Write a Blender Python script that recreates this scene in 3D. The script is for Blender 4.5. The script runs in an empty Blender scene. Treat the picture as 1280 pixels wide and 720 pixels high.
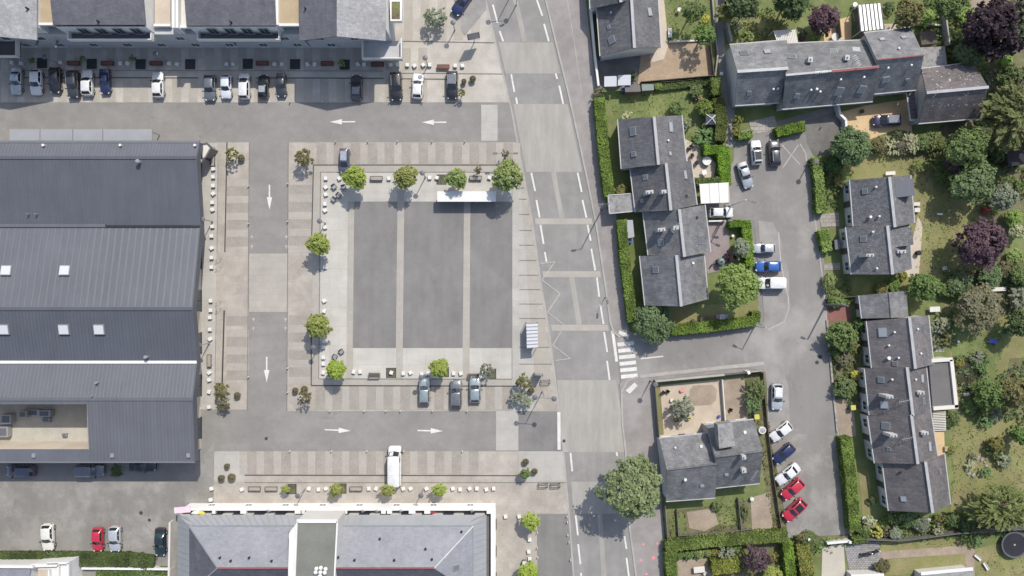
import bpy, bmesh, math, random
from mathutils import Vector, Matrix, noise
rng = random.Random(11)
C = bpy.context.scene.collection
H = 115.0            # drone height (m)
S = 8.0              # ground scale used when surveying the place (units per metre)

def W(px, py, h=0.0):
    k = (1 - h / H) / S
    return ((px - 640) * k, (360 - py) * k)
def W3(px, py, h=0.0):
    x, y = W(px, py, h)
    return Vector((x, y, h))

# ---------------------------------------------------------------- mesh builder
class MB:
    def __init__(s):
        s.v = []; s.f = []; s.m = []; s.smooth = False
    def face(s, pts, mi=0):
        b = len(s.v); s.v += [tuple(p) for p in pts]
        s.f.append(tuple(range(b, b + len(pts)))); s.m.append(mi); return s
    def flat(s, pts, z, mi=0):
        a = sum(pts[i][0] * pts[(i + 1) % len(pts)][1] - pts[(i + 1) % len(pts)][0] * pts[i][1] for i in range(len(pts)))
        if a < 0: pts = pts[::-1]
        return s.face([(p[0], p[1], z) for p in pts], mi)
    def prism(s, pts, z0, z1, mi=0, mtop=None):
        a = sum(pts[i][0] * pts[(i + 1) % len(pts)][1] - pts[(i + 1) % len(pts)][0] * pts[i][1] for i in range(len(pts)))
        if a < 0: pts = pts[::-1]
        n = len(pts)
        s.face([(p[0], p[1], z1) for p in pts], mi if mtop is None else mtop)
        s.face([(p[0], p[1], z0) for p in pts][::-1], mi)
        for i in range(n):
            p, q = pts[i], pts[(i + 1) % n]
            s.face([(p[0], p[1], z0), (q[0], q[1], z0), (q[0], q[1], z1), (p[0], p[1], z1)], mi)
        return s
    def box(s, cx, cy, z0, lx, ly, lz, rot=0.0, mi=0):
        c, d = math.cos(rot), math.sin(rot)
        pts = []
        for sx, sy in ((-1, -1), (1, -1), (1, 1), (-1, 1)):
            x, y = sx * lx / 2, sy * ly / 2
            pts.append((cx + x * c - y * d, cy + x * d + y * c))
        return s.prism(pts, z0, z0 + lz, mi)
    def obox(s, c, u, v, n, su, sv, sn, mi=0):
        c, u, v, n = Vector(c), Vector(u), Vector(v), Vector(n)
        P = lambda a, b, d: c + u * (a * su / 2) + v * (b * sv / 2) + n * (d * sn / 2)
        q = [P(-1, -1, -1), P(1, -1, -1), P(1, 1, -1), P(-1, 1, -1), P(-1, -1, 1), P(1, -1, 1), P(1, 1, 1), P(-1, 1, 1)]
        for f in ((0, 3, 2, 1), (4, 5, 6, 7), (0, 1, 5, 4), (1, 2, 6, 5), (2, 3, 7, 6), (3, 0, 4, 7)):
            s.face([q[i] for i in f], mi)
        return s
    def bar(s, a, b, w, h, mi=0):
        a, b = Vector(a), Vector(b); d = b - a
        u = d.normalized(); v = Vector((0, 0, 1)).cross(u)
        if v.length < 1e-4: v = Vector((1, 0, 0))
        v.normalize(); n = u.cross(v)
        return s.obox((a + b) / 2, u, v, n, d.length, w, h, mi)
    def tube(s, a, b, r0, r1=None, n=8, mi=0, cap=True):
        if r1 is None: r1 = r0
        a, b = Vector(a), Vector(b); u = (b - a).normalized()
        v = u.orthogonal().normalized(); w = u.cross(v)
        A = [a + (v * math.cos(2 * math.pi * i / n) + w * math.sin(2 * math.pi * i / n)) * r0 for i in range(n)]
        B = [b + (v * math.cos(2 * math.pi * i / n) + w * math.sin(2 * math.pi * i / n)) * r1 for i in range(n)]
        for i in range(n):
            j = (i + 1) % n
            s.face([A[i], A[j], B[j], B[i]], mi)
        if cap:
            s.face(A[::-1], mi); s.face(B, mi)
        return s
    def lathe(s, c, prof, n=14, mi=0):
        cx, cy, cz = c
        for k in range(len(prof) - 1):
            (r0, z0), (r1, z1) = prof[k], prof[k + 1]
            for i in range(n):
                a, b = 2 * math.pi * i / n, 2 * math.pi * (i + 1) / n
                p = [(cx + r0 * math.cos(a), cy + r0 * math.sin(a), cz + z0), (cx + r0 * math.cos(b), cy + r0 * math.sin(b), cz + z0),
                     (cx + r1 * math.cos(b), cy + r1 * math.sin(b), cz + z1), (cx + r1 * math.cos(a), cy + r1 * math.sin(a), cz + z1)]
                if r0 < 1e-5: p = [p[0], p[2], p[3]]
                elif r1 < 1e-5: p = p[:3]
                s.face(p, mi)
        return s

def mesh(name, mb, mats, off=(0, 0, 0), weld=False):
    me = bpy.data.meshes.new(name)
    ox, oy, oz = off
    me.from_pydata([(x - ox, y - oy, z - oz) for x, y, z in mb.v], [], mb.f)
    for m in (mats if isinstance(mats, (list, tuple)) else [mats]): me.materials.append(m)
    me.polygons.foreach_set('material_index', mb.m)
    if weld or mb.smooth:
        bm = bmesh.new(); bm.from_mesh(me)
        bmesh.ops.remove_doubles(bm, verts=bm.verts, dist=0.0005)
        bm.to_mesh(me); bm.free()
    if mb.smooth:
        me.polygons.foreach_set('use_smooth', [True] * len(me.polygons))
    me.update()
    return me

def tag(o, label=None, cat=None, group=None, kind=None):
    if label: o['label'] = label
    if cat: o['category'] = cat
    if group: o['group'] = group
    if kind: o['kind'] = kind
    return o
def thing(name, label, cat, loc=(0, 0, 0), rotz=0.0, group=None):
    o = bpy.data.objects.new(name, None); C.objects.link(o)
    o.empty_display_size = 0.3
    o.location = loc; o.rotation_euler = (0, 0, rotz)
    return tag(o, label, cat, group)
def root_loc(o):
    l = Vector(o.location)
    while o.parent: o = o.parent; l = l + o.location
    return l
def part(name, mb, mats, parent, local=False, weld=False, label=None):
    off = (0, 0, 0) if local else root_loc(parent)
    o = bpy.data.objects.new(name, mesh(name, mb, mats, off, weld)); C.objects.link(o)
    o.parent = parent
    if label: o['label'] = label
    return o
def solo(name, mb, mats, label, cat, loc=(0, 0, 0), group=None, local=True, rotz=0):
    o = bpy.data.objects.new(name, mesh(name, mb, mats, (0, 0, 0) if local else loc)); C.objects.link(o)
    o.location = loc; o.rotation_euler = (0, 0, rotz)
    return tag(o, label, cat, group)
def struct(name, mb, mats):
    o = bpy.data.objects.new(name, mesh(name, mb, mats)); C.objects.link(o)
    return tag(o, kind='structure')
def dup(root, loc, rotz=0.0, label=None, group=None, scale=None):
    r = root.copy(); C.objects.link(r)
    r.location = loc; r.rotation_euler = (0, 0, rotz)
    if scale: r.scale = scale
    if label: r['label'] = label
    if group: r['group'] = group
    for ch in list(root.children):
        c = ch.copy(); C.objects.link(c); c.parent = r
        for g in list(ch.children):
            d = g.copy(); C.objects.link(d); d.parent = c
    return r
ORD = ['first', 'second', 'third', 'fourth', 'fifth', 'sixth', 'seventh', 'eighth', 'ninth', 'tenth', 'eleventh', 'twelfth', 'thirteenth',
       'fourteenth', 'fifteenth', 'sixteenth', 'seventeenth', 'eighteenth', 'nineteenth', 'twentieth', 'twenty-first', 'twenty-second',
       'twenty-third', 'twenty-fourth', 'twenty-fifth', 'twenty-sixth', 'twenty-seventh', 'twenty-eighth', 'twenty-ninth', 'thirtieth', 'thirty-first', 'thirty-second', 'thirty-third', 'thirty-fourth']

# ---------------------------------------------------------------- materials
def newmat(name):
    m = bpy.data.materials.new(name); m.use_nodes = True
    nt = m.node_tree; b = nt.nodes['Principled BSDF']
    return m, nt, b
def lin(c): return tuple(((x / 255) / 12.92 if x / 255 < .04045 else ((x / 255 + .055) / 1.055) ** 2.4) for x in c)

def surf(name, c, var=.18, scale=.35, fine=9.0, fa=.12, rough=.85, bump=.15, c2=None, lo=.42, hi=.62, scale2=.8, spec=.25, metal=0.0,
         objvar=0, streaks=None, cracks=None, spot_amt=.55, spots=None, spot_scale=2.2, spot_t=.68, stretch=None, brick=None, wavex=None):
    m, nt, b = newmat(name); N = nt.nodes; L = nt.links
    tc = N.new('ShaderNodeTexCoord'); co = tc.outputs['Object']
    if stretch:
        mp = N.new('ShaderNodeMapping'); mp.inputs['Scale'].default_value = stretch
        L.new(co, mp.inputs['Vector']); co = mp.outputs[0]
    def noi(sc, det=5, rg=.6):
        n = N.new('ShaderNodeTexNoise'); n.inputs['Scale'].default_value = sc; n.inputs['Detail'].default_value = det
        n.inputs['Roughness'].default_value = rg; L.new(co, n.inputs['Vector']); return n.outputs[0]
    def mapr(x, a, bb, lo_, hi_):
        r = N.new('ShaderNodeMapRange'); r.inputs[1].default_value = a; r.inputs[2].default_value = bb
        r.inputs[3].default_value = lo_; r.inputs[4].default_value = hi_; L.new(x, r.inputs[0]); return r.outputs[0]
    def mul(x, y):
        r = N.new('ShaderNodeMath'); r.operation = 'MULTIPLY'; L.new(x, r.inputs[0]); L.new(y, r.inputs[1]); return r.outputs[0]
    def mixc(f, a, bb):
        r = N.new('ShaderNodeMix'); r.data_type = 'RGBA'
        if isinstance(f, float): r.inputs[0].default_value = f
        else: L.new(f, r.inputs[0])
        for i, q in ((6, a), (7, bb)):
            if isinstance(q, tuple): r.inputs[i].default_value = (*q, 1)
            else: L.new(q, r.inputs[i])
        return r.outputs[2]
    v = mul(mapr(noi(scale), .3, .7, 1 - var, 1 + var), mapr(noi(fine, 3, .7), .25, .75, 1 - fa, 1 + fa))
    if objvar:
        oi = N.new('ShaderNodeObjectInfo'); v = mul(v, mapr(oi.outputs['Random'], 0, 1, 1 - objvar, 1 + objvar))
    if streaks:
        mp2 = N.new('ShaderNodeMapping'); mp2.inputs['Scale'].default_value = (streaks[0], streaks[1], 1); mp2.inputs['Rotation'].default_value = (0, 0, math.radians(streaks[3] if len(streaks) > 3 else 0))
        L.new(tc.outputs['Object'], mp2.inputs['Vector']); n2 = N.new('ShaderNodeTexNoise'); n2.inputs['Scale'].default_value = 1; n2.inputs['Detail'].default_value = 5; n2.inputs['Roughness'].default_value = .65
        L.new(mp2.outputs[0], n2.inputs['Vector']); v = mul(v, mapr(n2.outputs[0], .3, .7, 1 - streaks[2], 1 + streaks[2]))
    if cracks:
        wn = N.new('ShaderNodeTexNoise'); wn.inputs['Scale'].default_value = .35; wn.inputs['Detail'].default_value = 4; L.new(tc.outputs['Object'], wn.inputs['Vector'])
        wa = N.new('ShaderNodeVectorMath'); wa.operation = 'MULTIPLY_ADD'; L.new(wn.outputs['Color'], wa.inputs[0]); wa.inputs[1].default_value = (3.5, 3.5, 0); L.new(tc.outputs['Object'], wa.inputs[2])
        vo = N.new('ShaderNodeTexVoronoi'); vo.feature = 'DISTANCE_TO_EDGE'; vo.inputs['Scale'].default_value = cracks[0]; L.new(wa.outputs[0], vo.inputs['Vector'])
        line = mapr(vo.outputs[0], 0, .012, 1, 0); keep = mapr(noi(.09, 3), .53, .62, 0, cracks[1] * .65)
        inv = N.new('ShaderNodeMath'); inv.operation = 'SUBTRACT'; inv.inputs[0].default_value = 1; L.new(mul(line, keep), inv.inputs[1]); v = mul(v, inv.outputs[0])
    col = c
    if c2: col = mixc(mapr(noi(scale2, 8, .65), lo, hi, 0, 1), c, c2)
    if brick:
        bt = N.new('ShaderNodeTexBrick'); L.new(co, bt.inputs['Vector'])
        bt.inputs['Scale'].default_value = 1.0; bt.inputs['Brick Width'].default_value = brick[0]; bt.inputs['Row Height'].default_value = brick[1]
        bt.inputs['Mortar Size'].default_value = brick[2]; bt.inputs['Bias'].default_value = 0
        k = brick[3]
        bt.inputs['Color1'].default_value = (1 + k, 1 + k, 1 + k, 1); bt.inputs['Color2'].default_value = (1 - k, 1 - k, 1 - k, 1)
        bt.inputs['Mortar'].default_value = (brick[4],) * 3 + (1,)
        mm = N.new('ShaderNodeMix'); mm.data_type = 'RGBA'; mm.blend_type = 'MULTIPLY'; mm.inputs[0].default_value = 1
        if isinstance(col, tuple): mm.inputs[6].default_value = (*col, 1)
        else: L.new(col, mm.inputs[6])
        L.new(bt.outputs[0], mm.inputs[7]); col = mm.outputs[2]
    if spots:
        col = mixc(mapr(noi(spot_scale, 2, .5), spot_t, spot_t + .05, 0, spot_amt), col, spots)
    sc = N.new('ShaderNodeVectorMath'); sc.operation = 'SCALE'
    if isinstance(col, tuple): sc.inputs[0].default_value = col
    else: L.new(col, sc.inputs[0])
    L.new(v, sc.inputs[3]); L.new(sc.outputs[0], b.inputs['Base Color'])
    b.inputs['Roughness'].default_value = rough; b.inputs['Specular IOR Level'].default_value = spec; b.inputs['Metallic'].default_value = metal
    if bump:
        bp = N.new('ShaderNodeBump'); bp.inputs['Strength'].default_value = bump; bp.inputs['Distance'].default_value = .03
        L.new(noi(fine * 1.7, 4, .7), bp.inputs['Height']); L.new(bp.outputs[0], b.inputs['Normal'])
    return m

def paint(name, c, rough=.28, coat=.6, metal=0.0):
    m, nt, b = newmat(name); N = nt.nodes; L = nt.links
    tc = N.new('ShaderNodeTexCoord'); n = N.new('ShaderNodeTexNoise'); n.inputs['Scale'].default_value = 2.5; n.inputs['Detail'].default_value = 5
    L.new(tc.outputs['Object'], n.inputs['Vector'])
    r = N.new('ShaderNodeMapRange'); r.inputs[1].default_value = .3; r.inputs[2].default_value = .7; r.inputs[3].default_value = .9; r.inputs[4].default_value = 1.08
    L.new(n.outputs[0], r.inputs[0])
    s = N.new('ShaderNodeVectorMath'); s.operation = 'SCALE'; s.inputs[0].default_value = c; L.new(r.outputs[0], s.inputs[3])
    L.new(s.outputs[0], b.inputs['Base Color'])
    b.inputs['Roughness'].default_value = rough; b.inputs['Coat Weight'].default_value = coat; b.inputs['Coat Roughness'].default_value = .12
    b.inputs['Metallic'].default_value = metal
    return m

def leafmat(name, dark, light, trans=.25):
    m, nt, b = newmat(name); N = nt.nodes; L = nt.links
    at = N.new('ShaderNodeAttribute'); at.attribute_name = 'tint'
    mx = N.new('ShaderNodeMix'); mx.data_type = 'RGBA'; mx.inputs[6].default_value = (*dark, 1); mx.inputs[7].default_value = (*light, 1)
    L.new(at.outputs['Fac'], mx.inputs[0])
    oi = N.new('ShaderNodeObjectInfo'); hs = N.new('ShaderNodeHueSaturation')
    for k, (a, bb) in (('Hue', (.484, .514)), ('Value', (.84, 1.14)), ('Saturation', (.84, 1.04))):
        r = N.new('ShaderNodeMapRange'); r.inputs[3].default_value = a; r.inputs[4].default_value = bb
        L.new(oi.outputs['Random'], r.inputs[0]); L.new(r.outputs[0], hs.inputs[k])
    L.new(mx.outputs[2], hs.inputs['Color'])
    L.new(hs.outputs[0], b.inputs['Base Color']); b.inputs['Roughness'].default_value = .6; b.inputs['Specular IOR Level'].default_value = .3
    tr = N.new('ShaderNodeBsdfTranslucent'); L.new(hs.outputs[0], tr.inputs['Color'])
    ms = N.new('ShaderNodeMixShader'); ms.inputs[0].default_value = trans
    L.new(b.outputs[0], ms.inputs[1]); L.new(tr.outputs[0], ms.inputs[2])
    L.new(ms.outputs[0], N['Material Output'].inputs['Surface'])
    return m

A = {}
A['asphalt'] = surf('asphalt', (0.205, 0.196, 0.184), .10, .12, 14, .10, c2=(0.228, 0.219, 0.206), scale2=.5, streaks=(.06, .5, .05), cracks=(.16, .3), spots=(.13, .125, .118), spot_scale=0.7, spot_t=.71, spot_amt=.3)
A['asphalt_road'] = surf('asphalt_road', (0.215, 0.208, 0.197), .09, .1, 14, .10, stretch=None, c2=(0.236, 0.229, 0.218), scale2=.4, streaks=(.9, .03, .06, -9), cracks=(.14, .3))
A['asphalt_square'] = surf('asphalt_square', (0.172, 0.166, 0.158), .10, .14, 16, .13, c2=(0.192, 0.186, 0.177), scale2=.35, streaks=(.9, .1, .07), cracks=(.12, .25), spots=(.13, .125, .118), spot_scale=0.7, spot_t=.71, spot_amt=.3)
A['asphalt_worn'] = surf('asphalt_worn', (0.195, 0.185, 0.17), .14, .15, 10, .14, c2=(0.255, 0.242, 0.222), scale2=.22, lo=.46, hi=.6, cracks=(.22, .4), streaks=(.5, .12, .09))
A['asphalt_east'] = surf('asphalt_east', (0.2, 0.19, 0.18), .12, .12, 12, .10, c2=(0.285, 0.272, 0.255), scale2=.07, lo=.5, hi=.66, streaks=(.5, .06, .06), cracks=(.16, .35), spots=(.13, .125, .118), spot_scale=0.7, spot_t=.71, spot_amt=.3)
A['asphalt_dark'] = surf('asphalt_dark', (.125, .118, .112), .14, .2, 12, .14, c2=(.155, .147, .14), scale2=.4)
A['asphalt_gravelly'] = surf('asphalt_gravelly', (.26, .25, .24), .12, .4, 12, .12, c2=(.22, .21, .2), scale2=.3)
A['road_concrete'] = surf('road_concrete', (0.285, 0.27, 0.245), .08, .2, 14, .10, c2=(0.315, 0.3, 0.272), scale2=.5, stretch=(1.6, .5, 1), streaks=(1.2, .05, .06, -9))
A['sidewalk'] = surf('sidewalk', (.235, .215, .205), .12, .2, 14, .12, c2=(.27, .25, .24), scale2=.5)
A['concrete'] = surf('concrete', (0.336, 0.322, 0.298), .08, .2, 10, .08, c2=(0.379, 0.365, 0.336), scale2=.35, lo=.4, hi=.65, brick=(2.0, 2.0, .035, .025, .9))
A['concrete_light'] = surf('concrete_light', (0.385, 0.367, 0.333), .09, .18, 10, .08, c2=(0.432, 0.412, 0.377), scale2=.25, lo=.4, hi=.65, streaks=(.12, .6, .05), brick=(3.0, 3.0, .035, .025, .88))
A['pav_light'] = surf('paver_light', (0.33, 0.307, 0.272), .08, .3, 7, .10, brick=(1.0, 1.0, .03, .03, .92), spots=(.13, .125, .118), spot_scale=1.1, spot_t=.71, spot_amt=.3)
A['pav_gravel'] = surf('paver_gravel', (0.275, 0.25, 0.22), .10, .5, 7, .22, spots=(.13, .125, .118), spot_scale=1.1, spot_t=.71, spot_amt=.3)
A['pav_beige'] = surf('paver_beige', (0.315, 0.285, 0.247), .10, .2, 8, .12, c2=(0.35, 0.322, 0.284), scale2=.4, brick=(1.0, 1.0, .03, .035, .93), streaks=(.25, .25, .06))
A['pav_apron'] = surf('paver_apron', (0.37, 0.343, 0.303), .10, .2, 8, .12, c2=(0.405, 0.377, 0.337), scale2=.4, brick=(1.2, 1.2, .03, .03, .93), streaks=(.3, .1, .05))
A['pav_apron_g'] = surf('paver_apron_gravel', (0.335, 0.308, 0.268), .10, .3, 8, .18)
A['drain'] = surf('drain_steel', (.05, .05, .05), .2, 2, 20, .2, rough=.6)
A['joint'] = surf('paving_joint', (.17, .155, .14), .2, 2, 20, .2)
A['white_mark'] = surf('road_paint', (0.56, 0.55, 0.52), .10, .6, 8, .15, c2=(0.4, 0.39, 0.37), scale2=3, lo=.55, hi=.75)
A['faded_mark'] = surf('faded_paint', (0.36, 0.345, 0.325), .12, .6, 8, .2, c2=(0.27, 0.26, 0.25), scale2=3, lo=.5, hi=.7)
A['kerb'] = surf('kerb_stone', (0.32, 0.305, 0.285), .12, .5, 6, .15)
A['grass'] = surf('lawn', (0.128, 0.162, 0.056), .22, .25, 8, .32, c2=(0.172, 0.166, 0.076), scale2=.5, lo=.45, hi=.72, bump=.6)
A['grass_dry'] = surf('dry_lawn', (0.175, 0.178, 0.07), .2, .2, 8, .3, c2=(0.22, 0.188, 0.098), scale2=.32, lo=.42, hi=.66, bump=.6)
A['soil'] = surf('garden_soil', (0.135, 0.108, 0.074), .3, .6, 6, .4, c2=(0.121, 0.135, 0.054), scale2=1.1, lo=.4, hi=.6, bump=.8)
A['earth'] = surf('bare_earth', (0.265, 0.215, 0.165), .15, .3, 9, .25, c2=(0.3, 0.245, 0.19), scale2=.8)
A['gravel_tan'] = surf('tan_gravel', (0.3, 0.225, 0.155), .10, .3, 10, .25, c2=(0.34, 0.26, 0.185), scale2=1)
A['sand_tan'] = surf('sandy_paving', (0.43, 0.365, 0.29), .10, .3, 9, .12, c2=(0.4, 0.34, 0.265), scale2=.5)
A['patio'] = surf('patio_slabs', (0.52, 0.38, 0.22), .08, .4, 8, .1, brick=(.6, .6, .015, .04, .85))
A['patio_beige'] = surf('beige_patio', (.44, .38, .31), .1, .4, 8, .14)
A['patio_pale'] = surf('pale_terrace', (0.34, 0.33, 0.295), .1, .25, 8, .1, c2=(0.39, 0.37, 0.32), scale2=.3)
A['pav_pink'] = surf('pink_pavers', (.25, .21, .205), .10, .4, 9, .15, brick=(.22, .11, .01, .08, .8))
A['pav_red'] = surf('red_paving', (.22, .105, .09), .12, .5, 9, .15, brick=(.22, .11, .01, .08, .8))
A['cobble'] = surf('cobbles', (.27, .265, .26), .12, .4, 9, .15, brick=(.42, .3, .04, .16, .5))
A['crazy'] = surf('stone_slabs', (0.3, 0.275, 0.25), .15, .6, 6, .2, brick=(.9, .6, .04, .12, .6))
A['drive'] = surf('concrete_drive', (0.42, 0.385, 0.33), .08, .25, 9, .08)
# roofs and walls
A['slate'] = surf('dark_slate', (0.108, 0.106, 0.112), .22, .35, 7, .35, rough=.7, c2=(0.132, 0.129, 0.134), scale2=.9, spots=(.2, .2, .19), spot_scale=4.5, spot_t=.66, brick=(.5, .25, .012, .14, .6), streaks=(.25, .9, .08), objvar=.13)
A['slate_grey'] = surf('grey_slate', (0.138, 0.138, 0.144), .20, .35, 7, .3, rough=.65, c2=(0.174, 0.174, 0.178), scale2=.7, spots=(.26, .26, .25), spot_scale=3.8, spot_t=.69, brick=(.5, .25, .012, .12, .65), streaks=(.5, .5, .08), objvar=.13)
A['slate_mossy'] = surf('mottled_slate', (0.133, 0.133, 0.140), .2, .4, 5, .4, rough=.75, c2=(0.185, 0.185, 0.188), scale2=2.2, lo=.48, hi=.62, brick=(.5, .25, .012, .14, .65), objvar=.13)
A['slate_brown'] = surf('brown_slate', (0.122, 0.115, 0.119), .22, .35, 7, .3, rough=.75, c2=(0.148, 0.134, 0.133), scale2=.6, spots=(.19, .18, .17), spot_scale=4, spot_t=.71, brick=(.5, .25, .012, .14, .65), streaks=(.25, 1.0, .1), objvar=.13)
A['slate_flecked'] = surf('flecked_slate', (0.109, 0.099, 0.101), .2, .35, 7, .25, rough=.75, c2=(0.142, 0.123, 0.121), scale2=.6, spots=(.5, .49, .47), spot_scale=2.4, spot_t=.655, spot_amt=.9, brick=(.5, .25, .012, .12, .7))
A['zinc_dark_and_shaded'] = surf('dark_and_shaded_zinc', (0.09, 0.096, 0.114), .08, .2, 8, .06, rough=.5, metal=.08, spec=.4, streaks=(1.6, .09, .055))  # darker zinc; on the hall's south-falling slopes it paints in their shade
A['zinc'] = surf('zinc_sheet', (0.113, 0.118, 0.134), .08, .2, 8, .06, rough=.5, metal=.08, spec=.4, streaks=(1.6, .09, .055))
A['zinc_seam'] = surf('zinc_seam', (0.175, 0.178, 0.188), .06, .3, 8, .05, rough=.5, metal=.2)  # paler than the sheet: the seams' reflection is put into the colour
A['roof_shaded'] = surf('shaded_slate', (0.096, 0.097, 0.113), .12, .25, 8, .22, rough=.7, c2=(0.113, 0.115, 0.131), scale2=.8, brick=(.5, .25, .01, .08, .8), streaks=(1.2, .12, .09))  # slate for slopes turned from the sun: shade put into the colour
A['roof_lit'] = surf('lit_slate', (0.215, 0.215, 0.222), .14, .3, 6, .22, rough=.6, c2=(0.265, 0.265, 0.272), scale2=1.6, lo=.45, hi=.6, brick=(.5, .25, .01, .08, .85))  # slate for the sunlit east slopes: light put into the colour
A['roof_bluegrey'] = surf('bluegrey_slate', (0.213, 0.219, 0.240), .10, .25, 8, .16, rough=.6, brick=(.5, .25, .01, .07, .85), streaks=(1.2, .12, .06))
A['metal_panel'] = surf('grey_metal_panel', (0.300, 0.306, 0.318), .08, .3, 8, .06, rough=.5, metal=.2)
A['felt'] = surf('roof_felt', (0.137, 0.130, 0.127), .1, .3, 8, .15, brick=(20, .35, .02, .03, .9))
A['felt_green'] = surf('green_grey_felt', (.17, .172, .15), .14, .3, 8, .15)
A['roof_mossy'] = surf('lichen_concrete', (.25, .245, .24), .15, .5, 6, .3, c2=(.15, .145, .14), scale2=1.5, lo=.5, hi=.65)
A['render'] = surf('white_render', (0.52, 0.5, 0.47), .06, .4, 6, .05)
A['render_grey'] = surf('grey_render', (.40, .40, .41), .08, .4, 6, .06)
A['render_beige'] = surf('beige_render', (.5, .44, .36), .08, .4, 6, .06)
A['white'] = surf('white_coat', (0.62, 0.61, 0.59), .05, .5, 6, .05, rough=.5)
A['white_bright'] = surf('bright_white_render', (.74, .73, .71), .04, .5, 6, .04, rough=.6)
A['off_white'] = surf('off_white', (0.55, 0.525, 0.475), .06, .5, 6, .05, rough=.6)
A['ridge'] = surf('pale_ridge', (0.33, 0.33, 0.335), .12, .8, 6, .1, rough=.6)
A['gutter'] = surf('pale_gutter', (0.38, 0.38, 0.38), .1, .8, 6, .1, rough=.5)
A['red_ridge'] = surf('red_ridge_tile', (0.23, 0.085, 0.085), .15, 1.2, 8, .15)
A['tan'] = surf('tan_terrace', (0.35, 0.28, 0.185), .1, .4, 8, .12)
A['dark_frame'] = surf('dark_frame', (.03, .03, .032), .15, 2, 10, .1, rough=.5)
A['steel'] = surf('galvanised_steel', (.34, .35, .36), .1, 1, 8, .08, rough=.45, metal=.5)
A['wood_red'] = surf('red_brown_wood', (.19, .075, .055), .2, 1, 10, .2, stretch=(.6, 6, 1))
A['wood_dark'] = surf('weathered_wood', (.10, .085, .07), .2, 1, 10, .2)
A['stone_white'] = surf('white_stone', (0.58, 0.565, 0.535), .08, 2, 9, .1, rough=.7)
A['terracotta'] = surf('brown_pot', (.17, .125, .095), .2, 2, 9, .2)
A['pot_dark'] = surf('dark_pot', (.09, .08, .07), .2, 2, 9, .2)
A['bark'] = surf('bark', (.09, .07, .055), .25, 3, 14, .3, bump=.6)
A['fence'] = surf('fence_grey', (.13, .125, .12), .15, 1, 9, .15)
A['wall_stone'] = surf('garden_wall', (.30, .285, .265), .15, .8, 6, .18, c2=(.2, .19, .17), scale2=1.4)
A['water'] = surf('pond_water', (.05, .045, .03), .2, .8, 4, .1, rough=.12, bump=.03, spec=.5)
A['black_mat'] = surf('black_mat', (.022, .022, .028), .2, .8, 12, .15, rough=.7)
A['blue_plastic'] = paint('blue_plastic', (.035, .08, .42), .4, .2)
A['green_plastic'] = paint('green_plastic', (.05, .13, .10), .45, .2)
A['yellow_plastic'] = paint('yellow_plastic', (.48, .45, .08), .45, .2)
A['red_plastic'] = paint('red_plastic', (.32, .045, .05), .45, .2)
A['pink_paint'] = paint('pink_paint', (.62, .22, .24), .6, 0)
A['white_plastic'] = paint('white_plastic', (.6, .59, .56), .4, .2)
A['tank_grey'] = paint('tank_green_grey', (.12, .16, .15), .5, .1)
m, nt, b = newmat('window_glass'); b.inputs['Base Color'].default_value = (.045, .055, .065, 1); b.inputs['Roughness'].default_value = .08; b.inputs['Specular IOR Level'].default_value = .7
A['glass'] = m
A['glass_roof_skylit'] = A['glass'].copy(); A['glass_roof_skylit'].name = 'skylit_roof_glass'; A['glass_roof_skylit'].node_tree.nodes['Principled BSDF'].inputs['Base Color'].default_value = (.12, .13, .14, 1)  # roof panes lightened: reflected sky is put into the glass colour
m, nt, b = newmat('skylight_glass'); b.inputs['Base Color'].default_value = (.30, .32, .34, 1); b.inputs['Roughness'].default_value = .15; b.inputs['Specular IOR Level'].default_value = .8
A['glass_sky'] = m
m, nt, b = newmat('translucent_panel'); b.inputs['Base Color'].default_value = (.5, .51, .52, 1); b.inputs['Roughness'].default_value = .3
A['panel'] = m
m, nt, b = newmat('car_glass'); b.inputs['Base Color'].default_value = (.02, .024, .028, 1); b.inputs['Roughness'].default_value = .06; b.inputs['Specular IOR Level'].default_value = .8
A['car_glass'] = m
m, nt, b = newmat('rubber'); b.inputs['Base Color'].default_value = (.02, .02, .02, 1); b.inputs['Roughness'].default_value = .8
A['rubber'] = m
A['rim'] = paint('alloy', (.42, .43, .44), .35, .2, .7)
A['lamp_glass'] = paint('lamp_glass', (.62, .64, .66), .15, .6)
A['tail_red'] = paint('tail_red', (.35, .02, .02), .2, .6)
A['chrome_black'] = paint('black_trim', (.018, .018, .02), .45, .2)
# ================================================================ GROUND
ZN = {}
def Z(l):
    ZN[l] = ZN.get(l, 0) + 1
    return 0.012 * l + 0.00012 * ZN[l]
def patch(name, m, polys, layer):
    mb = MB()
    if isinstance(polys[0][0], (int, float)): polys = [polys]
    for p in polys: mb.flat([W(*q) for q in p], Z(layer))
    return struct(name, mb, A[m] if isinstance(m, str) else m)
def rect(x0, y0, x1, y1): return [(x0, y0), (x1, y0), (x1, y1), (x0, y1)]
def strip(pts, w):
    """polygon quads along a polyline given in survey px, width w px"""
    out = []
    for (a, b) in zip(pts[:-1], pts[1:]):
        d = Vector((b[0] - a[0], b[1] - a[1])); n = Vector((-d.y, d.x)).normalized() * w / 2
        out.append([(a[0] + n.x, a[1] + n.y), (b[0] + n.x, b[1] + n.y), (b[0] - n.x, b[1] - n.y), (a[0] - n.x, a[1] - n.y)])
    return out

mb = MB(); mb.flat([(-600, -600), (600, -600), (600, 600), (-600, 600)], 0.0)
struct('ground', mb, A['grass'])
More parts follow.
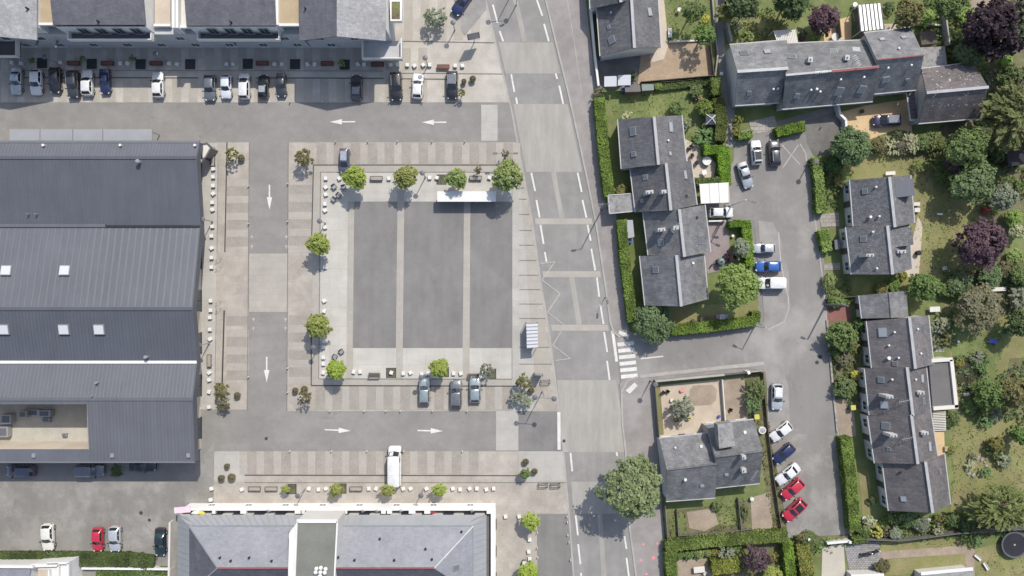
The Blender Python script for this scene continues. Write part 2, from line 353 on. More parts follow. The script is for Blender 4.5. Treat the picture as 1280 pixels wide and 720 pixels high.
# town side: everything west of the main road is paved
patch('town_paving', 'asphalt', [(-120, -120), (600, -120), (607, 0), (626, 82), (640, 140), (647, 180), (665, 275), (677, 360), (686, 412), (696, 490), (705, 572), (712, 652), (717, 720), (730, 840), (-120, 840)], 1)
patch('pavement', 'pav_apron', [[(-120, 40), (485, 40), (485, -120), (590, -120), (608, 0), (626, 82), (637.5, 128), (-120, 128)]], 2)
patch('street', 'asphalt', [(-120, 128.5), (640, 128.5), (651, 178), (-120, 178)], 2)
# main road
roadW = [(580, -150), (607, 0), (626, 82), (640, 140), (647, 180), (665, 275), (677, 360), (686, 412), (696, 490), (705, 572), (712, 652), (717, 720), (731, 860)]
roadE = [(652, -150), (682, 0), (692, 42), (710, 115), (724, 178), (734, 225), (745, 280), (757, 360), (765, 412), (771, 452), (777, 500), (778, 530), (782, 565), (787, 660), (795, 720), (812, 860)]
patch('main_road', 'asphalt_road', roadW + roadE[::-1], 2)
def xat(poly, y):
    for a, b in zip(poly[:-1], poly[1:]):
        if a[1] <= y <= b[1]: return a[0] + (b[0] - a[0]) * (y - a[1]) / (b[1] - a[1])
def band(y0, y1, dw=4, de=-4):
    ys = [y0, (y0 + y1) / 2, y1]
    return [(xat(roadW, y) + dw, y) for y in ys] + [(xat(roadE, y) + de, y) for y in ys[::-1]]
patch('road_concrete_band', 'road_concrete', [band(53, 92), band(130, 215), [(696.5, 475), (770, 475), (776, 510), (782, 565), (704, 565), (700, 520)], band(602, 642, 6, -6)], 3)
patch('road_cross_strip', 'pav_light', [band(273, 280.5), band(339, 346.5), band(406, 413.5)], 3)
patch('road_centre_strip', 'road_concrete', strip([(629, -60), (644, 0), (656, 52)], 6) + strip([(691.5, 215), (702.5, 273)], 6) + strip([(714.5, 346.5), (724, 406)], 6.5) + strip([(749.5, 642), (755, 720), (766, 860)], 6), 4)
wh = []
for a, b in (((671, 0), (678, 20)), ((680, 30), (686, 52)), ((699, 107), (704, 130)), ((694.5, 92), (696.5, 99)), ((722, 216), (727, 240)), ((728, 250), (733, 272)), ((734.3, 281), (738.3, 301)), ((739, 311), (744, 338)),
             ((746, 347), (749, 371)), ((750.3, 381), (754.3, 405)), ((755, 415), (759, 440)), ((758.7, 451), (762, 475)), ((780.5, 670), (783, 686)), ((783, 697), (786, 720)), ((664, -30), (668, -10)),
             ((616, 6), (622, 29)), ((624.5, 39), (629, 52)), ((664, 216), (669, 239)), ((670.5, 250), (674.5, 272)), ((675.5, 281), (679.5, 305)), ((681, 315), (683, 327)), ((639, 93), (643, 115)), ((645, 122), (646.5, 130)),
             ((713, 566), (715.3, 589)), ((719.5, 644), (722.3, 669)), ((722.6, 680), (725.5, 705)), ((726, 716), (729, 740)), ((770.5, 565), (771.5, 570))):
    wh += strip([a, b], 2.2)
for i in range(6):
    x0, y = 771.5 + i * 0.9, 430 + 8.05 * i
    wh.append([(x0, y - 1.6), (x0 + 20.5, y - 3.6), (x0 + 21, y + 1.0), (x0 + 0.4, y + 3.0)])
wh += strip([(765.5, 413), (770.8, 452)], 3.6)
wh += strip([(801, 448.3), (829, 445.3)], 1.5)
wh += strip([(698.5, 515), (698.9, 562)], 4.0)
def arrow(tip, tail, hw=5.5):
    t, s_ = Vector(tip), Vector(tail); d = (t - s_).normalized(); n = Vector((-d.y, d.x)); nk = t - d * 15.5
    return strip([tail, tuple(nk)], 1.8) + [[tuple(t), tuple(nk + n * hw / 1.6), tuple(nk - n * hw / 1.6)]]
for a in (((412, 152.5), (444, 152.3)), ((527, 153), (558, 153)), ((337, 262), (337, 231)), ((333.5, 478), (333.5, 446)), ((439, 538.5), (406, 537)), ((554, 538.8), (522, 538))): wh += arrow(*a)
patch('road_marking', 'white_mark', wh, 5)
zz = strip([(675, 329.5), (694, 327), (677.5, 350), (700, 367), (684.5, 390), (706, 407), (691, 431.5), (713, 448), (694.5, 450.5)], 1.3)
zz += strip([(669, 379), (679, 388)], 1.3) + strip([(669, 388), (679, 379)], 1.3)
zz += strip([(977, 181), (1000, 206)], 1.2) + strip([(998, 181), (978, 210)], 1.2) + strip([(1000, 180), (1007, 192), (1008, 206)], 1.2)
zz += strip([(973, 290), (976, 330), (985, 372), (986, 385), (980, 402), (960, 412)], 1.4)
for (x, y) in ((315, 296), (315, 308), (317, 399), (317, 410), (358, 296), (358, 308), (357, 399), (357, 410)):
    zz += strip([(x - 1.5, y), (x + 1.5, y)], 3) + strip([(x, y), (x, y + 4)], .8)
patch('faded_road_marking', 'faded_mark', zz, 6)
# paved inserts in the side streets round the square
patch('concrete_insert', 'concrete', [rect(601.5, 131, 622, 176), [(620, 514), (648, 514), (648, 563), (620, 563)]], 3)
patch('ring_crossing', 'pav_light', [rect(311.5, 317, 359.5, 390)], 3)
patch('south_east_asphalt', 'asphalt_square', [[(648.5, 513.5), (697, 513.5), (701, 563), (648.5, 563)]], 3)
# square
patch('square_paving', 'pav_beige', [(361, 178), (647, 178), (665, 275), (677, 360), (686, 412), (696, 490), (700, 514), (359, 514)], 3)
patch('inner_paving', 'pav_light', [(392, 207), (640, 206), (660, 275), (676, 362), (690, 475), (692, 482), (389.5, 482)], 4)
patch('square_concrete', 'concrete_light', [[(402, 215), (640, 215), (640, 473), (399, 473)]], 5)
patch('square_speckled_strip', 'pav_light', [[(435, 252), (443, 252), (441.5, 473), (433, 473)], [(497, 232), (505.5, 232), (503.5, 473), (495, 473)], [(580, 252), (588, 252), (587, 473), (578.5, 473)]], 6)
patch('square_asphalt', 'asphalt_square', [[(443, 252), (497, 252), (495, 435), (441, 435)], [(505.5, 252), (580, 252), (578.5, 435), (503.5, 435)], [(588, 252), (640, 252), (640, 435), (587, 435)]], 6)
patch('east_strip', 'concrete', [[(640, 210), (649, 210), (668, 470), (668, 514), (640, 514)]], 5)
j = []
for i, y in enumerate((235, 249, 268, 288, 306.5, 325.5, 344, 362, 380, 398, 434, 455)): j += strip([(649 + (y - 235) * .0, y), (xat(roadW, y) - 2, y)], .9)
patch('paving_joint', 'joint', j, 7)
# bands of smooth and gravel pavers
g = []; lt = []
for i in range(12):
    x = 396 + i * 21.2
    g.append(rect(x, 179, x + 12, 205)); lt.append(rect(x + 12, 179, x + 21.2, 205))
for i in range(16):
    x = 394.5 + i * 21.2
    if x < 640: g.append(rect(x, 483, x + 12, 512)); lt.append(rect(x + 12, 483, x + 21.2, 512))
for y in (231, 253, 274, 295, 394, 416, 438, 459):
    g.append([(361, y), (391, y), (390.5, y + 12), (361, y + 12)]); lt.append([(361, y + 12), (391, y + 12), (390.5, y + 21), (361, y + 21)])
for y in (233, 254, 275, 296, 395, 421, 443, 463):
    g.append([(283.5, y), (311, y), (311, y + 12), (283, y + 12)]); lt.append([(283.5, y - 9), (311, y - 9), (311, y), (283, y)])
for i in range(14):
    x = 309 + i * 21.3
    g.append(rect(x, 564, x + 12, 593)); lt.append(rect(x - 9.3, 564, x, 593))
patch('hall_pavement', 'pav_beige', [(236, 178), (312, 178), (308.5, 512), (236, 512)], 3)
patch('hall_walk', 'concrete', [(236, 179), (272, 179), (269, 512), (236, 512)], 4)
patch('south_pavement', 'pav_beige', [(267, 564), (648, 564), (704, 564), (711, 642), (671, 642), (673, 840), (560, 840), (560, 650), (267, 650)], 3)
patch('south_corner_slabs', 'concrete', [rect(268, 564, 306, 602), [(649, 564), (704, 564), (708.5, 602), (649, 602)]], 4)
patch('south_east_walk', 'pav_beige', [[(620, 642), (671, 642), (673, 840), (622, 840)]], 4)
patch('bay_asphalt', 'asphalt_square', [[(672, 643), (711, 643), (717, 720), (730, 840), (674, 840)]], 4)
patch('gravel_paver_bands', 'pav_gravel', g, 4)
patch('smooth_paver_bands', 'pav_light', lt, 4)
g = []
for i in range(27):
    x = -10 + i * 20.5
    g.append(rect(x, 60, x + 11, 88)); g.append(rect(x, 98, x + 11, 127.5))
for i in range(5):
    x = 505 + i * 21; g.append([(x, -20), (x + 11, -20), (x + 11, 50), (x, 50)])
patch('apron_gravel_bands', 'pav_apron_g', g, 3)
patch('car_ramp', 'asphalt_gravelly', [[(578, -10), (606, -10), (608, 12), (581, 45), (576, 38)]], 4)
patch('drain_line', 'drain', strip([(392, 206.3), (640, 206.3)], 1.1) + strip([(392, 206), (389.8, 298)], 1.2) + strip([(389.4, 392), (389.2, 481.5)], 1.2) + strip([(389, 481.8), (648, 482.6)], 1.3)
      + strip([(284, 178), (281.3, 315)], 1.4) + strip([(280.5, 388), (277.8, 485)], 1.8) + strip([(306, 593.8), (648, 594.4)], 1.1) + strip([(28, 97), (248, 97.5)], 1.0) + strip([(320, 97.5), (480, 98)], 1.1) + strip([(500, 98.5), (560, 99)], .9), 7)
patch('slab_joint', 'joint', strip([(400.5, 215.3), (622, 215.3)], .8) + strip([(400.8, 215), (398.6, 473)], .9) + strip([(399, 473.5), (640, 474)], .8) + strip([(306, 603), (648, 603)], .8)
      + strip([(273, 205), (271.5, 316)], .6) + strip([(270.5, 385), (269, 480)], .6) + strip([(500, 51.5), (618, 53.5)], .9) + strip([(500, 91.5), (628, 92.5)], .7) + strip([(20, 88), (480, 89)], .6) + strip([(648, 603), (708, 603)], .7)
      + strip([(360.5, 178), (358.8, 514)], .9) + strip([(311.8, 178), (309.2, 512)], .8) + strip([(640, 214), (640, 474)], .7), 7)
patch('manhole', 'drain', [[(x + r * math.cos(a * math.pi / 6), y + r * math.sin(a * math.pi / 6)) for a in range(12)] for x, y, r in ((333, 548, 2), (705, 551, 2), (176.5, 641, 2.3), (187, 650, 2), (1025, 446, 2.5), (1021, 453, 2.5))], 6)
# south-west car park
patch('car_park', 'asphalt_worn', [(-120, 577), (250, 577), (268, 552), (267, 640), (235, 640), (213, 840), (-120, 840)], 3)
patch('hall_yard', 'asphalt', [(-120, 500), (244, 500), (244, 602), (-120, 602)], 4)
# kerbs of the main road
def kerb(pts, w, h, name='kerb'):
    mb = MB()
    for q in strip(pts, w): mb.prism([W(*p) for p in q], 0.0, h)
    struct(name, mb, A['kerb'])
kerb(roadW[1:], 2.0, .05)
# ---- east pavement of the main road (raised)
swE = [(716, -150), (732, 0), (741, 75), (746, 115), (752, 200), (758, 262), (770, 262), (772, 300), (784, 400), (787, 420)]
mb = MB()
up = [(652, -150)] + roadE[1:8] + [(763, 404), (767, 415), (775, 421.5)]
mb.prism([W(*p) for p in up + swE[::-1]], 0.0, .12)
dn = [(774, 480), (777, 500), (778, 530), (782, 565), (787, 660), (795, 720), (812, 860), (850, 860), (835, 720), (828, 640), (822, 560), (816, 476), (796, 474), (784, 474)]
mb.prism([W(*p) for p in dn], 0.0, .12)
struct('sidewalk', mb, A['sidewalk'])
mb = MB()
for q in strip(roadE[:8] + [(763, 404), (767, 415), (775, 421.5)], 2.2) + strip([(796, 471), (784, 476), (777, 490), (777, 500), (778, 530), (782, 565), (787, 660), (795, 720), (812, 860)], 2.2):
    mb.prism([W(*p) for p in q], 0.0, .128)
struct('kerb', mb, A['kerb'])
mb = MB()
for q in strip([(709, 0), (718, 55), (727, 117)], 1.0): mb.flat([W(*p) for p in q], .126)
struct('sidewalk_joint', mb, A['kerb'])
mb = MB()
for q in ([(774, 413), (787, 418), (785, 423), (773, 417)], [(782, 488), (793, 478), (797, 482), (787, 492)]): mb.flat([W(*p) for p in q], .130)
struct('tactile_paving', mb, A['white_mark'])

# ---- east: cul-de-sac
patch('street_base', 'asphalt_east', [[(752, 402), (792, 416), (792, 492), (752, 492)], [(905, 170), (1050, 130), (1056, 176), (1022, 200), (1024, 270), (1036, 385), (1045, 480), (1062, 672), (980, 676), (955, 464), (775, 480), (775, 418), (946, 404), (936, 272), (880, 272), (880, 255), (915, 230), (918, 180)]], 1)
patch('cul_de_sac', 'asphalt_east', [(771, 421), (787, 423), (838, 421), (905, 414), (951, 408), (957, 398), (948, 340), (942, 276), (912, 276), (905, 262), (912, 232), (914, 205), (934, 178), (962, 172), (985, 172), (1000, 150), (1048, 140), (1052, 172), (1040, 186), (1014, 200), (1018, 270), (1027, 340), (1032, 385), (1040, 480), (1048, 545), (1056, 668), (985, 672), (974, 600), (966, 530), (956, 462), (920, 460), (820, 470), (797, 472), (777, 488)], 4)
patch('parking_bays', 'asphalt_gravelly', [[(948, 276), (966, 278), (976, 300), (986, 340), (987, 385), (978, 404), (955, 410), (953, 350)], [(957, 452), (975, 455), (985, 480), (988, 540), (960, 540)]], 5)
patch('worn_parking', 'asphalt_worn', [(960, 540), (1046, 545), (1056, 668), (985, 672), (974, 600)], 5)
patch('street_edge_strip', 'kerb', strip([(800, 470.5), (870, 463), (955, 454)], 4.5) + strip([(1013, 200), (1018, 270), (1027, 340), (1032, 385), (1040, 480), (1048, 545)], 1.6), 6)
patch('alley', 'asphalt_gravelly', [[(888, -120), (899, -120), (906, 60), (918, 140), (920, 180), (908, 188), (900, 120)]], 3)
patch('forecourt', 'asphalt_dark', [(1004, 152), (1048, 139), (1052, 172), (1042, 188), (1018, 198), (1009, 180)], 5)
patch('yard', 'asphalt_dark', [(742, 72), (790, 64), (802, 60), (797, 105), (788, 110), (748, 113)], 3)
# gardens
patch('garden_gravel', 'gravel_tan', [[(797, 78), (802, 60), (825, 55), (832, 52), (888, 51), (892, 98), (797, 105)]], 2)
patch('garden_path', 'patio_beige', [[(822, 0), (830, 0), (833, 30), (835, 58), (830, 74), (815, 78), (812, 70), (825, 60)]], 3)
patch('lawn', 'grass', [[(832, -120), (890, -120), (888, 52), (835, 54), (830, 0)], [(752, 116), (800, 114), (888, 104), (884, 180), (860, 182), (770, 150), (760, 160)], [(906, -120), (1100, -120), (1100, 40), (985, 50), (915, 55)]], 2)
patch('dry_lawn', 'grass_dry', [[(930, 20), (985, 15), (985, 52), (928, 54)], [(832, 384), (905, 380), (948, 372), (948, 402), (840, 412)], [(1025, 200), (1160, 185), (1215, 240), (1238, 300), (1215, 345), (1145, 350), (1130, 362), (1060, 210)],
      [(1180, 380), (1260, 390), (1400, 400), (1400, 660), (1205, 660), (1188, 560), (1196, 520)], [(1200, 510), (1400, 510), (1400, 640), (1200, 655), (1188, 640)],
      [(1072, 580), (1086, 590), (1092, 650), (1100, 660), (1080, 665)]], 2)
patch('garden_soil', 'soil', [[(1150, -120), (1400, -120), (1400, 250), (1240, 300), (1200, 220), (1120, 190), (1240, 120), (1230, 60), (1160, 50)], [(1200, 330), (1400, 300), (1400, 398), (1268, 400), (1232, 372)], [(1262, 448), (1400, 440), (1400, 530), (1266, 522), (1254, 490)], [(1034, 400), (1080, 400), (1090, 500), (1060, 520), (1042, 500)], [(985, 640), (1060, 668), (1290, 640), (1290, 665), (1100, 676), (1090, 665), (1000, 690)]], 3)
patch('bare_path', 'earth', [[(1215, -20), (1248, -20), (1236, 60), (1222, 70), (1206, 40)], [(1090, 690), (1200, 682), (1218, 686), (1218, 720), (1210, 720), (1205, 692), (1090, 700)]], 4)
patch('pool_garden', 'sand_tan', [[(822, 482), (902, 474), (904, 538), (830, 548)], ], 3)
patch('sand_drive', 'earth', [[(903, 474), (930, 470), (936, 530), (905, 536)]], 3)
patch('lawn_strip', 'grass_dry', [[(817, 482), (825, 482), (830, 545), (824, 546)], [(1190, 692), (1290, 670), (1290, 760), (1190, 760)], [(1098, 700), (1205, 692), (1208, 712), (1105, 720)], [(1098, 678), (1210, 665), (1212, 684), (1098, 690)]], 3)
patch('worn_garden', 'soil', [[(834, 640), (940, 625), (945, 660), (836, 672)], [(838, 672), (975, 668), (985, 760), (840, 760)], [(930, 465), (955, 462), (970, 560), (985, 670), (968, 672), (950, 560), (935, 530)]], 2)
patch('vegetable_bed', 'earth', [[(858, 640), (892, 635), (898, 655), (880, 664), (862, 660)], [(938, 622), (962, 615), (966, 662), (940, 664)], [(846, 700), (890, 696), (892, 760), (848, 760)]], 3)
patch('garden_lawn', 'grass', [[(836, 642), (855, 640), (858, 664), (838, 668)], [(895, 630), (922, 624), (926, 655), (898, 658)], [(1165, 395), (1215, 390), (1262, 410), (1240, 480), (1200, 470), (1190, 440)], [(1200, 510), (1235, 490), (1250, 520), (1215, 535)]], 3)
patch('patio', 'patio', [[(1051, 140), (1082, 132), (1134, 124), (1140, 165), (1120, 162), (1088, 174), (1052, 170)], [(1028, 30), (1064, 20), (1064, 52), (1030, 53)], [(1168, 540), (1180, 540), (1181, 572), (1169, 573)]], 4)
patch('beige_patio', 'patio_beige', [[(853, 172), (880, 186), (895, 205), (892, 222), (868, 222), (858, 200)], [(1104, 30), (1140, 29), (1142, 34), (1104, 40)], [(1130, 345), (1147, 270), (1153, 282), (1148, 348)], [(822, 545), (866, 534), (880, 540), (830, 552)]], 4)
patch('pink_paving', 'pav_pink', [[(884, 276), (910, 276), (912, 320), (903, 338), (884, 342)], [(880, 280), (886, 276), (886, 340), (880, 340)]], 4)
patch('red_paving', 'pav_red', [[(1031, 386), (1062, 382), (1064, 401), (1033, 403)]], 4)
patch('dirt_drive', 'earth', [[(1042, 500), (1066, 498), (1070, 545), (1050, 548)]], 5)
patch('stone_slabs', 'crazy', [[(936, 152), (968, 145), (972, 162), (940, 168)], [(1024, 268), (1048, 266), (1049, 283), (1026, 284)], [(1029, 330), (1050, 328), (1050, 337), (1030, 338)], [(1166, 400), (1182, 400), (1180, 440), (1168, 440)]], 4)
patch('courtyard_paving', 'cobble', [[(1055, 682), (1098, 676), (1104, 716), (1064, 726)]], 4)
patch('driveway', 'drive', [[(1028, 676), (1054, 673), (1058, 740), (1026, 740)]], 4)
patch('pool_cover_sand', 'earth', [[(866, 482), (890, 481), (896, 487), (895, 500), (889, 506), (868, 507), (862, 500), (862, 488)]], 6)
mb = MB(); mb.flat([W(*p) for p in [(1198, 462), (1206, 450), (1222, 455), (1224, 468), (1216, 478), (1212, 488), (1200, 490), (1196, 478)]], Z(6))
struct('pond', mb, A['water'])
# ================================================================ BUILDINGS
Zv = Vector((0, 0, 1))
def plane(a, b, c):
    n = (b - a).cross(c - a).normalized()
    if n.z < 0: n = -n
    return a, n
def hit(px, py, pl):
    O = Vector((0, 0, H)); D = Vector(((px - 640) / S, (360 - py) / S, -H))
    return O + D * ((pl[0] - O).dot(pl[1]) / D.dot(pl[1]))
def frame_on(pl, along):
    n = pl[1]; u = (along - n * along.dot(n)).normalized(); v = n.cross(u)
    return u, v, n
def skylight(root, p, u, v, n, su, sv, glass='glass_roof_skylit', fr='steel'):
    m = MB(); t = .09
    m.obox(p + n * .07, u, v, n, su, sv, .16)
    f = part('skylight', m, A[fr], root)
    g = MB(); g.obox(p + n * .155, u, v, n, su - 2 * t, sv - 2 * t, .03)
    part('pane', g, A[glass], f)
def wall_window(root, a, b, t, z0, z1, w, outward, fr='white'):
    """window in the wall line a-b (2D), centre at fraction t"""
    a, b = Vector((a[0], a[1], 0)), Vector((b[0], b[1], 0)); d = (b - a).normalized()
    c = a.lerp(b, t) + Zv * ((z0 + z1) / 2)
    o = Vector((outward[0], outward[1], 0))
    m = MB(); m.obox(c + o * .02, d, Zv, o, w, z1 - z0, .10)
    m.obox(c + o * .07 - Zv * ((z1 - z0) / 2 + .03), d, Zv, o, w + .2, .06, .18)
    f = part('window', m, A[fr], root)
    g = MB()
    for k in (-1, 1): g.obox(c + o * .072 + d * (k * (w / 4 - .005)), d, Zv, o, w / 2 - .09, z1 - z0 - .14, .02)
    part('pane', g, A['glass'], f)
def wall_door(root, a, b, t, h, w, outward, m_='wood_dark'):
    a, b = Vector((a[0], a[1], 0)), Vector((b[0], b[1], 0)); d = (b - a).normalized()
    o = Vector((outward[0], outward[1], 0)); c = a.lerp(b, t) + Zv * (h / 2 + .03)
    m = MB(); m.obox(c + o * .02, d, Zv, o, w, h, .09); f = part('door', m, A[m_], root)
    g = MB(); g.obox(c + o * .09 + d * (w * .38), d, Zv, o, .14, .05, .06); part('handle', g, A['steel'], f)
def chimney(root, px, py, pl, along, lx, ly, h, m_='render_grey', skew=0):
    m_ = {'white': 'render', 'off_white': 'render_grey'}.get(m_, m_)
    p = hit(px, py, pl)
    # the top is what the survey saw: drop the base under it
    k = 1 - h / (H - p.z)
    x, y = p.x * k, p.y * k
    z0 = p.z - 1.0
    ang = math.atan2(along.y, along.x) + skew
    lx *= .82; ly *= .85
    m = MB(); m.box(x, y, z0, lx, ly, h + 1.0, ang); f = part('chimney', m, A[m_], root)
    g = MB(); g.box(x, y, z0 + h + 1.0, lx + .06, ly + .06, .09, ang)
    for s_ in ((-.25, .25) if lx > .9 else (0,)):
        cx, cy = x + math.cos(ang) * lx * s_, y + math.sin(ang) * lx * s_
        g.tube((cx, cy, z0 + h + 1.09), (cx, cy, z0 + h + 1.4), .13, .1, 8)
    part('cap', g, A['gutter'], f)
def vent(root, px, py, pl, r=.11, h=.35, m_='white'):
    p = hit(px, py, pl); m = MB(); m.tube(p - Zv * .1, p + Zv * h, r, r, 8); m.tube(p + Zv * h, p + Zv * (h + .06), r * 1.5, r * 1.3, 8)
    part('roof_vent', m, A[m_], root)
def aerial(root, px, py, pl, h=2.2, ang=0.6):
    p = hit(px, py, pl); m = MB(); m.tube(p - Zv * .1, p + Zv * h, .035, .03, 6)
    c = p + Zv * (h - .15); d = Vector((math.cos(ang), math.sin(ang), 0)); n = Vector((-d.y, d.x, 0))
    m.tube(c - d * .9, c + d * .9, .03, .03, 5)
    for k in range(6): m.tube(c + d * (-.8 + .3 * k) - n * .32, c + d * (-.8 + .3 * k) + n * .32, .018, .018, 4)
    part('aerial', m, A['steel'], root)

def house(label, L, Rg, Rr, he, hr, roof='slate', cat='house', group=None, wall='render', ridge='ridge', ridge_w=.42, sky=(), chim=(), vents=(), aer=(), gut=(1, 1), nwin=3, door=True, name='house', ov=.35, he2=None, dorm=(), ovL=None, verge=False):
    he2 = he if he2 is None else he2
    ovL = ov if ovL is None else ovL
    a0, a1 = [W3(*p, he) for p in L]; r0, r1 = [W3(*p, hr) for p in Rg]; c0, c1 = [W3(*p, he2) for p in Rr]
    cen = (a0 + a1 + c0 + c1) / 4
    root = thing(name, label, cat, (cen.x, cen.y, 0), 0, group)
    t = Vector((0, 0, .18))
    m = MB()
    for (p, q, s_, u) in ((a0, a1, r1, r0), (r0, r1, c1, c0)):
        m.face([p, q, s_, u]); m.face([p - t, u - t, s_ - t, q - t])
    m.face([a0, a0 - t, a1 - t, a1]); m.face([c1, c1 - t, c0 - t, c0])
    m.face([a0, r0, r0 - t, a0 - t]); m.face([r0, c0, c0 - t, r0 - t]); m.face([r1, a1, a1 - t, r1 - t]); m.face([c1, r1, r1 - t, c1 - t])
    rf = part('roof', m, A[roof], root)
    # walls, set in under the eaves
    al = (a1 - a0); al.z = 0; al.normalize()
    g = .12
    inA = (c0 - a0); inA.z = 0; inA.normalize()
    def ins(p, s_, o): return p + inA * (s_ * o)
    A0, A1 = ins(a0, 1, ovL) + al * g, ins(a1, 1, ovL) - al * g
    C0, C1 = ins(c0, -1, ov) + al * g, ins(c1, -1, ov) - al * g
    R0, R1 = r0 + al * g, r1 - al * g
    slA = (hr - he) / max(.1, abs((r0 - a0).dot(inA))); slC = (hr - he2) / max(.1, abs((c0 - r0).dot(inA)))
    zA, zC = he + slA * ovL - .2, he2 + slC * ov - .2
    for p in (A0, A1): p.z = zA
    for p in (C0, C1): p.z = zC
    for p in (R0, R1): p.z = hr - .2
    dn = lambda p: Vector((p.x, p.y, 0))
    m = MB()
    m.face([dn(A0), dn(A1), A1, A0]); m.face([dn(C1), dn(C0), C0, C1])
    m.face([dn(A0), A0, R0, C0, dn(C0)]); m.face([dn(A1), dn(C1), C1, R1, A1])
    part('wall', m, A[wall], root)
    m = MB(); m.bar(r0 + Zv * .05, r1 + Zv * .05, ridge_w, .12); part('ridge_cap', m, A[ridge], root)
    for i, (p, q, sg) in enumerate(((a0, a1, -1), (c0, c1, 1))):
        if gut[i]:
            m = MB(); m.bar(p + inA * sg * .06 - Zv * .08, q + inA * sg * .06 - Zv * .08, .16, .14); part('gutter', m, A['gutter'], root)
    if verge:
        for (p, q, s_) in ((a0, r0, -1), (r0, c0, -1), (a1, r1, 1), (r1, c1, 1)):
            m = MB(); m.bar(p + al * .05 * s_ + Zv * .01, q + al * .05 * s_ + Zv * .01, .14, .2); part('verge', m, A['gutter'], root)
    plA, plC = plane(a0, a1, r0), plane(c0, r0, c1)
    def side(px, py):
        p = hit(px, py, plA); q = hit(px, py, plC)
        return plA if (p - a0).dot(inA) < (r0 - a0).dot(inA) else plC
    for (px, py, w, l, *gl) in sky:
        pl = side(px, py); u, v, n = frame_on(pl, inA)
        skylight(root, hit(px, py, pl), u, v, n, w, l, *(gl or ['glass_roof_skylit']))
    for (px, py, w, l, h, *sk) in chim: chimney(root, px, py, side(px, py), inA, w, l, h, *sk)
    for (px, py, *r) in vents: vent(root, px, py, side(px, py), *r)
    for (px, py, *r) in aer: aerial(root, px, py, side(px, py), *r)
    for (poly, hd, mt) in dorm:
        m = MB(); pp = [W(x, y, hd) for x, y in poly]; m.prism(pp, hd - 1.9, hd); part('dormer', m, A[mt], root)
    oA = (-inA.x, -inA.y); oC = (inA.x, inA.y)
    for (P, Q, o, first) in ((A0, A1, oA, True), (C0, C1, oC, False)):
        Ln = (Q - P).length
        if Ln < 3: continue
        k = nwin
        for i in range(k):
            tt = (i + .5) / k
            if door and first and i == k // 2: wall_door(root, P, Q, tt, 2.1, .95, o)
            else: wall_window(root, P, Q, tt, .95, 2.15, min(1.3, Ln / k * .6), o)
    return root

# ---- terrace beside the main road (four stepped houses)
G1 = 'stepped row of slate houses beside the main road'
house('northernmost slate house of the stepped row, beside the lawn with the clipped ball bush', ((772.5, 149), (777, 211)), ((817.5, 146), (823, 206)), ((852, 144), (858, 203)), 3.0, 6.9, 'slate', group=G1,
      sky=[(791.5, 164, 1.0, 1.3), (838, 159, .8, 1.5, 'glass_sky'), (792.5, 192.5, .8, .8), (837, 192, .6, .6, 'glass_sky')], vents=[(835, 176)], nwin=3)
house('second slate house from the north in the stepped row, touching the small flat garage', ((788, 211), (794.5, 265)), ((832.5, 204), (838.5, 263)), ((864, 201), (871, 256)), 3.0, 7.0, 'slate', group=G1,
      sky=[(807, 221.5, .8, .8), (856, 218.5, .7, 1.3, 'glass_sky'), (803, 251, .5, .5)], chim=[(812, 240, 1.3, .55, 1.6), (830, 239.5, .8, .55, 1.3)], vents=[(858, 245, .16, .2, 'dark_frame')])
house('third slate house from the north in the stepped row, beside the pink paved yard', ((804, 265), (810.5, 319)), ((849, 261.5), (855.5, 321)), ((881, 256), (888, 315)), 3.0, 7.0, 'slate_grey', group=G1,
      sky=[(826.5, 303, 1.0, 1.0), (875, 299.5, .9, 1.3)], chim=[(827, 287, 1.3, .55, 1.6), (845, 284.5, .9, .6, 1.5)], aer=[(841, 286, 2.4, .9)], vents=[(871, 272, .16, .2, 'dark_frame')])
house('southernmost slate house of the stepped row, its gable end facing the side street hedge', ((800, 320), (806.5, 382)), ((845.5, 319), (851.5, 383)), ((880, 318), (885, 374)), 3.0, 6.9, 'slate_grey', group=G1,
      sky=[(820, 337, 1.0, 1.0)], vents=[(866, 329, .14, .3)])
# flat garage between row and pavement
gx = [W(*p) for p in ((760, 244), (789, 242), (793, 264), (762, 267))]
g_ = thing('garage', 'small flat roofed garage with grey lichen roof beside the main road hedge', 'garage', (*W(776, 255), 0))
m = MB(); m.prism([W(*p, 2.4) for p in ((761, 245), (788, 243.5), (791.5, 263), (763, 266))], 0, 2.3); part('wall', m, A['render'], g_)
m = MB(); m.prism([W(*p, 2.5) for p in ((760, 244), (789, 242), (793, 264), (762, 267))], 2.3, 2.5); part('roof', m, A['roof_mossy'], g_)
m = MB(); gx_ = [W3(*p, 2.53) for p in ((760, 244), (789, 242), (793, 264), (762, 267))]
for a, b in zip(gx_, gx_[1:] + gx_[:1]): m.bar(a, b, .14, .1)
part('roof_edge', m, A['gutter'], g_)

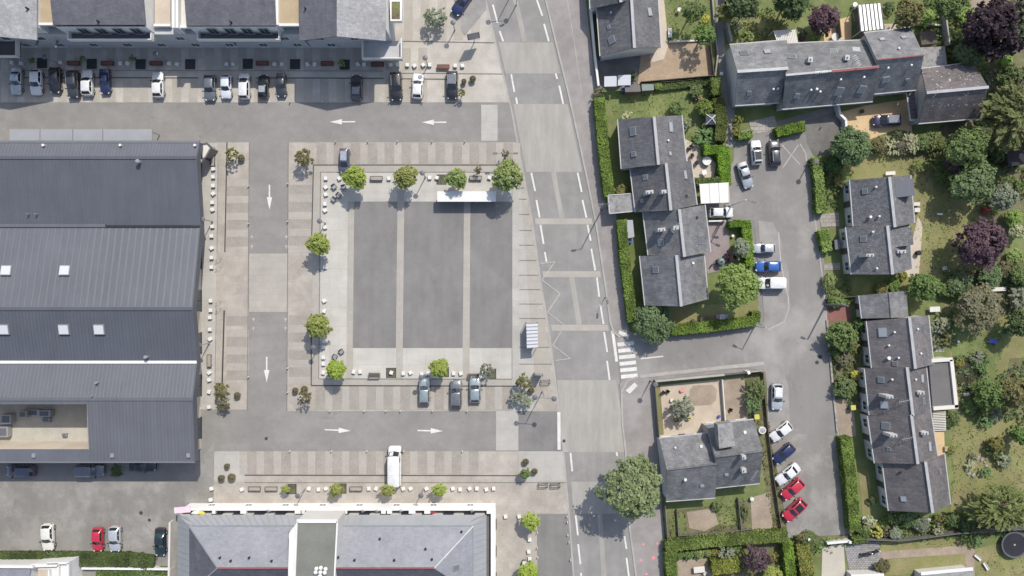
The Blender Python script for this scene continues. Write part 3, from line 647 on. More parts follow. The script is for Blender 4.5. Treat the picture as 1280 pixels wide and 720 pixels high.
# ---- north house by the main road
G2 = None
house('dark slate house behind the white roadside wall with two glazed lean-to panels south of it', ((746, 8), (750.5, 70)), ((789, -6), (793, 60)), ((822, -10), (826, 59)), 3.1, 7.0, 'slate', wall='render', sky=[(765, 50, 1.1, 1.1), (811.5, 15, .9, 1.2, 'glass_sky'), (761.5, 34, .5, .6)], vents=[(763.5, 17, .12, .5, 'steel')])
house('northernmost dark slate house beside the main road, cut by the top of the photo', ((735, -55), (738, 11)), ((773, -58), (776, 3)), ((812, -60), (815, -12)), 3.1, 7.2, 'slate', nwin=3)
lp = thing('lean_to', 'two white translucent lean-to panels on a low frame in the gravel garden', 'lean-to', (*W(772, 101), 0))
m = MB()
for x in (755, 771.5, 788):
    for y in (97, 107): m.tube(W3(x, y, 0), W3(x, y, 2.2), .05, .05, 6)
part('frame', m, A['steel'], lp)
for x0, x1, y0 in ((755.5, 771, 95.5), (772.5, 788.5, 94)):
    m = MB(); q = [W3(x0, y0, 2.5), W3(x1, y0 - .6, 2.5), W3(x1 - .2, y0 + 12.3, 2.25), W3(x0 - .2, y0 + 12.8, 2.25)]
    m.face(q); m.face([p - Zv * .05 for p in q[::-1]])
    for i in range(4): m.face([q[i], q[i] - Zv * .05, q[(i + 1) % 4] - Zv * .05, q[(i + 1) % 4]])
    part('panel', m, A['panel'], lp)

# ---- north-east row
G3 = 'row of slate houses along the north side of the cul-de-sac'
house('westernmost house of the north-east row, its grey slope with two roof windows, beside the alley', ((912, 56), (984, 50)), ((921.5, 89.5), (985, 85.5)), ((919, 131.5), (974, 128)), 3.0, 7.0, 'slate_grey', group=G3,
      sky=[(930.5, 66.5, 1.1, 1.3), (959, 65, .9, 1.0, 'glass_sky'), (936.5, 116, .7, .6)], vents=[(966, 112), (971.5, 111.5, .12, .4)], ridge='gutter')
house('second house from the west in the north-east row, long roof with red ridge and aerials', ((984, 54.5), (1083, 50)), ((982, 94), (1098, 83.5)), ((978, 136), (1091, 126.5)), 3.0, 7.2, 'slate_grey', group=G3,
      sky=[(990, 71, 1.1, 1.2), (1042, 64.5, 1.1, 1.1), (1070, 62.5, 1.1, 1.2, 'glass_sky'), (996, 119.5, .8, .8), (1048.5, 114, 1.4, 1.2), (1077, 111.5, 1.2, 1.2), (1047, 124, 1.2, .6)],
      chim=[(1013, 74.5, .9, .7, 1.3), (1059, 72, .9, .7, 1.3)], aer=[(1018, 95.5, 2.6, 0.1), (1064, 80, 2.0, 2.1)], vents=[(1050, 100), (1079, 97), (1013, 113), (1020, 112, .14, .4), (1024.5, 115, .12, .3)], nwin=4, ridge='gutter', ridge_w=.3)
hb_ = [o for o in C.objects if o.get('label', '').startswith('second house from the west in the north-east')][0]
m = MB(); m.bar(W3(1040, 89.2, 7.32), W3(1098, 83.8, 7.32), .32, .12); part('red_ridge_cap', m, A['red_ridge'], hb_)
house('third house from the west in the north-east row, with the white veranda behind it', ((1080, 41), (1139, 35)), ((1096, 75), (1155, 69)), ((1093, 117), (1146, 112)), 3.6, 7.8, 'slate_grey', group=G3,
      sky=[(1102.5, 49.5, .7, .8, 'glass_sky'), (1129.5, 47, .7, .8, 'glass_sky'), (1107, 99.5, 1.0, 1.0), (1134, 99.5, .4, .6)], vents=[(1122.5, 61), (1109, 85.5), (1138, 82)], ridge='red_ridge', ridge_w=.17)
house('easternmost house of the north-east row, brown slate roof flecked with pale lichen', ((1152, 86), (1217, 78)), ((1158, 116), (1235.5, 109)), ((1148.5, 154), (1225, 147.5)), 3.0, 6.6, 'slate_flecked', group=G3, wall='render_grey', ov=.3, ovL=.5)
an = thing('annex', 'flat roofed grey annex with a lichen patch between two slate houses', 'annex', (*W(1168, 74), 0))
P_ = ((1152, 60), (1180, 59), (1184, 90), (1149, 92))
m = MB(); m.prism([W(*p, 2.7) for p in P_], 0, 2.6); part('wall', m, A['render_grey'], an)
m = MB(); m.prism([W(*p, 2.75) for p in ((1151, 59), (1181, 58), (1185, 91), (1148, 93))], 2.6, 2.75); part('roof', m, A['roof_mossy'], an)
# flat carport beside the brown roofed house
ca = thing('carport', 'narrow dark carport with a ribbed roof against the brown slate house', 'carport', (*W(1140, 132), 0))
m = MB(); m.prism([W(*p, 2.5) for p in ((1133, 114), (1143, 112), (1147, 149), (1138, 150))], 2.38, 2.5)
for i in range(8):
    a = W3(1133.5 + i * .55, 116 + i * 4.4, 2.55); b = W3(1143 + i * .5, 114 + i * 4.4, 2.55); m.bar(a, b, .1, .1)
part('roof', m, A['slate_brown'], ca)
m = MB()
for p in ((1134, 116), (1142, 114), (1146, 147), (1139, 148)): m.tube(W3(*p, 0), W3(*p, 2.4), .06, .06, 6)
part('post', m, A['steel'], ca)
m = MB()
for a, b in (((1137, 150.5), (1147.5, 149.5)), ((1132.8, 113.5), (1137.6, 150))): m.bar(W3(*a, 2.5), W3(*b, 2.5), .18, .2)
part('roof_edge', m, A['gutter'], ca)
# verandas
def veranda(label, poly, h0, h1, nrib, mat_, name='veranda', ribmat='steel', ribw=.14):
    """poly: 4 px corners, first edge is the high one"""
    hs = (h1, h1, h0, h0); q = [W3(*p, h) for p, h in zip(poly, hs)]
    c = sum(q, Vector()) / 4; r = thing(name, label, name.replace('_', ' '), (c.x, c.y, 0))
    m = MB(); m.face(q); m.face([p - Zv * .06 for p in q[::-1]])
    for i in range(4): m.face([q[i], q[i] - Zv * .06, q[(i + 1) % 4] - Zv * .06, q[(i + 1) % 4]])
    part('roof', m, A[mat_], r)
    if nrib:
        m = MB()
        for i in range(nrib + 1):
            t = i / nrib; m.bar(q[0].lerp(q[1], t) + Zv * .03, q[3].lerp(q[2], t) + Zv * .03, ribw, .07)
        part('rib', m, A[ribmat], r)
    for p in q:
        m = MB(); m.tube((p.x, p.y, 0), (p.x, p.y, p.z - .06), .06, .06, 6); part('post', m, A['white'], r)
    return r
veranda('white ribbed veranda roof with dark joints behind the taller house', ((1076, 39), (1105, 36), (1101, 4), (1072.5, 6.5)), 2.5, 2.9, 6, 'panel', ribmat='fence', ribw=.16)
veranda('cream awning with fine ribs on the north wall beside the purple shrub', ((974, 60), (998, 57.5), (994, 36), (967, 38.5)), 2.5, 2.8, 12, 'off_white', 'awning', 'off_white', .08)
veranda('white arched carport roof beside the white hatchback', ((874.5, 230), (910.5, 228), (911.5, 253), (876.5, 254.5)), 2.35, 2.35, 3, 'white', 'carport', 'off_white', .1)
veranda('striped timber pergola on the east side of the south-east row', ((1166, 514), (1181.5, 513), (1182, 538), (1167, 540)), 2.4, 2.5, 0, 'tan', 'pergola')
pg = [o for o in C.objects if o.name.startswith('pergola')][0]
m = MB()
for i in range(12):
    y = 515 + i * 2.1; m.bar(W3(1165.5 + i * .05, y, 2.6), W3(1182 + i * .05, y - .8, 2.6), .12, .12)
part('slat', m, A['off_white'], pg)

# ---- pair of houses
G4 = 'pair of houses with white wall panels west of the purple tree'
house('northern house of the pair, grey slate with a flat dormer at its east edge', ((1062.5, 225), (1067, 283)), ((1111.5, 221), (1118.5, 284)), ((1138, 219), (1143, 279)), 3.0, 6.3, 'slate_mossy', group=G4, ovL=.15, verge=False,
      sky=[(1081.5, 239, .8, .8)], vents=[(1094, 234), (1098, 270.5), (1086.5, 271.5, .15, .5)], dorm=[(((1118, 226), (1141, 223), (1144, 244), (1120, 247)), 5.6, 'zinc_dark_and_shaded')])
house('southern house of the pair, mottled grey slate with two white topped chimneys', ((1057.5, 284), (1064.5, 343)), ((1109, 282), (1115.5, 343)), ((1136, 280), (1140, 336)), 3.0, 6.3, 'slate_mossy', group=G4, ovL=.15,
      sky=[(1079.5, 298.5, .9, .9)], chim=[(1087.5, 319, 1.3, .45, 1.5, 'white'), (1127, 314.5, 1.5, .5, 1.3, 'white')], vents=[(1090, 290), (1095, 335.5)], dorm=[(((1114, 287), (1140, 284), (1142, 306), (1117, 309)), 5.4, 'slate_mossy')])

# ---- south-east row
G5 = 'long row of brown slate houses east of the cul-de-sac'
house('low grey roofed garage at the north end of the south-east row', ((1074, 369.5), (1077.5, 398)), ((1111, 365.5), (1114, 397.5)), ((1133, 363.5), (1135.5, 395)), 2.5, 4.2, 'slate_grey', cat='garage', name='garage', ridge='slate_grey', ridge_w=.2, nwin=1, door=True, gut=(1, 0))
house('northernmost brown slate house of the south-east row, next to the low garage', ((1083.5, 401.5), (1090, 460)), ((1136.5, 397), (1144, 461)), ((1160.5, 394), (1167, 455.5)), 3.0, 6.6, 'slate_brown', group=G5, ovL=.15,
      sky=[(1103.5, 415.5, 1.2, 1.4, 'glass_sky'), (1154, 410, .8, 1.3), (1158.5, 440, .6, 1.0), (1119, 454, .7, .7)], vents=[(1117, 415), (1110, 431.5), (1110, 447.5, .2, .35), (1122, 447), (1146, 411), (1150, 441.5)])
house('second brown slate house from the north in the south-east row, beside the flat roof annex', ((1081, 461), (1087, 519)), ((1133.5, 459), (1141, 520)), ((1157.5, 456), (1163.5, 516)), 3.0, 6.6, 'slate_brown', group=G5, ovL=.15,
      sky=[(1101.5, 474.5, .9, .9), (1105.5, 506, 1.1, 1.1, 'glass_sky'), (1152, 473, .8, 1.2, 'glass_sky'), (1154, 501, .8, 1.0)], chim=[(1112, 496, 1.2, .5, 1.4, 'white'), (1151, 491, 1.2, .5, 1.4, 'white')], aer=[(1124, 499, 1.8, .2)], vents=[(1114, 474), (1143.5, 474)])
house('third brown slate house from the north in the south-east row, beside the orange terrace', ((1085, 520), (1093.5, 579)), ((1139, 518.5), (1147, 580)), ((1163.5, 516), (1172, 571)), 3.0, 6.6, 'slate_brown', group=G5, ovL=.15,
      sky=[(1107.5, 532, 1.2, 1.1), (1111.5, 561, .6, .6), (1161.5, 558, .8, 1.4, 'glass_sky')], chim=[(1117, 544.5, 1.2, .5, 1.4, 'white'), (1156, 541.5, 1.2, .5, 1.4, 'white')], aer=[(1128, 545, 1.8, .2)])
house('southernmost brown slate house of the south-east row, plain roof with one small roof window', ((1103.5, 580), (1111, 638.5)), ((1156.5, 577), (1165.5, 641)), ((1180.5, 568), (1188, 630.5)), 3.0, 6.6, 'slate_brown', group=G5, ovL=.15,
      sky=[(1129.5, 623.5, .8, .8, 'glass_sky'), (1174.5, 589, .6, .7)], vents=[(1125, 590, .12, .3, 'dark_frame')])
fx = thing('annex', 'flat felt roofed annex with a thick white rim on the south-east row', 'annex', (*W(1180, 480), 0))
Q_ = ((1161, 450), (1190, 448), (1197, 509), (1166, 512))
m = MB(); m.prism([W(*p, 2.9) for p in Q_], 0, 2.8); part('wall', m, A['render'], fx)
m = MB(); m.prism([W(*p, 2.95) for p in Q_], 2.8, 2.95); part('roof', m, A['felt'], fx)
m = MB()
for a, b in (((1160, 451), (1190, 449)), ((1188.6, 449.5), (1195, 509.5)), ((1166, 510.5), (1197, 508))): m.bar(W3(*a, 3.1), W3(*b, 3.1), .55, .4)
part('parapet', m, A['off_white'], fx)

# ---- detached double house south of the side street
house('western half of the double house south of the side street, with the lower roof', ((824, 548), (890, 541.5)), ((833.5, 587), (896, 579.5)), ((832.5, 626.5), (894, 622)), 3.0, 6.3, 'slate_grey', sky=[(877.5, 607, .5, .6, 'glass_sky')], vents=[(843.5, 559), (876, 557.5, .18, .3), (856, 599, .16, .4)], nwin=3, wall='render_grey', ridge='slate_grey', ridge_w=.25)
house('eastern half of the double house south of the side street, with a lichened dormer', ((883, 531), (942, 524.5)), ((894, 571), (953.5, 563.5)), ((893, 610), (949.5, 604)), 3.4, 7.2, 'slate_grey', sky=[(908, 593, .5, .6, 'glass_sky')], chim=[(930, 571.5, .7, .6, 1.5, 'off_white'), (930, 588, .8, .7, 1.2, 'white')], aer=[(938, 590, 2, 1.0)], vents=[(930.5, 540, .18, .3)],
      dorm=[(((897, 531), (915, 528), (919, 557.5), (899, 561)), 7.4, 'roof_mossy')], wall='render_grey', ridge='slate', ridge_w=.25)

# ---- corner roof at the bottom edge
sh = thing('garden_building', 'pale low roofed garden building cut by the bottom edge of the photo', 'outbuilding', (*W(1188, 735), 0))
m = MB(); m.prism([W(*p, 2.4) for p in ((1153, 719), (1214, 713), (1220, 780), (1158, 784))], 0, 2.4); part('wall', m, A['render'], sh)
m = MB(); m.prism([W(*p, 2.6) for p in ((1152, 717.5), (1216, 711.5), (1222, 782), (1157, 786))], 2.4, 2.6); part('roof', m, A['roof_mossy'], sh)
m = MB(); m.bar(W3(1151, 717, 2.68), W3(1216, 711, 2.68), .5, .14); part('roof_edge', m, A['white'], sh)
sh = thing('garden_building', 'white roofed outbuilding south of the cobbled courtyard at the bottom edge', 'outbuilding', (*W(1085, 728), 0))
m = MB(); m.prism([W(*p, 2.3) for p in ((1066, 720), (1104, 719), (1106, 770), (1068, 770))], 0, 2.3); part('wall', m, A['render'], sh)
m = MB(); m.prism([W(*p, 2.45) for p in ((1064, 718.5), (1105, 717), (1108, 772), (1066, 772))], 2.3, 2.45); part('roof', m, A['white'], sh)

# ================================================================ HALL
hall = thing('hall', 'large dark metal roofed hall with ribbed saw-tooth slopes west of the square', 'hall', (*W(110, 380), 0))
hy = [(178, 4.6), (197, 5.6), (283, 4.3), (386, 7.0), (453, 5.5), (499, 6.9), (577, 6.2)]
XE = (240.9 - 640) / S * (1 - 7.0 / H)         # east verge
XW = -92.0
def hp(i): y, h = hy[i]; return ((360 - y) / S * (1 - h / H), h)
prof = [hp(i) for i in range(7)]
def yz(py_h): return py_h
def slopept(i, t):
    (y0, z0), (y1, z1) = prof[i], prof[i + 1]
    return y0 + (y1 - y0) * t, z0 + (z1 - z0) * t
zones = ['zinc', 'zinc_dark_and_shaded', 'zinc', 'zinc_dark_and_shaded', 'zinc', 'zinc_dark_and_shaded']
zones = ['zinc', 'zinc_dark_and_shaded', 'zinc', 'zinc_dark_and_shaded', 'zinc', 'zinc']
cutX = W(110, 530, 6.6)[0]; 
def tfor(i, py):
    # parameter on slope i whose picture row is py
    lo, hi_ = 0.0, 1.0
    for _ in range(40):
        md = (lo + hi_) / 2; y, z = slopept(i, md)
        if 360 - y * S / (1 - z / H) < py: lo = md
        else: hi_ = md
    return lo
tA, tB = tfor(5, 505), tfor(5, 562)
def slab(i, x0, x1, t0, t1, mt, name='roof'):
    m = MB(); a, b = slopept(i, t0), slopept(i, t1)
    q = [(x0, a[0], a[1]), (x0, b[0], b[1]), (x1, b[0], b[1]), (x1, a[0], a[1])]; d = .25
    q2 = [(x, y, z - d) for x, y, z in q]
    m.face(q); m.face(q2[::-1])
    for k in range(4): m.face([q[k], q2[k], q2[(k + 1) % 4], q[(k + 1) % 4]])
    return part('roof', m, A[mt], hall)
slab(0, XW, XE, 0, 1, 'zinc'); slab(1, XW, XE, 0, .985, 'zinc_dark_and_shaded'); r2 = slab(2, XW, XE, .0, 1, 'zinc'); slab(3, XW, XE, 0, .985, 'zinc_dark_and_shaded'); r4 = slab(4, XW, XE, .02, 1, 'zinc')  # slopes turned from the sun get their shade from a darker zinc
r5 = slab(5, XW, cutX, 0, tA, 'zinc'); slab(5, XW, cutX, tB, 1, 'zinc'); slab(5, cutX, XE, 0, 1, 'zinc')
def seams(i, x0, x1, sp, t0, t1, w=.09, mt='zinc_seam'):
    m = MB(); x = x0
    while x < x1:
        a, b = slopept(i, t0), slopept(i, t1)
        m.bar((x, a[0], a[1] + .015), (x, b[0], b[1] + .015), w, .05); x += sp
    part('standing_seam', m, A[mt], hall)
seams(2, XW, XE - .1, 1.02, .02, .98, .11); seams(2, XE - 15.7, XE - .1, 1.02, .02, .98, .1); seams(4, XW, XE - .1, .56, .04, .98, .1)
seams(0, XW, XE - .1, .5, .03, .95, .06, 'zinc'); seams(1, XW, XE - .1, .5, .02, .96, .05, 'zinc'); seams(3, XW, XE - .1, .5, .02, .96, .05, 'zinc_dark_and_shaded')
seams(5, cutX + .2, XE - .1, .5, .03, .98, .05, 'zinc')
# upper overlap step on the north-facing slope (the sheet steps back east of x=132)
m = MB(); a = slopept(1, tfor(1, 281)); b = slopept(1, .985)
xs = W(132, 283, 4.4)[0]
m.obox(((XW + xs) / 2, (a[0] + prof[2][0]) / 2, 4.46), (1, 0, 0), (0, 1, 0), (0, 0, 1), xs - XW, .5, .12); part('valley_flashing', m, A['zinc'], hall)
m = MB(); m.bar((xs, prof[2][0] - .05, 4.42), (XE, prof[2][0] - .05, 4.42), .3, .1); part('valley_gutter', m, A['dark_frame'], hall)
m = MB(); m.bar((XW, prof[4][0] + .05, 5.62), (XE, prof[4][0] + .05, 5.62), .42, .14); part('valley_gutter', m, A['white'], hall)
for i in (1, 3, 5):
    m = MB(); m.bar((XW, prof[i][0], prof[i][1] + .06), (XE, prof[i][0], prof[i][1] + .06), .45, .08); part('ridge_cap', m, A['zinc_dark_and_shaded' if i < 5 else 'zinc'], hall)
# verge board on the east gable
m = MB()
for i in range(6):
    (y0, z0), (y1, z1) = prof[i], prof[i + 1]
    m.face([(XE + .03, y0, z0 + .08), (XE + .03, y1, z1 + .08), (XE + .03, y1, z1 - 1.25), (XE + .03, y0, z0 - 1.25)])
    m.face([(XE - .12, y0, z0 + .08), (XE + .03, y0, z0 + .08), (XE + .03, y1, z1 + .08), (XE - .12, y1, z1 + .08)])
    m.face([(XE - .12, y0, z0 - 1.25), (XE - .12, y1, z1 - 1.25), (XE - .12, y1, z1 + .08), (XE - .12, y0, z0 + .08)])
part('verge_board', m, A['zinc_dark_and_shaded'], hall)
# walls
xe = XE - 1.7; yn, ys = prof[0][0] - .7, prof[6][0] + .6
m = MB()
top = [(yn, prof[0][1] - .1)] + [(y, z - .27) for y, z in prof[1:6]] + [(ys, prof[6][1] - .3)]
m.face([(xe, yn, 0)] + [(xe, y, z) for y, z in top] + [(xe, ys, 0)])
m.face([(XW, ys, 0)] + [(XW, y, z) for y, z in top[::-1]] + [(XW, yn, 0)])
m.face([(XW, yn, 0), (XW, yn, 4.4), (xe, yn, 4.4), (xe, yn, 0)]); m.face([(XW, ys, 0), (xe, ys, 0), (xe, ys, 5.9), (XW, ys, 5.9)])
part('wall', m, A['render_beige'], hall)
for i in range(7): wall_window(hall, (xe, yn), (xe, ys), (i + .5) / 7, .2, 2.6, 3.2, (1, 0), 'dark_frame')
for i in range(5): wall_window(hall, (XW + 4, ys), (xe - 2, ys), (i + .5) / 5, .3, 2.8, 2.6, (0, -1), 'dark_frame')
# sunken terrace
yA, yB = slopept(5, tA)[0], slopept(5, tB)[0]
m = MB(); m.flat([(XW, yB), (cutX, yB), (cutX, yA), (XW, yA)], .2); part('terrace_floor', m, A['patio_pale'], hall)
m = MB(); m.face([(cutX, yA, .2), (cutX, yB, .2), (cutX, yB, 6.6), (cutX, yA, 6.9)]); m.face([(XW, yB, .2), (XW, yB, 6.2), (cutX, yB, 6.2), (cutX, yB, .2)]); m.face([(XW, yA, .2), (cutX, yA, .2), (cutX, yA, 6.9), (XW, yA, 6.9)])
part('terrace_wall', m, A['render_beige'], hall)
for (x, y, w, l, h) in ((40, 508, 2.0, 1.0, .9), (55, 509, 1.9, 1.0, 1.2), (28, 510, 1.2, 1.0, 1.6), (7, 516, 1.6, 1.4, 1.3), (57, 517, 1.2, .7, .6), (80, 536, .7, .5, .5), (2, 532, 2.0, 1.6, 1.0)):
    X, Y = W(x, y + 8, .2 + h); u = MB(); u.box(X, Y, .2, w, l, h); u.box(X, Y, .2 + h, w * .7, l * .7, .06, 0, 1)
    solo_ = part('air_unit', u, [A['steel'], A['zinc']], hall)
# roof lights and pipes
def hall_plane(i): (y0, z0), (y1, z1) = prof[i], prof[i + 1]; return plane(Vector((0, y0, z0)), Vector((10, y0, z0)), Vector((0, y1, z1)))
for (x, y, i) in ((9, 338.5, 2), (82, 338.5, 2), (6, 411.5, 3), (81, 411.5, 3), (125, 411.5, 3)):
    pl = hall_plane(i); u, v, n = frame_on(pl, Vector((1, 0, 0)))
    mm = MB(); p = hit(x, y, pl); mm.obox(p + n * .15, u, v, n, 1.55, 1.5, .4); f = part('skylight', mm, A['steel'], hall)
    mm = MB(); mm.obox(p + n * .37, u, v, n, 1.35, 1.3, .06); part('pane', mm, A['panel'], f)
for (x, y, i, r, h) in ((175.5, 203, 1, .28, .9), (185, 446, 3, .24, .8), (123, 478, 4, .16, .6), (116, 495, 4, .1, .3), (37, 268, 1, .1, .5), (47, 268, 1, .1, .5)):
    p = hit(x, y, hall_plane(i)); mm = MB(); mm.tube(p - Zv * .1, p + Zv * h, r * .8, r * .8, 10); mm.tube(p + Zv * h, p + Zv * (h + .25), r * 1.3, r * .7, 10)
    part('roof_vent', mm, A['steel'], hall)
for x in (43, 141, 236):
    p = hit(x, 569, hall_plane(5)); mm = MB(); mm.obox(p + Zv * .1, (1, 0, 0), (0, 1, 0), Zv, .5, .6, .3); part('roof_hatch', mm, A['steel'], hall)
for x in (56, 152, 245):
    p = hit(x, 182, hall_plane(0)); mm = MB(); mm.tube(p, p + Zv * .5, .15, .2, 8); part('roof_vent', mm, A['white'], hall)
m = MB(); m.bar((XW, prof[0][0] + .1, 4.55), (XE, prof[0][0] + .1, 4.55), .35, .3); part('gutter', m, A['zinc_seam'], hall)
m = MB(); m.bar((XW, prof[6][0] - .08, 6.1), (XE, prof[6][0] - .08, 6.1), .22, .2); part('gutter', m, A['zinc_seam'], hall)
# entrance canopy in front of the north wall
for k, (a, b) in enumerate(((12, 50), (50, 91), (91, 128.5), (128.5, 190))): pass
cn = thing('canopy', 'long pale grey panelled canopy along the north wall of the hall', 'canopy', (*W(100, 168), 0))
m = MB()
for (a, b) in ((12, 49.6), (50.4, 90.6), (91.4, 128), (129, 190)):
    m.prism([W(a, 161.5, 3.2), W(b, 161.5, 3.2), W(b, 176, 3.2), W(a, 176, 3.2)], 3.05, 3.2)
part('roof', m, A['metal_panel'], cn)
for x in (14, 50, 91, 129, 188):
    m = MB(); m.tube((*W(x, 164, 3), 0), (*W(x, 164, 3), 3.05), .08, .08, 8); part('post', m, A['steel'], cn)
# glazed corner porch
po = thing('porch', 'small pentagonal glazed porch at the north-east corner of the hall', 'porch', (*W(258, 188), 0))
pq = ((251.5, 180), (259, 179), (264, 184), (257, 197), (252.5, 199))
m = MB(); m.prism([W(*p, 3) for p in pq], 2.8, 3.0); part('roof', m, A['off_white'], po)
m = MB(); qq = [W3(*p, 3.05) for p in pq]
for a, b in zip(qq, qq[1:] + qq[:1]): m.bar(a, b, .22, .22)
part('roof_edge', m, A['slate_brown'], po)
m = MB(); cx, cy = W(257, 188, 3); m.prism([(cx + (p[0] - cx) * .88, cy + (p[1] - cy) * .88) for p in [W(*p, 3) for p in pq]], 0, 2.8); part('glazing', m, A['glass'], po)

# ================================================================ NORTH-WEST APARTMENT BLOCK
ap = thing('apartment_block', 'long apartment block with dark slate roofs and white balconies north of the parked cars', 'building', (*W(200, 20), 0))
FY = 37.5; BY = 60.0
x0_ = W(-90, 0)[0]; x1_ = W(494, 0)[0]
m = MB(); m.prism([(x0_, FY), (x1_, FY), (x1_, BY), (x0_, BY)], 0, 6.2); part('wall', m, A['render_grey'], ap)
def block(xa, xb, ya_px, hW, hE, roof, hridge=None, ridge_px=None, front=None, wall='white'):
    """roof block between picture columns xa..xb, eave at row ya_px; heights at west/east edge"""
    pa, pb = W(xa, ya_px, hW), W(xb, ya_px, hE)
    y0 = pa[1]; yb = BY - 4
    m = MB()
    if ridge_px is None:
        hb = hW + 3.2
        q = [Vector((pa[0], y0, hW)), Vector((pb[0], y0, hE)), Vector((pb[0], yb, hb)), Vector((pa[0], yb, hb))]
        polys = [q]
    else:
        pr = W(ridge_px, ya_px, hridge)
        polys = [[Vector((pa[0], y0, hW)), Vector((pr[0], y0, hridge)), Vector((pr[0], yb, hridge)), Vector((pa[0], yb, hW))],
                 [Vector((pr[0], y0, hridge)), Vector((pb[0], y0, hE)), Vector((pb[0], yb, hE)), Vector((pr[0], yb, hridge))]]
    rs = roof if isinstance(roof, tuple) else (roof,)
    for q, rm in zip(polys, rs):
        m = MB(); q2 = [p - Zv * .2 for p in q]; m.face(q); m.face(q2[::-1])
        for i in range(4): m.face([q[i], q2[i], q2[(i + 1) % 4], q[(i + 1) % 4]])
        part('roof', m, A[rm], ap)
    # attic walls
    wy = max(FY, 0) + .15 if front is None else front
    m = MB(); ia, ib = pa[0] + .12, pb[0] - .12
    if ridge_px is None:
        m.face([(ia, wy, 6.2), (ib, wy, 6.2), (ib, wy, hE - .2), (ia, wy, hW - .2)])
        m.face([(ib, wy, 6.2), (ib, yb, 6.2), (ib, yb, hb - .2), (ib, wy, hE - .2)]); m.face([(ia, yb, 6.2), (ia, wy, 6.2), (ia, wy, hW - .2), (ia, yb, hb - .2)])
    else:
        m.face([(ia, wy, 6.2), (ib, wy, 6.2), (ib, wy, hE - .25), (pr[0], wy, hridge - .25), (ia, wy, hW - .25)])
        m.face([(ib, wy, 6.2), (ib, yb, 6.2), (ib, yb, hE - .2), (ib, wy, hE - .25)]); m.face([(ia, yb, 6.2), (ia, wy, 6.2), (ia, wy, hW - .25), (ia, yb, hW - .2)])
    part('attic_wall', m, A[wall], ap)
    return pa, pb, y0
block(-80, 46, 50, 9.2, 9.2, ('roof_shaded', 'roof_lit'), 11.1, -18)
block(66, 182, 31, 9.2, 9.2, 'roof_shaded')
block(233, 345, 32, 9.2, 9.2, 'roof_shaded')
block(374, 482, 51, 9.2, 9.2, ('roof_shaded', 'roof_lit'), 11.1, 421)  # one gable roof in two tones: west slope painted shaded, east slope lit
# tan roof terraces and their white parapets
def terrace(xa, xb, h, y0px, mt='tan'):
    m = MB(); m.prism([W(xa, y0px, h), W(xb, y0px, h), W(xb, -60, h), W(xa, -60, h)], h - .15, h); part('terrace_floor', m, A[mt], ap)
    m = MB(); m.bar(W3(xa - 1, y0px, h + .1), W3(xb + 1, y0px, h + .1), .35, .5); part('parapet', m, A['white'], ap)
terrace(45, 72, 8.2, 30.5); terrace(194, 213, 6.6, 32, 'patio_beige'); terrace(222, 236, 7.8, 34, 'off_white'); terrace(347, 376, 8.2, 31.5)
for (xa, xb) in ((214, 217.5), (218.5, 222)):
    m = MB(); m.prism([W(xa, 34, 9), W(xb, 34, 9), W(xb, -60, 9), W(xa, -60, 9)], 6.2, 8.8); part('party_wall', m, A['white'], ap)
m = MB(); m.prism([W(345, 31, 8.9), W(348, 31, 8.9), W(348, -60, 8.9), W(345, -60, 8.9)], 6.2, 8.9); part('party_wall', m, A['white'], ap)
# balconies
def balcony(xa, xb, ypx, zf, h=.95, depth=1.15, floor='felt'):
    a, b = W(xa, ypx, zf + h), W(xb, ypx, zf + h); y = a[1]
    m = MB(); m.prism([(a[0], y), (b[0], y), (b[0], FY + .1), (a[0], FY + .1)], zf - .2, zf); f = part('balcony', m, A[floor], ap)
    m = MB(); m.box((a[0] + b[0]) / 2, y + .07, zf - .25, b[0] - a[0], .14, h + .25); m.box(a[0] + .07, (y + FY) / 2 + .2, zf - .25, .14, FY - y, h + .25); m.box(b[0] - .07, (y + FY) / 2 + .2, zf - .25, .14, FY - y, h + .25)
    part('railing', m, A['white'], f)
balcony(84, 189, 49.5, 6.2); balcony(246, 349, 49.5, 6.2); balcony(-10, 20, 70, 3.0, .95); balcony(452, 502, 73, 3.0, 1.0, floor='render_grey')
for xs_ in ((92, 180), (254, 340)):
    for i in range(4):
        wall_window(ap, W(xs_[0], 37, 8), W(xs_[1], 37, 8), (i + .5) / 4, 6.4, 8.5, 1.4, (0, -1), 'render_grey')
wa, wb = (W(20, 59)[0], FY), (W(480, 59)[0], FY)
for i in range(11):
    wall_window(ap, wa, wb, (i + .5) / 11, .9, 2.3, 1.2, (0, -1), 'white'); wall_window(ap, wa, wb, (i + .3) / 11, 3.9, 5.2, 1.2, (0, -1), 'white')
for i in range(4): wall_window(ap, (x1_, FY + 1), (x1_, BY - 2), (i + .5) / 4, 3.4, 5.2, 1.3, (1, 0), 'dark_frame')
# braces under the gables
for x in (60, 84, 300, 388):
    a = W3(x, 58, .5); m = MB(); m.bar((a.x, FY, 3.0), (a.x + 1.4, FY - 1.6, 5.6), .25, .25); part('brace', m, A['metal_panel'], ap)
# roof-top odds and ends
for (x, y, h) in ((35, 11, 9.6), (123, 27, 9.4), (289, 28, 9.4), (431, 25, 10.2), (382, 11, 9.6)):
    p = W3(x, y, h); m = MB(); m.tube((p.x, p.y, h - .5), (p.x, p.y, h + .5), .14, .14, 8); part('roof_vent', m, A['dark_frame'], ap)
# green roof garden box at the east end
m = MB(); m.prism([W(487, -5, 6.6), W(503, -5, 6.6), W(502, 26, 6.6), W(488, 26, 6.6)], 5.6, 6.6, 0); part('balcony', m, A['white'], ap)
m = MB(); m.flat([W(489.5, 2, 6.61), W(500, 2, 6.61), W(500, 24, 6.61), W(489.5, 24, 6.61)], 6.62); part('balcony_floor', m, A['soil'], ap)

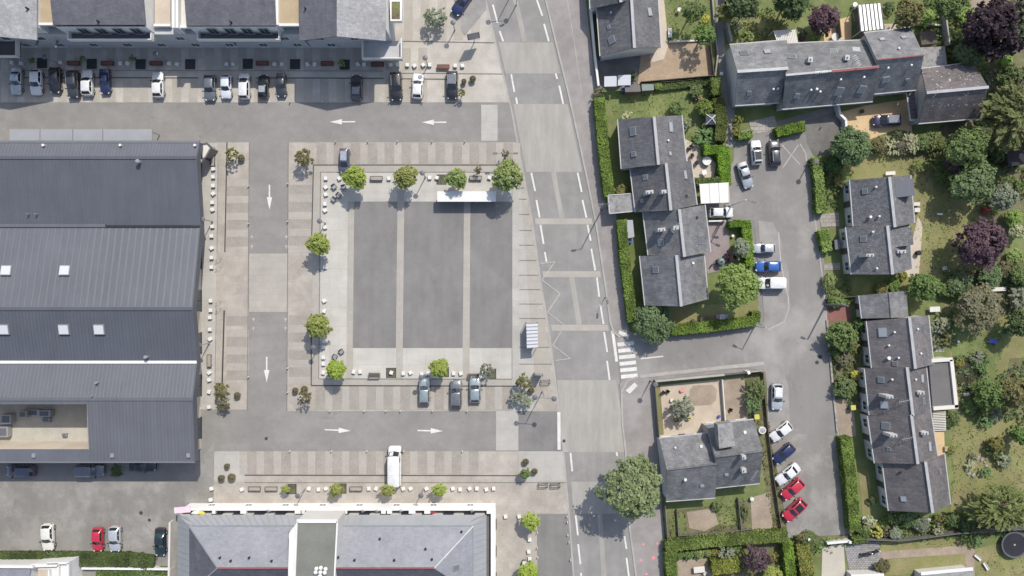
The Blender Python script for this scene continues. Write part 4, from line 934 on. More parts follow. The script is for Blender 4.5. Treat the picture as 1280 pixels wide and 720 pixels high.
# ================================================================ SOUTH BUILDING
sb = thing('apartment_block', 'white edged block with hipped grey slate roof and red ridges south of the tree row', 'building', (*W(420, 690), 0))
yF = -33.6; xL, xR = W(238, 628)[0], W(619.5, 628)[0]
m = MB(); m.prism([(xL, yF), (xR, yF), (xR, yF - 30), (xL, yF - 30)], 0, 2.2, 0, 1); part('wall', m, [A['white_bright'], A['felt']], sb)
m = MB(); m.bar((xL - .05, yF - .1, 2.6), (xR + .05, yF - .1, 2.6), .3, .86); m.bar((xR - .3, yF - .26, 2.6), (xR - .3, yF - 30, 2.6), .7, .86); part('parapet', m, A['white_bright'], sb)
wl = W(224, 636, 4)[0]
m = MB(); m.prism([(wl, -34.6), (xL - .01, -34.6), (xL - .01, -64), (wl, -64)], 0, 2.7); part('side_wing', m, A['render'], sb)
# first floor wall with mansard
y1 = W(0, 643, 3.2)[1]
xl2, xr2 = W(222, 650, 3.3)[0], W(608, 650, 3.3)[0]
m = MB(); m.prism([(xl2 + .3, y1 - .1), (xr2 - .3, y1 - .1), (xr2 - .3, yF - 30), (xl2 + .3, yF - 30)], 2.15, 3.3, 0, 1); part('attic_wall', m, [A['render'], A['felt']], sb)
for i in range(14): wall_window(sb, (xl2 + 1, y1 - .1), (xr2 - 1, y1 - .1), (i + .5) / 14, 2.3, 3.15, 1.6, (0, 1), 'dark_frame')
for i in range(8): wall_window(sb, (xL + 1, yF), (xR - 1, yF), (i + .5) / 8, .8, 1.7, 1.0, (0, 1), 'white_bright')
for i in range(6): wall_window(sb, (xR, yF - 1), (xR, yF - 26), (i + .5) / 6, .7, 1.9, 1.5, (1, 0), 'dark_frame')
hm, hq, hr_ = 3.3, 5.2, 8.6
yb_ = -60
def quad(m, pts): m.face(pts)
m = MB()
E = [W3(222, 643.5, hm), W3(608, 643.5, hm)]; F_ = [W3(236.5, 657.5, hq), W3(591.5, 657.5, hq)]
m.face([E[0], E[1], F_[1], F_[0]])
m.face([E[1], Vector((E[1].x, yb_, hm)), Vector((F_[1].x, yb_, hq)), F_[1]]); m.face([F_[0], Vector((F_[0].x, yb_, hq)), Vector((E[0].x, yb_, hm)), E[0]])
for i in range(46):
    t = i / 45; m.bar(E[0].lerp(E[1], t) + Zv * .02, F_[0].lerp(F_[1], t) + Zv * .02, .05, .05, 1)
for i in range(22):
    yy = E[1].y - .9 * i; m.bar((E[1].x, yy, hm + .02), (F_[1].x, yy, hq + .02), .05, .05, 1); m.bar((E[0].x, yy, hm + .02), (F_[0].x, yy, hq + .02), .05, .05, 1)
part('mansard_skirt', m, [A['metal_panel'], A['steel']], sb)
RL, RR = W3(272, 710, hr_), W3(543, 710, hr_)
ML, MR = W3(367, 657.5, hq), W3(422, 657.5, hq)
RM0, RM1 = W3(364, 710, hr_), W3(417, 710, hr_)
ysr = RL.y - (F_[0].y - RL.y)
for nm_, polys, mt in (('roof', [[F_[0], ML, RM0, RL], [MR, F_[1], RR, RM1]], 'roof_bluegrey'), ('roof', [[F_[1], Vector((F_[1].x, ysr, hq)), RR]], 'roof_bluegrey'), ('roof', [[Vector((F_[0].x, ysr, hq)), F_[0], RL]], 'roof_shaded'),
                       ('roof', [[RL, RM0, Vector((ML.x, ysr, hq)), Vector((F_[0].x, ysr, hq))], [RM1, RR, Vector((F_[1].x, ysr, hq)), Vector((MR.x, ysr, hq))]], 'roof_shaded')):  # one hipped roof in two tones: south and west slopes have shade painted in
    m = MB()
    for p in polys: m.face(p)
    part(nm_, m, A[mt], sb)
m = MB(); m.bar(RL + Zv * .05, RM0 + Zv * .05, .2, .14); part('ridge_cap', m, A['red_ridge'], sb)
m = MB(); m.bar(RM1 + Zv * .05, RR + Zv * .05, .2, .14); part('ridge_cap', m, A['red_ridge'], sb)
m = MB()
for a, b in ((F_[1], RR), (F_[0], RL), (RL, Vector((F_[0].x, ysr, hq))), (RR, Vector((F_[1].x, ysr, hq)))): m.bar(a + Zv * .03, b + Zv * .03, .16, .1)
m.bar(F_[0] + Zv * .03, ML + Zv * .03, .2, .1); m.bar(MR + Zv * .03, F_[1] + Zv * .03, .2, .1); m.bar(F_[1] + Zv * .03, Vector((F_[1].x, ysr, hq + .03)), .14, .1)
part('hip_cap', m, A['steel'], sb)
# central flat roof
hc = 8.9
fq = [W(371.5, 651, hc), W(422, 651, hc), W(416.5, 760, hc), W(367.5, 760, hc)]
m = MB(); m.prism(fq, 4, hc); part('flat_roof', m, [A['render']], sb)
m = MB(); m.flat(fq, hc + .02); part('roof_felt', m, A['felt_green'], sb)
q = [Vector((*p, hc + .1)) for p in fq]; m = MB()
for a, b, w in ((q[0], q[1], .5), (q[1], q[2], .22), (q[3], q[0], .22)): m.bar(a, b, w, .25)
part('parapet', m, A['white'], sb)
m = MB(); m.prism([W(365, 662, 7.5), W(370, 655, 8.9), W(366.5, 760, 8.9), W(362.5, 760, 7.5)], 5, 8.9); part('cheek_wall', m, A['white'], sb)
for (x, y) in ((395, 711.5), (400.5, 710.5), (406.5, 712), (394, 716), (400, 716), (405.5, 716.5), (399.5, 721)):
    p = W(x, y, hc + .5); m = MB(); m.lathe((p[0], p[1], hc), [(.2, 0), (.22, .3), (.3, .34), (.24, .46), (0, .5)], 12); part('roof_vent', m, A['white'], sb)
pls = plane(F_[0], F_[1], RR)
for (x, y) in ((595 - 120, 673), (532, 685.5), (423, 696), (443.5, 699.5), (493, 699.5), (540, 698.5), (577, 664), (275.5, 696.5), (289, 700.5), (312, 696.5), (363, 665), (340, 700.5)): vent(sb, x, y, pls, .13, .3, 'dark_frame')
ple = plane(F_[1], Vector((F_[1].x, ysr, hq)), RR); u, v, n = frame_on(ple, Vector((0, 1, 0))); skylight(sb, hit(570, 709.5, ple), u, v, n, .9, 1.1)
m = MB(); m.box((xL + xR) / 2, (yF - .26 + y1) / 2, 2.2, xR - xL - 1.5, abs(yF - .26 - y1), .03); part('balcony_floor', m, A['felt'], sb)
# balcony dividers on the terrace
for x in (224, 267, 304, 372, 379, 412, 430, 480, 486, 513, 517, 534, 612):
    a = W(x, 636, 3.0); m = MB(); m.box(a[0], (yF - .26 + y1) / 2, 2.23, .5 if x % 2 else .9, abs(yF - .26 - y1) - .04, .75); part('balcony_divider', m, A['white'], sb)
m = MB(); xa, xb = W(222, 640, 4)[0], W(244, 640, 4)[0]
a = W3(218, 638, 3.1); m.bar(a, W3(238, 636.5, 3.1), .9, .15); part('awning', m, surf('pale_pink_awning', (.62, .5, .55), .08, .5, 6, .05), sb)
# corner building at the bottom left
cb = thing('apartment_block', 'corner of a pale roofed block with white parapets at the lower left edge', 'building', (*W(40, 715), 0))
m = MB(); m.prism([W(-80, 712, 5), W(38, 712, 5), W(36, 800, 5), W(-80, 800, 5)], 0, 5); part('wall', m, A['render'], cb)
m = MB(); m.prism([W(-80, 710, 5.2), W(38, 711, 5.2), W(27, 800, 5.2), W(-80, 800, 5.2)], 5, 5.2); part('roof', m, A['roof_bluegrey'], cb)
m = MB(); m.bar(W3(-80, 707.5, 5.3), W3(42, 708, 5.3), .4, .4); part('parapet', m, A['white'], cb)
m = MB(); m.prism([W(40, 706, 3.4), W(86.5, 703, 3.4), W(87, 800, 3.4), W(40, 800, 3.4)], 0, 3.2); part('wing', m, A['white'], cb)
m = MB(); 
for a, b, w in (((60, 703.6), (87, 703.2), .3), ((85.8, 703.5), (86.5, 800), .3), ((40, 706.5), (74, 705.5), .5), ((73.5, 706), (73.5, 800), .25), ((62, 712), (62, 800), .25)): m.bar(W3(*a, 3.5), W3(*b, 3.5), w, .5)
part('parapet', m, A['white'], cb)
m = MB(); m.flat([W(41, 712, 3.3), W(61, 712, 3.3), W(61, 800, 3.3), W(41, 800, 3.3)], 3.22); part('terrace_floor', m, A['patio_beige'], cb)
# ================================================================ VEHICLES
def section(hw, zb, zt, crown=.04):
    """closed half-profile ring of the lower body, right side to left side"""
    pts = [(hw * .90, zb), (hw * .985, zb + .12), (hw, zb + (zt - zb) * .55), (hw * .955, zt - .06), (hw * .84, zt - .005), (hw * .45, zt + crown * .8), (0, zt + crown)]
    return pts + [(-a, b) for a, b in pts[-2::-1]]
STY = {
 # L, W, belt/hood stations [(x, halfwidth factor, ztop)], greenhouse: cowl x, roof front x, roof rear x, tail x, roof z, belt z
 'hatch':  dict(L=4.0, W=1.75, st=[(1, .60, .52), (.975, .80, .66), (.90, .93, .76), (.62, 1, .86), (.34, 1, .95), (-.3, 1, .96), (-.80, .99, .97), (-.94, .93, .93), (-.985, .84, .72), (-1, .72, .55)], g=(.42, .05, -.70, -.93), zr=1.46, zb=.93),
 'sedan':  dict(L=4.55, W=1.78, st=[(1, .58, .50), (.975, .78, .64), (.90, .92, .74), (.62, 1, .85), (.34, 1, .92), (-.3, 1, .94), (-.62, .99, .95), (-.93, .92, .93), (-.985, .82, .70), (-1, .72, .55)], g=(.38, .06, -.42, -.68), zr=1.43, zb=.90),
 'suv':    dict(L=4.45, W=1.86, st=[(1, .66, .62), (.975, .83, .80), (.92, .94, .92), (.62, 1, 1.0), (.38, 1, 1.06), (-.3, 1, 1.07), (-.82, .99, 1.08), (-.95, .95, 1.02), (-.985, .88, .80), (-1, .78, .6)], g=(.44, .10, -.76, -.95), zr=1.62, zb=1.03),
 'mpv':    dict(L=4.4, W=1.82, st=[(1, .60, .55), (.975, .80, .72), (.92, .92, .84), (.74, 1, .95), (.55, 1, 1.0), (-.3, 1, 1.02), (-.85, .99, 1.02), (-.96, .95, .98), (-.99, .88, .78), (-1, .78, .6)], g=(.62, .16, -.80, -.955), zr=1.64, zb=.98),
 'smallvan': dict(L=4.3, W=1.82, st=[(1, .62, .58), (.975, .82, .74), (.92, .93, .88), (.72, 1, .98), (.50, 1, 1.04), (-.3, 1, 1.05), (-.9, 1, 1.06), (-.975, .97, 1.03), (-.99, .94, .80), (-1, .88, .6)], g=(.56, .22, -.90, -.975), zr=1.82, zb=1.01),
 'van':    dict(L=6.1, W=2.02, st=[(1, .70, .75), (.985, .86, 1.0), (.95, .95, 1.12), (.84, 1, 1.22), (.74, 1, 1.28), (-.3, 1, 1.3), (-.94, 1, 1.3), (-.985, .98, 1.28), (-.995, .97, .9), (-1, .94, .6)], g=(.78, .57, -.955, -.985), zr=2.55, zb=1.24),
}
PAINT = {}
def cpaint(k, c, metal=0.0):
    if k not in PAINT: PAINT[k] = paint('paint_' + k, c, .3, .8, metal)
    return PAINT[k]
PC = dict(white=((.60, .60, .59), 0), black=((.014, .014, .016), 0), dark=((.05, .052, .06), .3), grey=((.16, .17, .185), .4), silver=((.42, .44, .46), .5), silvergreen=((.33, .38, .38), .5), navy=((.02, .028, .088), .2),
          blue=((.03, .105, .34), .1), red=((.42, .022, .045), 0), cream=((.62, .61, .55), .1), darkgreen=((.015, .03, .034), .2), purple=((.035, .03, .075), .2), slateblue=((.10, .11, .16), .3), lightgrey=((.50, .52, .53), .4), bluewhite=((.62, .65, .68), .1))
PROTO = {}
def make_vehicle(style):
    d = STY[style]; L2 = d['L'] / 2; hw = d['W'] / 2; cx, rf, rr, tl = [v * L2 for v in d['g']]; zr, zb = d['zr'], d['zb']
    root = thing('parked_' + ('van' if 'van' in style else 'car'), 'x', 'van' if 'van' in style else 'car')
    m = MB(); rings = []
    for (x, f, zt) in d['st']:
        rings.append([(x * L2, y, z) for y, z in section(hw * f, .22 if abs(x) < .97 else .30, zt)])
    for a, b in zip(rings[:-1], rings[1:]):
        for i in range(len(a) - 1): m.face([a[i], a[i + 1], b[i + 1], b[i]])
        m.face([a[-1], a[0], b[0], b[-1]])
    m.face(rings[0]); m.face(rings[-1][::-1])
    # greenhouse: belt ring -> shoulder ring -> roof
    wbf, wbr, wr = hw * .90, hw * .90, hw * (.74 if style not in ('van', 'smallvan') else .86)
    fr_taper, rr_taper = .93, .90
    belt = [(cx, 0, zb + .03), (cx - .12 * L2 * .5, wbf * .86, zb), (cx - .22 * L2, wbf, zb), (tl + .10, wbr, zb), (tl, wbr * .82, zb), (tl - .02, 0, zb)]
    rz = zr - .07
    sh = [(rf + .06, 0, rz + .02), (rf + .02, wr * .84, rz), (rf - .10, wr * 1.02, rz - .02), (rr + .10, wr * 1.0, rz - .02), (rr, wr * .84, rz), (rr - .03, 0, rz + .01)]
    top = [(rf - .10, 0, zr - .005), (rf - .12, wr * .72, zr - .03), (rf - .2, wr * .86, zr - .045), (rr + .2, wr * .85, zr - .045), (rr + .12, wr * .72, zr - .03), (rr + .10, 0, zr - .01)]
    def full(r): return r + [(x, -y, z) for x, y, z in r[-2:0:-1]]
    B, Sx, T = full(belt), full(sh), full(top); n = len(B)
    for i in range(n):
        j = (i + 1) % n
        m.face([B[i], B[j], Sx[j], Sx[i]]); m.face([Sx[i], Sx[j], T[j], T[i]])
    mid = ((rf + rr) / 2, 0, zr + .015)
    for i in range(n): m.face([T[i], T[(i + 1) % n], mid])
    m.smooth = True
    bo = part('body', m, A['off_white'], root, local=True, weld=True)
    bv = bo.modifiers.new('edge', 'EDGE_SPLIT'); bv.split_angle = math.radians(38)
    # glass, offset a little off the body panels
    def glass(name, quads, push):
        g = MB()
        for q, o in quads: g.face([tuple(Vector(p) + Vector(o)) for p in q])
        part(name, g, A['car_glass'], root, local=True)
    def lp(a, b, t): return tuple(Vector(a).lerp(Vector(b), t))
    def inset(a, b, c, d_, e0=.06, e1=.94, t0=.08, t1=.94):
        # a,b bottom edge, d,c top edge
        return [lp(lp(a, b, e0), lp(d_, c, e0), t0), lp(lp(a, b, e1), lp(d_, c, e1), t0), lp(lp(a, b, e1), lp(d_, c, e1), t1), lp(lp(a, b, e0), lp(d_, c, e0), t1)]
    o = (.012, 0, .016)
    neg = lambda p: (p[0], -p[1], p[2])
    glass('windscreen', [([lp(belt[1], sh[1], .06), lp(belt[0], sh[0], .06), lp(belt[0], sh[0], .97), lp(belt[1], sh[1], .97)], o), ([neg(lp(belt[1], sh[1], .06)), neg(lp(belt[0], sh[0], .06)), neg(lp(belt[0], sh[0], .97)), neg(lp(belt[1], sh[1], .97))], o)], 0)
    if style != 'van':
        o2 = (-.016, 0, .012)
        glass('rear_window', [([lp(belt[4], sh[4], .18), lp(belt[5], sh[5], .18), lp(belt[5], sh[5], .93), lp(belt[4], sh[4], .93)], o2), ([neg(lp(belt[4], sh[4], .18)), neg(lp(belt[5], sh[5], .18)), neg(lp(belt[5], sh[5], .93)), neg(lp(belt[4], sh[4], .93))], o2)], 0)
    for sgn in (1, -1):
        f = (lambda p: p) if sgn == 1 else neg
        o3 = (0, .014 * sgn, .008)
        e = [(.05, .48), (.52, .95)]
        if style == 'van': e = [(.03, .20)]
        if style == 'smallvan': e = [(.04, .36)]
        qs = []
        for (e0, e1) in e: qs.append(([f(p) for p in inset(belt[2], belt[3], sh[3], sh[2], e0, e1, .10, .93)], o3))
        glass('side_window', qs, 0)
    # lamps, plates, mirrors, wheels
    for sgn in (1, -1):
        g = MB(); x = L2 * .93; z = d['st'][1][2] + .02
        g.obox((x - .02, sgn * hw * .70, z), Vector((.55, .8 * sgn, -.1)).normalized().cross(Vector((0, 0, 1))).normalized(), Vector((0, 0, 1)), Vector((.8, .6 * sgn, 0)).normalized(), .34, .15, .16)
        part('headlight', g, A['lamp_glass'], root, local=True)
        g = MB(); g.box(-L2 * .965, sgn * hw * .74, d['st'][-3][2] - .34, .14, .22, .26); part('tail_light', g, A['tail_red'], root, local=True)
        g = MB(); g.box(cx - .22, sgn * (hw + .07), zb + .02, .13, .22, .15); g.box(cx - .19, sgn * (hw - .03), zb + .01, .06, .2, .06); part('wing_mirror', g, A['chrome_black'], root, local=True)
    wb = L2 * .63; R_ = .32 if style != 'van' else .36
    for fx in (wb, -wb * (1.0 if style != 'van' else .95)):
        for sgn in (1, -1):
            g = MB(); y0, y1 = sgn * (hw - .20), sgn * (hw + .012)
            g.tube((fx, y0, R_), (fx, y1, R_), R_, R_, 18); w = part('wheel', g, A['rubber'], root, local=True)
            g = MB(); g.tube((fx, y1 - .02 * sgn, R_), (fx, y1 + .012 * sgn, R_), R_ * .64, R_ * .6, 14); r = part('rim', g, A['rim'], w, local=True)
    g = MB(); g.box(L2 * .955, 0, .32, .10, hw * 1.1, .16); part('grille', g, A['chrome_black'], root, local=True)
    if style == 'suv':
        g = MB()
        for s_ in (1, -1): g.bar((rf - .15, s_ * wr * .9, zr + .02), (rr + .2, s_ * wr * .9, zr + .02), .05, .05)
        part('roof_rail', g, A['steel'], root, local=True)
    return root
def roof_panel(style, mt):
    d = STY[style]; L2 = d['L'] / 2; rf, rr = d['g'][1] * L2, d['g'][2] * L2; w = d['W'] / 2 * .60
    g = MB(); g.prism([(rf - .2, -w), (rf - .2, w), (rr + .25, w * .97), (rr + .25, -w * .97)], d['zr'] - .02, d['zr'] + .024); return g
def vehicle(style, px, py, ang, color, label, group=None, top=None, scale=1.0, z=.06):
    if style not in PROTO:
        PROTO[style] = make_vehicle(style); r = PROTO[style]; first = True
    else:
        r = dup(PROTO[style], (0, 0, 0)); first = False
    hb = STY[style]['zr'] * .55
    x, y = W(px, py, hb)
    r.location = (x, y, z); r.rotation_euler = (0, 0, math.radians(ang)); r['label'] = label; r.scale = (scale, scale, 1)
    if group: r['group'] = group
    elif 'group' in r: del r['group']
    c, mt = PC[color]; pm = cpaint(color, c, mt)
    b_ = [o for o in r.children if o.name.startswith('body')][0]
    b_.material_slots[0].link = 'OBJECT'; b_.material_slots[0].material = pm
    if top and top != 'none':
        EXTRA.append((r, style, top))
    return r
EXTRA = []
V = vehicle
GN = 'cars parked in the bays before the apartment block'
V('sedan', 20.5, 101, -92, 'silver', 'silver sedan at the west end of the bays before the apartment block', GN, scale=.92)
V('hatch', 45, 102.5, -91, 'white', 'white hatchback parked between the silver sedan and a black car in the north row', GN)
V('hatch', 68.5, 100, -90, 'black', 'black hatchback in the shade between a white hatchback and a dark estate', GN)
V('suv', 91, 105, -87, 'dark', 'dark grey tall car between the black hatchback and a white car, nose in sun', GN, scale=.96)
V('hatch', 108.7, 103.5, 91, 'white', 'white hatchback between the dark grey tall car and the navy car', GN)
V('sedan', 131, 101.5, -88, 'navy', 'navy blue car parked at the end of the group of six before the apartment block', GN, scale=.86)
V('hatch', 197, 106, 91, 'white', 'white hatchback parked alone before a bench in the north bays', GN)
V('hatch', 262, 109.5, -89, 'grey', 'dark grey hatchback at the west end of the middle group in the north bays', GN)
V('hatch', 282.5, 108, -90, 'bluewhite', 'pale silver-white hatchback between the grey hatchback and a white tall car', GN, scale=.93)
V('mpv', 305, 107.5, 90, 'white', 'white tall people carrier in the middle group of the north bays', GN, scale=.92)
V('hatch', 329, 108, 89, 'black', 'black small car with a silver-white roof in the north bays', GN, top='silver', scale=.92)
V('sedan', 351.5, 106, -88, 'dark', 'dark grey sedan at the east end of the middle group in the north bays', GN, scale=.82)
V('hatch', 445.5, 109.5, 90, 'dark', 'dark small car with a grey roof alone in the shaded north bays', GN, top='grey')
V('suv', 495, 107.5, -88, 'black', 'black tall car straddling the shadow edge in the north bays', GN)
V('hatch', 522, 107.5, 87, 'white', 'white hatchback in full sun beside the black tall car', GN)
V('suv', 565, 106, -90, 'black', 'black long car with a grey panoramic roof at the east end of the north bays', GN, top='grey', scale=.98)
V('mpv', 430.5, 200.5, -90, 'slateblue', 'dark blue-grey car with a silver roof at the north-west corner of the square', None, top='silver', scale=.86)
V('sedan', 578, 2, 236, 'navy', 'dark blue car on the brown ramp, cut by the top edge of the photo')
GS = 'cars parked along the south side of the square'
V('suv', 530.5, 489, 90, 'silvergreen', 'pale silver car beside the round leafy tree on the south side of the square', GS, scale=.93)
V('suv', 570, 492.5, 90, 'grey', 'mid grey car in the middle of the three at the south side of the square', GS, scale=.98)
V('hatch', 593.8, 487.5, 90, 'silvergreen', 'silver-green hatchback at the east end of the three south of the square', GS, scale=1.02)
V('van', 493, 583, 90, 'white', 'large white van parked across the banded paving south of the square')
V('mpv', 25.5, 589, 180, 'slateblue', 'blue-grey people carrier parked in the shade along the south wall of the hall, western one')
V('smallvan', 112, 588.5, 0, 'grey', 'grey small van parked in the shade along the south wall of the hall')
V('sedan', 178, 583, 0, 'black', 'dark car half hidden under the south eaves of the hall', None, scale=.9)
GW = 'cars parked in the worn car park in the south-west'
V('hatch', 59.5, 671.5, -88, 'cream', 'cream-white hatchback alone at the west of the worn car park', GW, scale=1.05)
V('hatch', 122, 674.5, -90, 'red', 'red hatchback beside a silver hatchback in the worn car park', GW, scale=.92)
V('hatch', 143.5, 673.5, -89, 'lightgrey', 'silver hatchback beside the red hatchback in the worn car park', GW)
V('sedan', 200.3, 677.5, -90, 'darkgreen', 'black-green sedan nearest the hipped roof block in the worn car park', GW, scale=.95)
GE = 'cars parked around the cul-de-sac'
V('suv', 945.5, 190.5, 95, 'white', 'white tall car with a black panoramic roof at the head of the cul-de-sac', GE, top='black', scale=.86)
V('suv', 968.5, 191, 93, 'dark', 'dark grey car with roof bars beside the white tall car in the cul-de-sac', GE, scale=.93)
V('sedan', 931.5, 218.5, -72, 'silver', 'silver sedan parked at a slant beside the L-shaped hedge', GE, scale=.93)
V('hatch', 901.5, 265.5, 0, 'white', 'white small hatchback on the paved drive south of the white carport', GE, scale=.93)
V('hatch', 955.5, 310.5, 180, 'lightgrey', 'silver-grey hatchback, northernmost of three in the bays beside the hedge', GE, scale=.87)
V('hatch', 960.5, 333, 180, 'blue', 'bright blue hatchback in the bay between a silver car and a white van', GE)
V('smallvan', 965, 354, 180, 'white', 'white small van with its bonnet under the fresh green tree', GE)
V('hatch', 971.5, 496, -91, 'lightgrey', 'silver-white hatchback parked along the fence south of the side street', GE, scale=1.02, top='white')
GR = 'row of five cars parked aslant by the hedge fence'
V('hatch', 976.5, 539.5, 218, 'white', 'white car, northernmost of the five parked aslant', GR, scale=.95)
V('hatch', 980, 567, 221, 'navy', 'navy blue car between two white cars parked aslant', GR, scale=.95)
V('sedan', 985, 592.5, 218, 'white', 'white sedan between the navy car and a red car in the slanted row', GR, scale=.94)
V('hatch', 991, 611.5, 221, 'red', 'all red hatchback in the slanted row, next to the white sedan', GR, scale=.98)
V('hatch', 993.5, 637.5, 223, 'red', 'red hatchback with a black roof at the south end of the slanted row', GR, top='black', scale=1.04)
V('mpv', 1109, 150.5, 182, 'purple', 'dark violet estate car on the orange slab patio', None, top='grey', scale=.98)
for i, (r, st, top) in enumerate(EXTRA):
    c, mt = PC[top]
    o = part('roof_panel', roof_panel(st, 0), cpaint(top, c, mt), r, local=True)

# ---- two-wheelers and garden wheels
def two_wheeler(label, px, py, ang, col, name='motorcycle'):
    r = thing(name, label, 'motorcycle', (*W(px, py), .03), math.radians(ang))
    for x in (.65, -.65):
        g = MB(); g.tube((x, -.06, .3), (x, .06, .3), .3, .3, 16); w = part('wheel', g, A['rubber'], r, local=True)
        g = MB(); g.tube((x, -.07, .3), (x, .07, .3), .19, .19, 12); part('rim', g, A['rim'], w, local=True)
    g = MB(); g.bar((.55, 0, .75), (-.1, 0, .8), .26, .22); g.bar((.62, 0, .35), (.5, 0, .95), .10, .08); g.bar((-.6, 0, .35), (.2, 0, .45), .18, .28); part('body', g, A[col], r, local=True)
    g = MB(); g.bar((-.05, 0, .86), (-.75, 0, .92), .28, .12); part('seat', g, A['black_mat'], r, local=True)
    g = MB(); g.bar((.48, -.38, 1.02), (.48, .38, 1.02), .05, .05); part('handlebar', g, A['steel'], r, local=True)
    g = MB(); g.tube((.62, 0, .88), (.74, 0, .86), .11, .13, 10); part('headlight', g, A['lamp_glass'], r, local=True)
    return r
two_wheeler('black motorcycle standing along the north edge of the cobbled courtyard', 1081, 690.5, 10, 'chrome_black')
two_wheeler('black motorcycle at the north-east corner of the cobbled courtyard', 1091, 688, 20, 'chrome_black')
two_wheeler('small motorcycle with pale parts at the east edge of the cobbled courtyard', 1097, 703, 50, 'white_plastic')
# ================================================================ VEGETATION
LM = {}
def lk(k, d, l, t=.42):
    g = 1.45 if 'hedge' in k else 1.65
    LM[k] = leafmat('leaves_' + k, tuple(c * g for c in d), tuple(c * g for c in l), t)
lk('lime', (.13, .165, .028), (.26, .295, .068)); lk('fresh', (.105, .15, .034), (.215, .275, .08)); lk('greygreen', (.055, .08, .034), (.14, .175, .08)); lk('mid', (.055, .09, .024), (.135, .19, .055)); lk('dark', (.036, .056, .02), (.095, .132, .046))
lk('olive', (.07, .075, .025), (.17, .155, .06)); lk('silver', (.09, .11, .07), (.22, .24, .17)); lk('purple', (.045, .024, .032), (.125, .075, .088)); lk('darkpurple', (.016, .008, .013), (.05, .026, .036))
lk('brown', (.075, .07, .04), (.165, .155, .095)); lk('conifer', (.045, .065, .02), (.15, .18, .055)); lk('plane', (.095, .14, .048), (.225, .29, .12)); lk('hedge', (.07, .12, .012), (.172, .26, .034)); lk('hedge_dull', (.055, .065, .018), (.11, .12, .035))
lk('hedge_yellow', (.11, .12, .02), (.24, .24, .05)); lk('bluegreen', (.05, .09, .034), (.135, .195, .078)); lk('yellow', (.22, .22, .03), (.42, .40, .08)); lk('pinkish', (.15, .07, .08), (.35, .2, .2)); lk('pale', (.15, .165, .09), (.34, .34, .21))

def leaves_mesh(name, items, mat_):
    """items: list of (centre, normal, tangent, size, aspect, tint)"""
    v = []; f = []; t = []
    for c, n, u, s_, asp, ti in items:
        w = n.cross(u); b = len(v)
        a1 = u * (s_ * asp); b1 = w * s_
        fold = n * (s_ * .22)
        v += [tuple(c - a1), tuple(c - b1 + fold), tuple(c + a1), tuple(c + b1 + fold)]
        f.append((b, b + 1, b + 2)); f.append((b, b + 2, b + 3)); t += [ti, ti]
    me = bpy.data.meshes.new(name); me.from_pydata(v, [], f); me.materials.append(mat_)
    at = me.attributes.new('tint', 'FLOAT', 'FACE'); at.data.foreach_set('value', t)
    return me
def rdir(r): 
    while True:
        p = Vector((r.uniform(-1, 1), r.uniform(-1, 1), r.uniform(-1, 1)))
        if .05 < p.length < 1: return p.normalized()
def crown_items(seed, style, ncl, per, leaf):
    r = random.Random(seed); out = []; off = Vector((seed * 3.7, seed * 1.3, 0))
    for k in range(ncl):
        d = rdir(r)
        if d.z < -.35: d.z = -d.z * .6; d.normalize()
        lump = 1 + .42 * noise.noise(d * 1.5 + off) + .22 * noise.noise(d * 4.1 + off)
        rad = lump * (r.uniform(.35, .92) if r.random() < .3 else r.uniform(.70, .92))
        c = d * rad; c.z *= .85
        rc = r.uniform(.15, .26) * (1.0 if style == 'round' else .75 if style == 'loose' else .62)
        ct = min(1, max(0, r.gauss(.5, .16) + .1 * d.z))
        if style == 'spiky':
            # a frond: a spray of narrow leaflets running outwards
            ax = (d + rdir(r) * .45); ax.z = ax.z * .4 + .12; ax.normalize()
            side = ax.cross(Zv).normalized()
            for i in range(per):
                q = i / per; p = c + ax * (q * .42) + side * (r.uniform(-1, 1) * .075 * (1.1 - q)) + Zv * (-.10 * q * q + r.uniform(-.02, .02))
                n = (Zv + rdir(r) * .5).normalized(); u = (ax + side * r.uniform(-.8, .8)); u = (u - n * u.dot(n)).normalized()
                out.append((p, n, u, leaf * r.uniform(.28, .45), 2.6, min(1, max(0, ct + q * .35 + r.gauss(0, .12)))))
            continue
        for i in range(per):
            p = c + rdir(r) * (rc * r.random() ** .45)
            n = (d * .6 + Zv * .7 + rdir(r) * .62).normalized(); u = rdir(r); u = (u - n * u.dot(n)).normalized()
            out.append((p, n, u, leaf * r.uniform(.38, .75), r.uniform(1.0, 1.7), min(1, max(0, ct + r.gauss(0, .11)))))
    return out
CROWN = {}
def crown_mesh(kind, style, size, var):
    key = (kind, style, size, var)
    if key in CROWN: return CROWN[key]
    ncl, per, leaf = {('round', 'S'): (70, 18, .17), ('round', 'M'): (140, 20, .115), ('round', 'L'): (260, 22, .085), ('airy', 'S'): (90, 14, .14), ('airy', 'M'): (150, 17, .10), ('airy', 'L'): (310, 18, .074), ('loose', 'S'): (42, 10, .17), ('loose', 'M'): (95, 14, .10), ('loose', 'L'): (190, 17, .075),
                      ('spiky', 'S'): (60, 14, .17), ('spiky', 'M'): (120, 16, .13), ('spiky', 'L'): (210, 18, .105), ('round', 'X'): (34, 12, .26)}[(style, size)]
    CROWN[key] = leaves_mesh('crown', crown_items(hash((style, size)) % 1 + var * 7 + len(style) * 3 + ord(size), style, ncl, per, leaf), LM[kind])
    return CROWN[key]
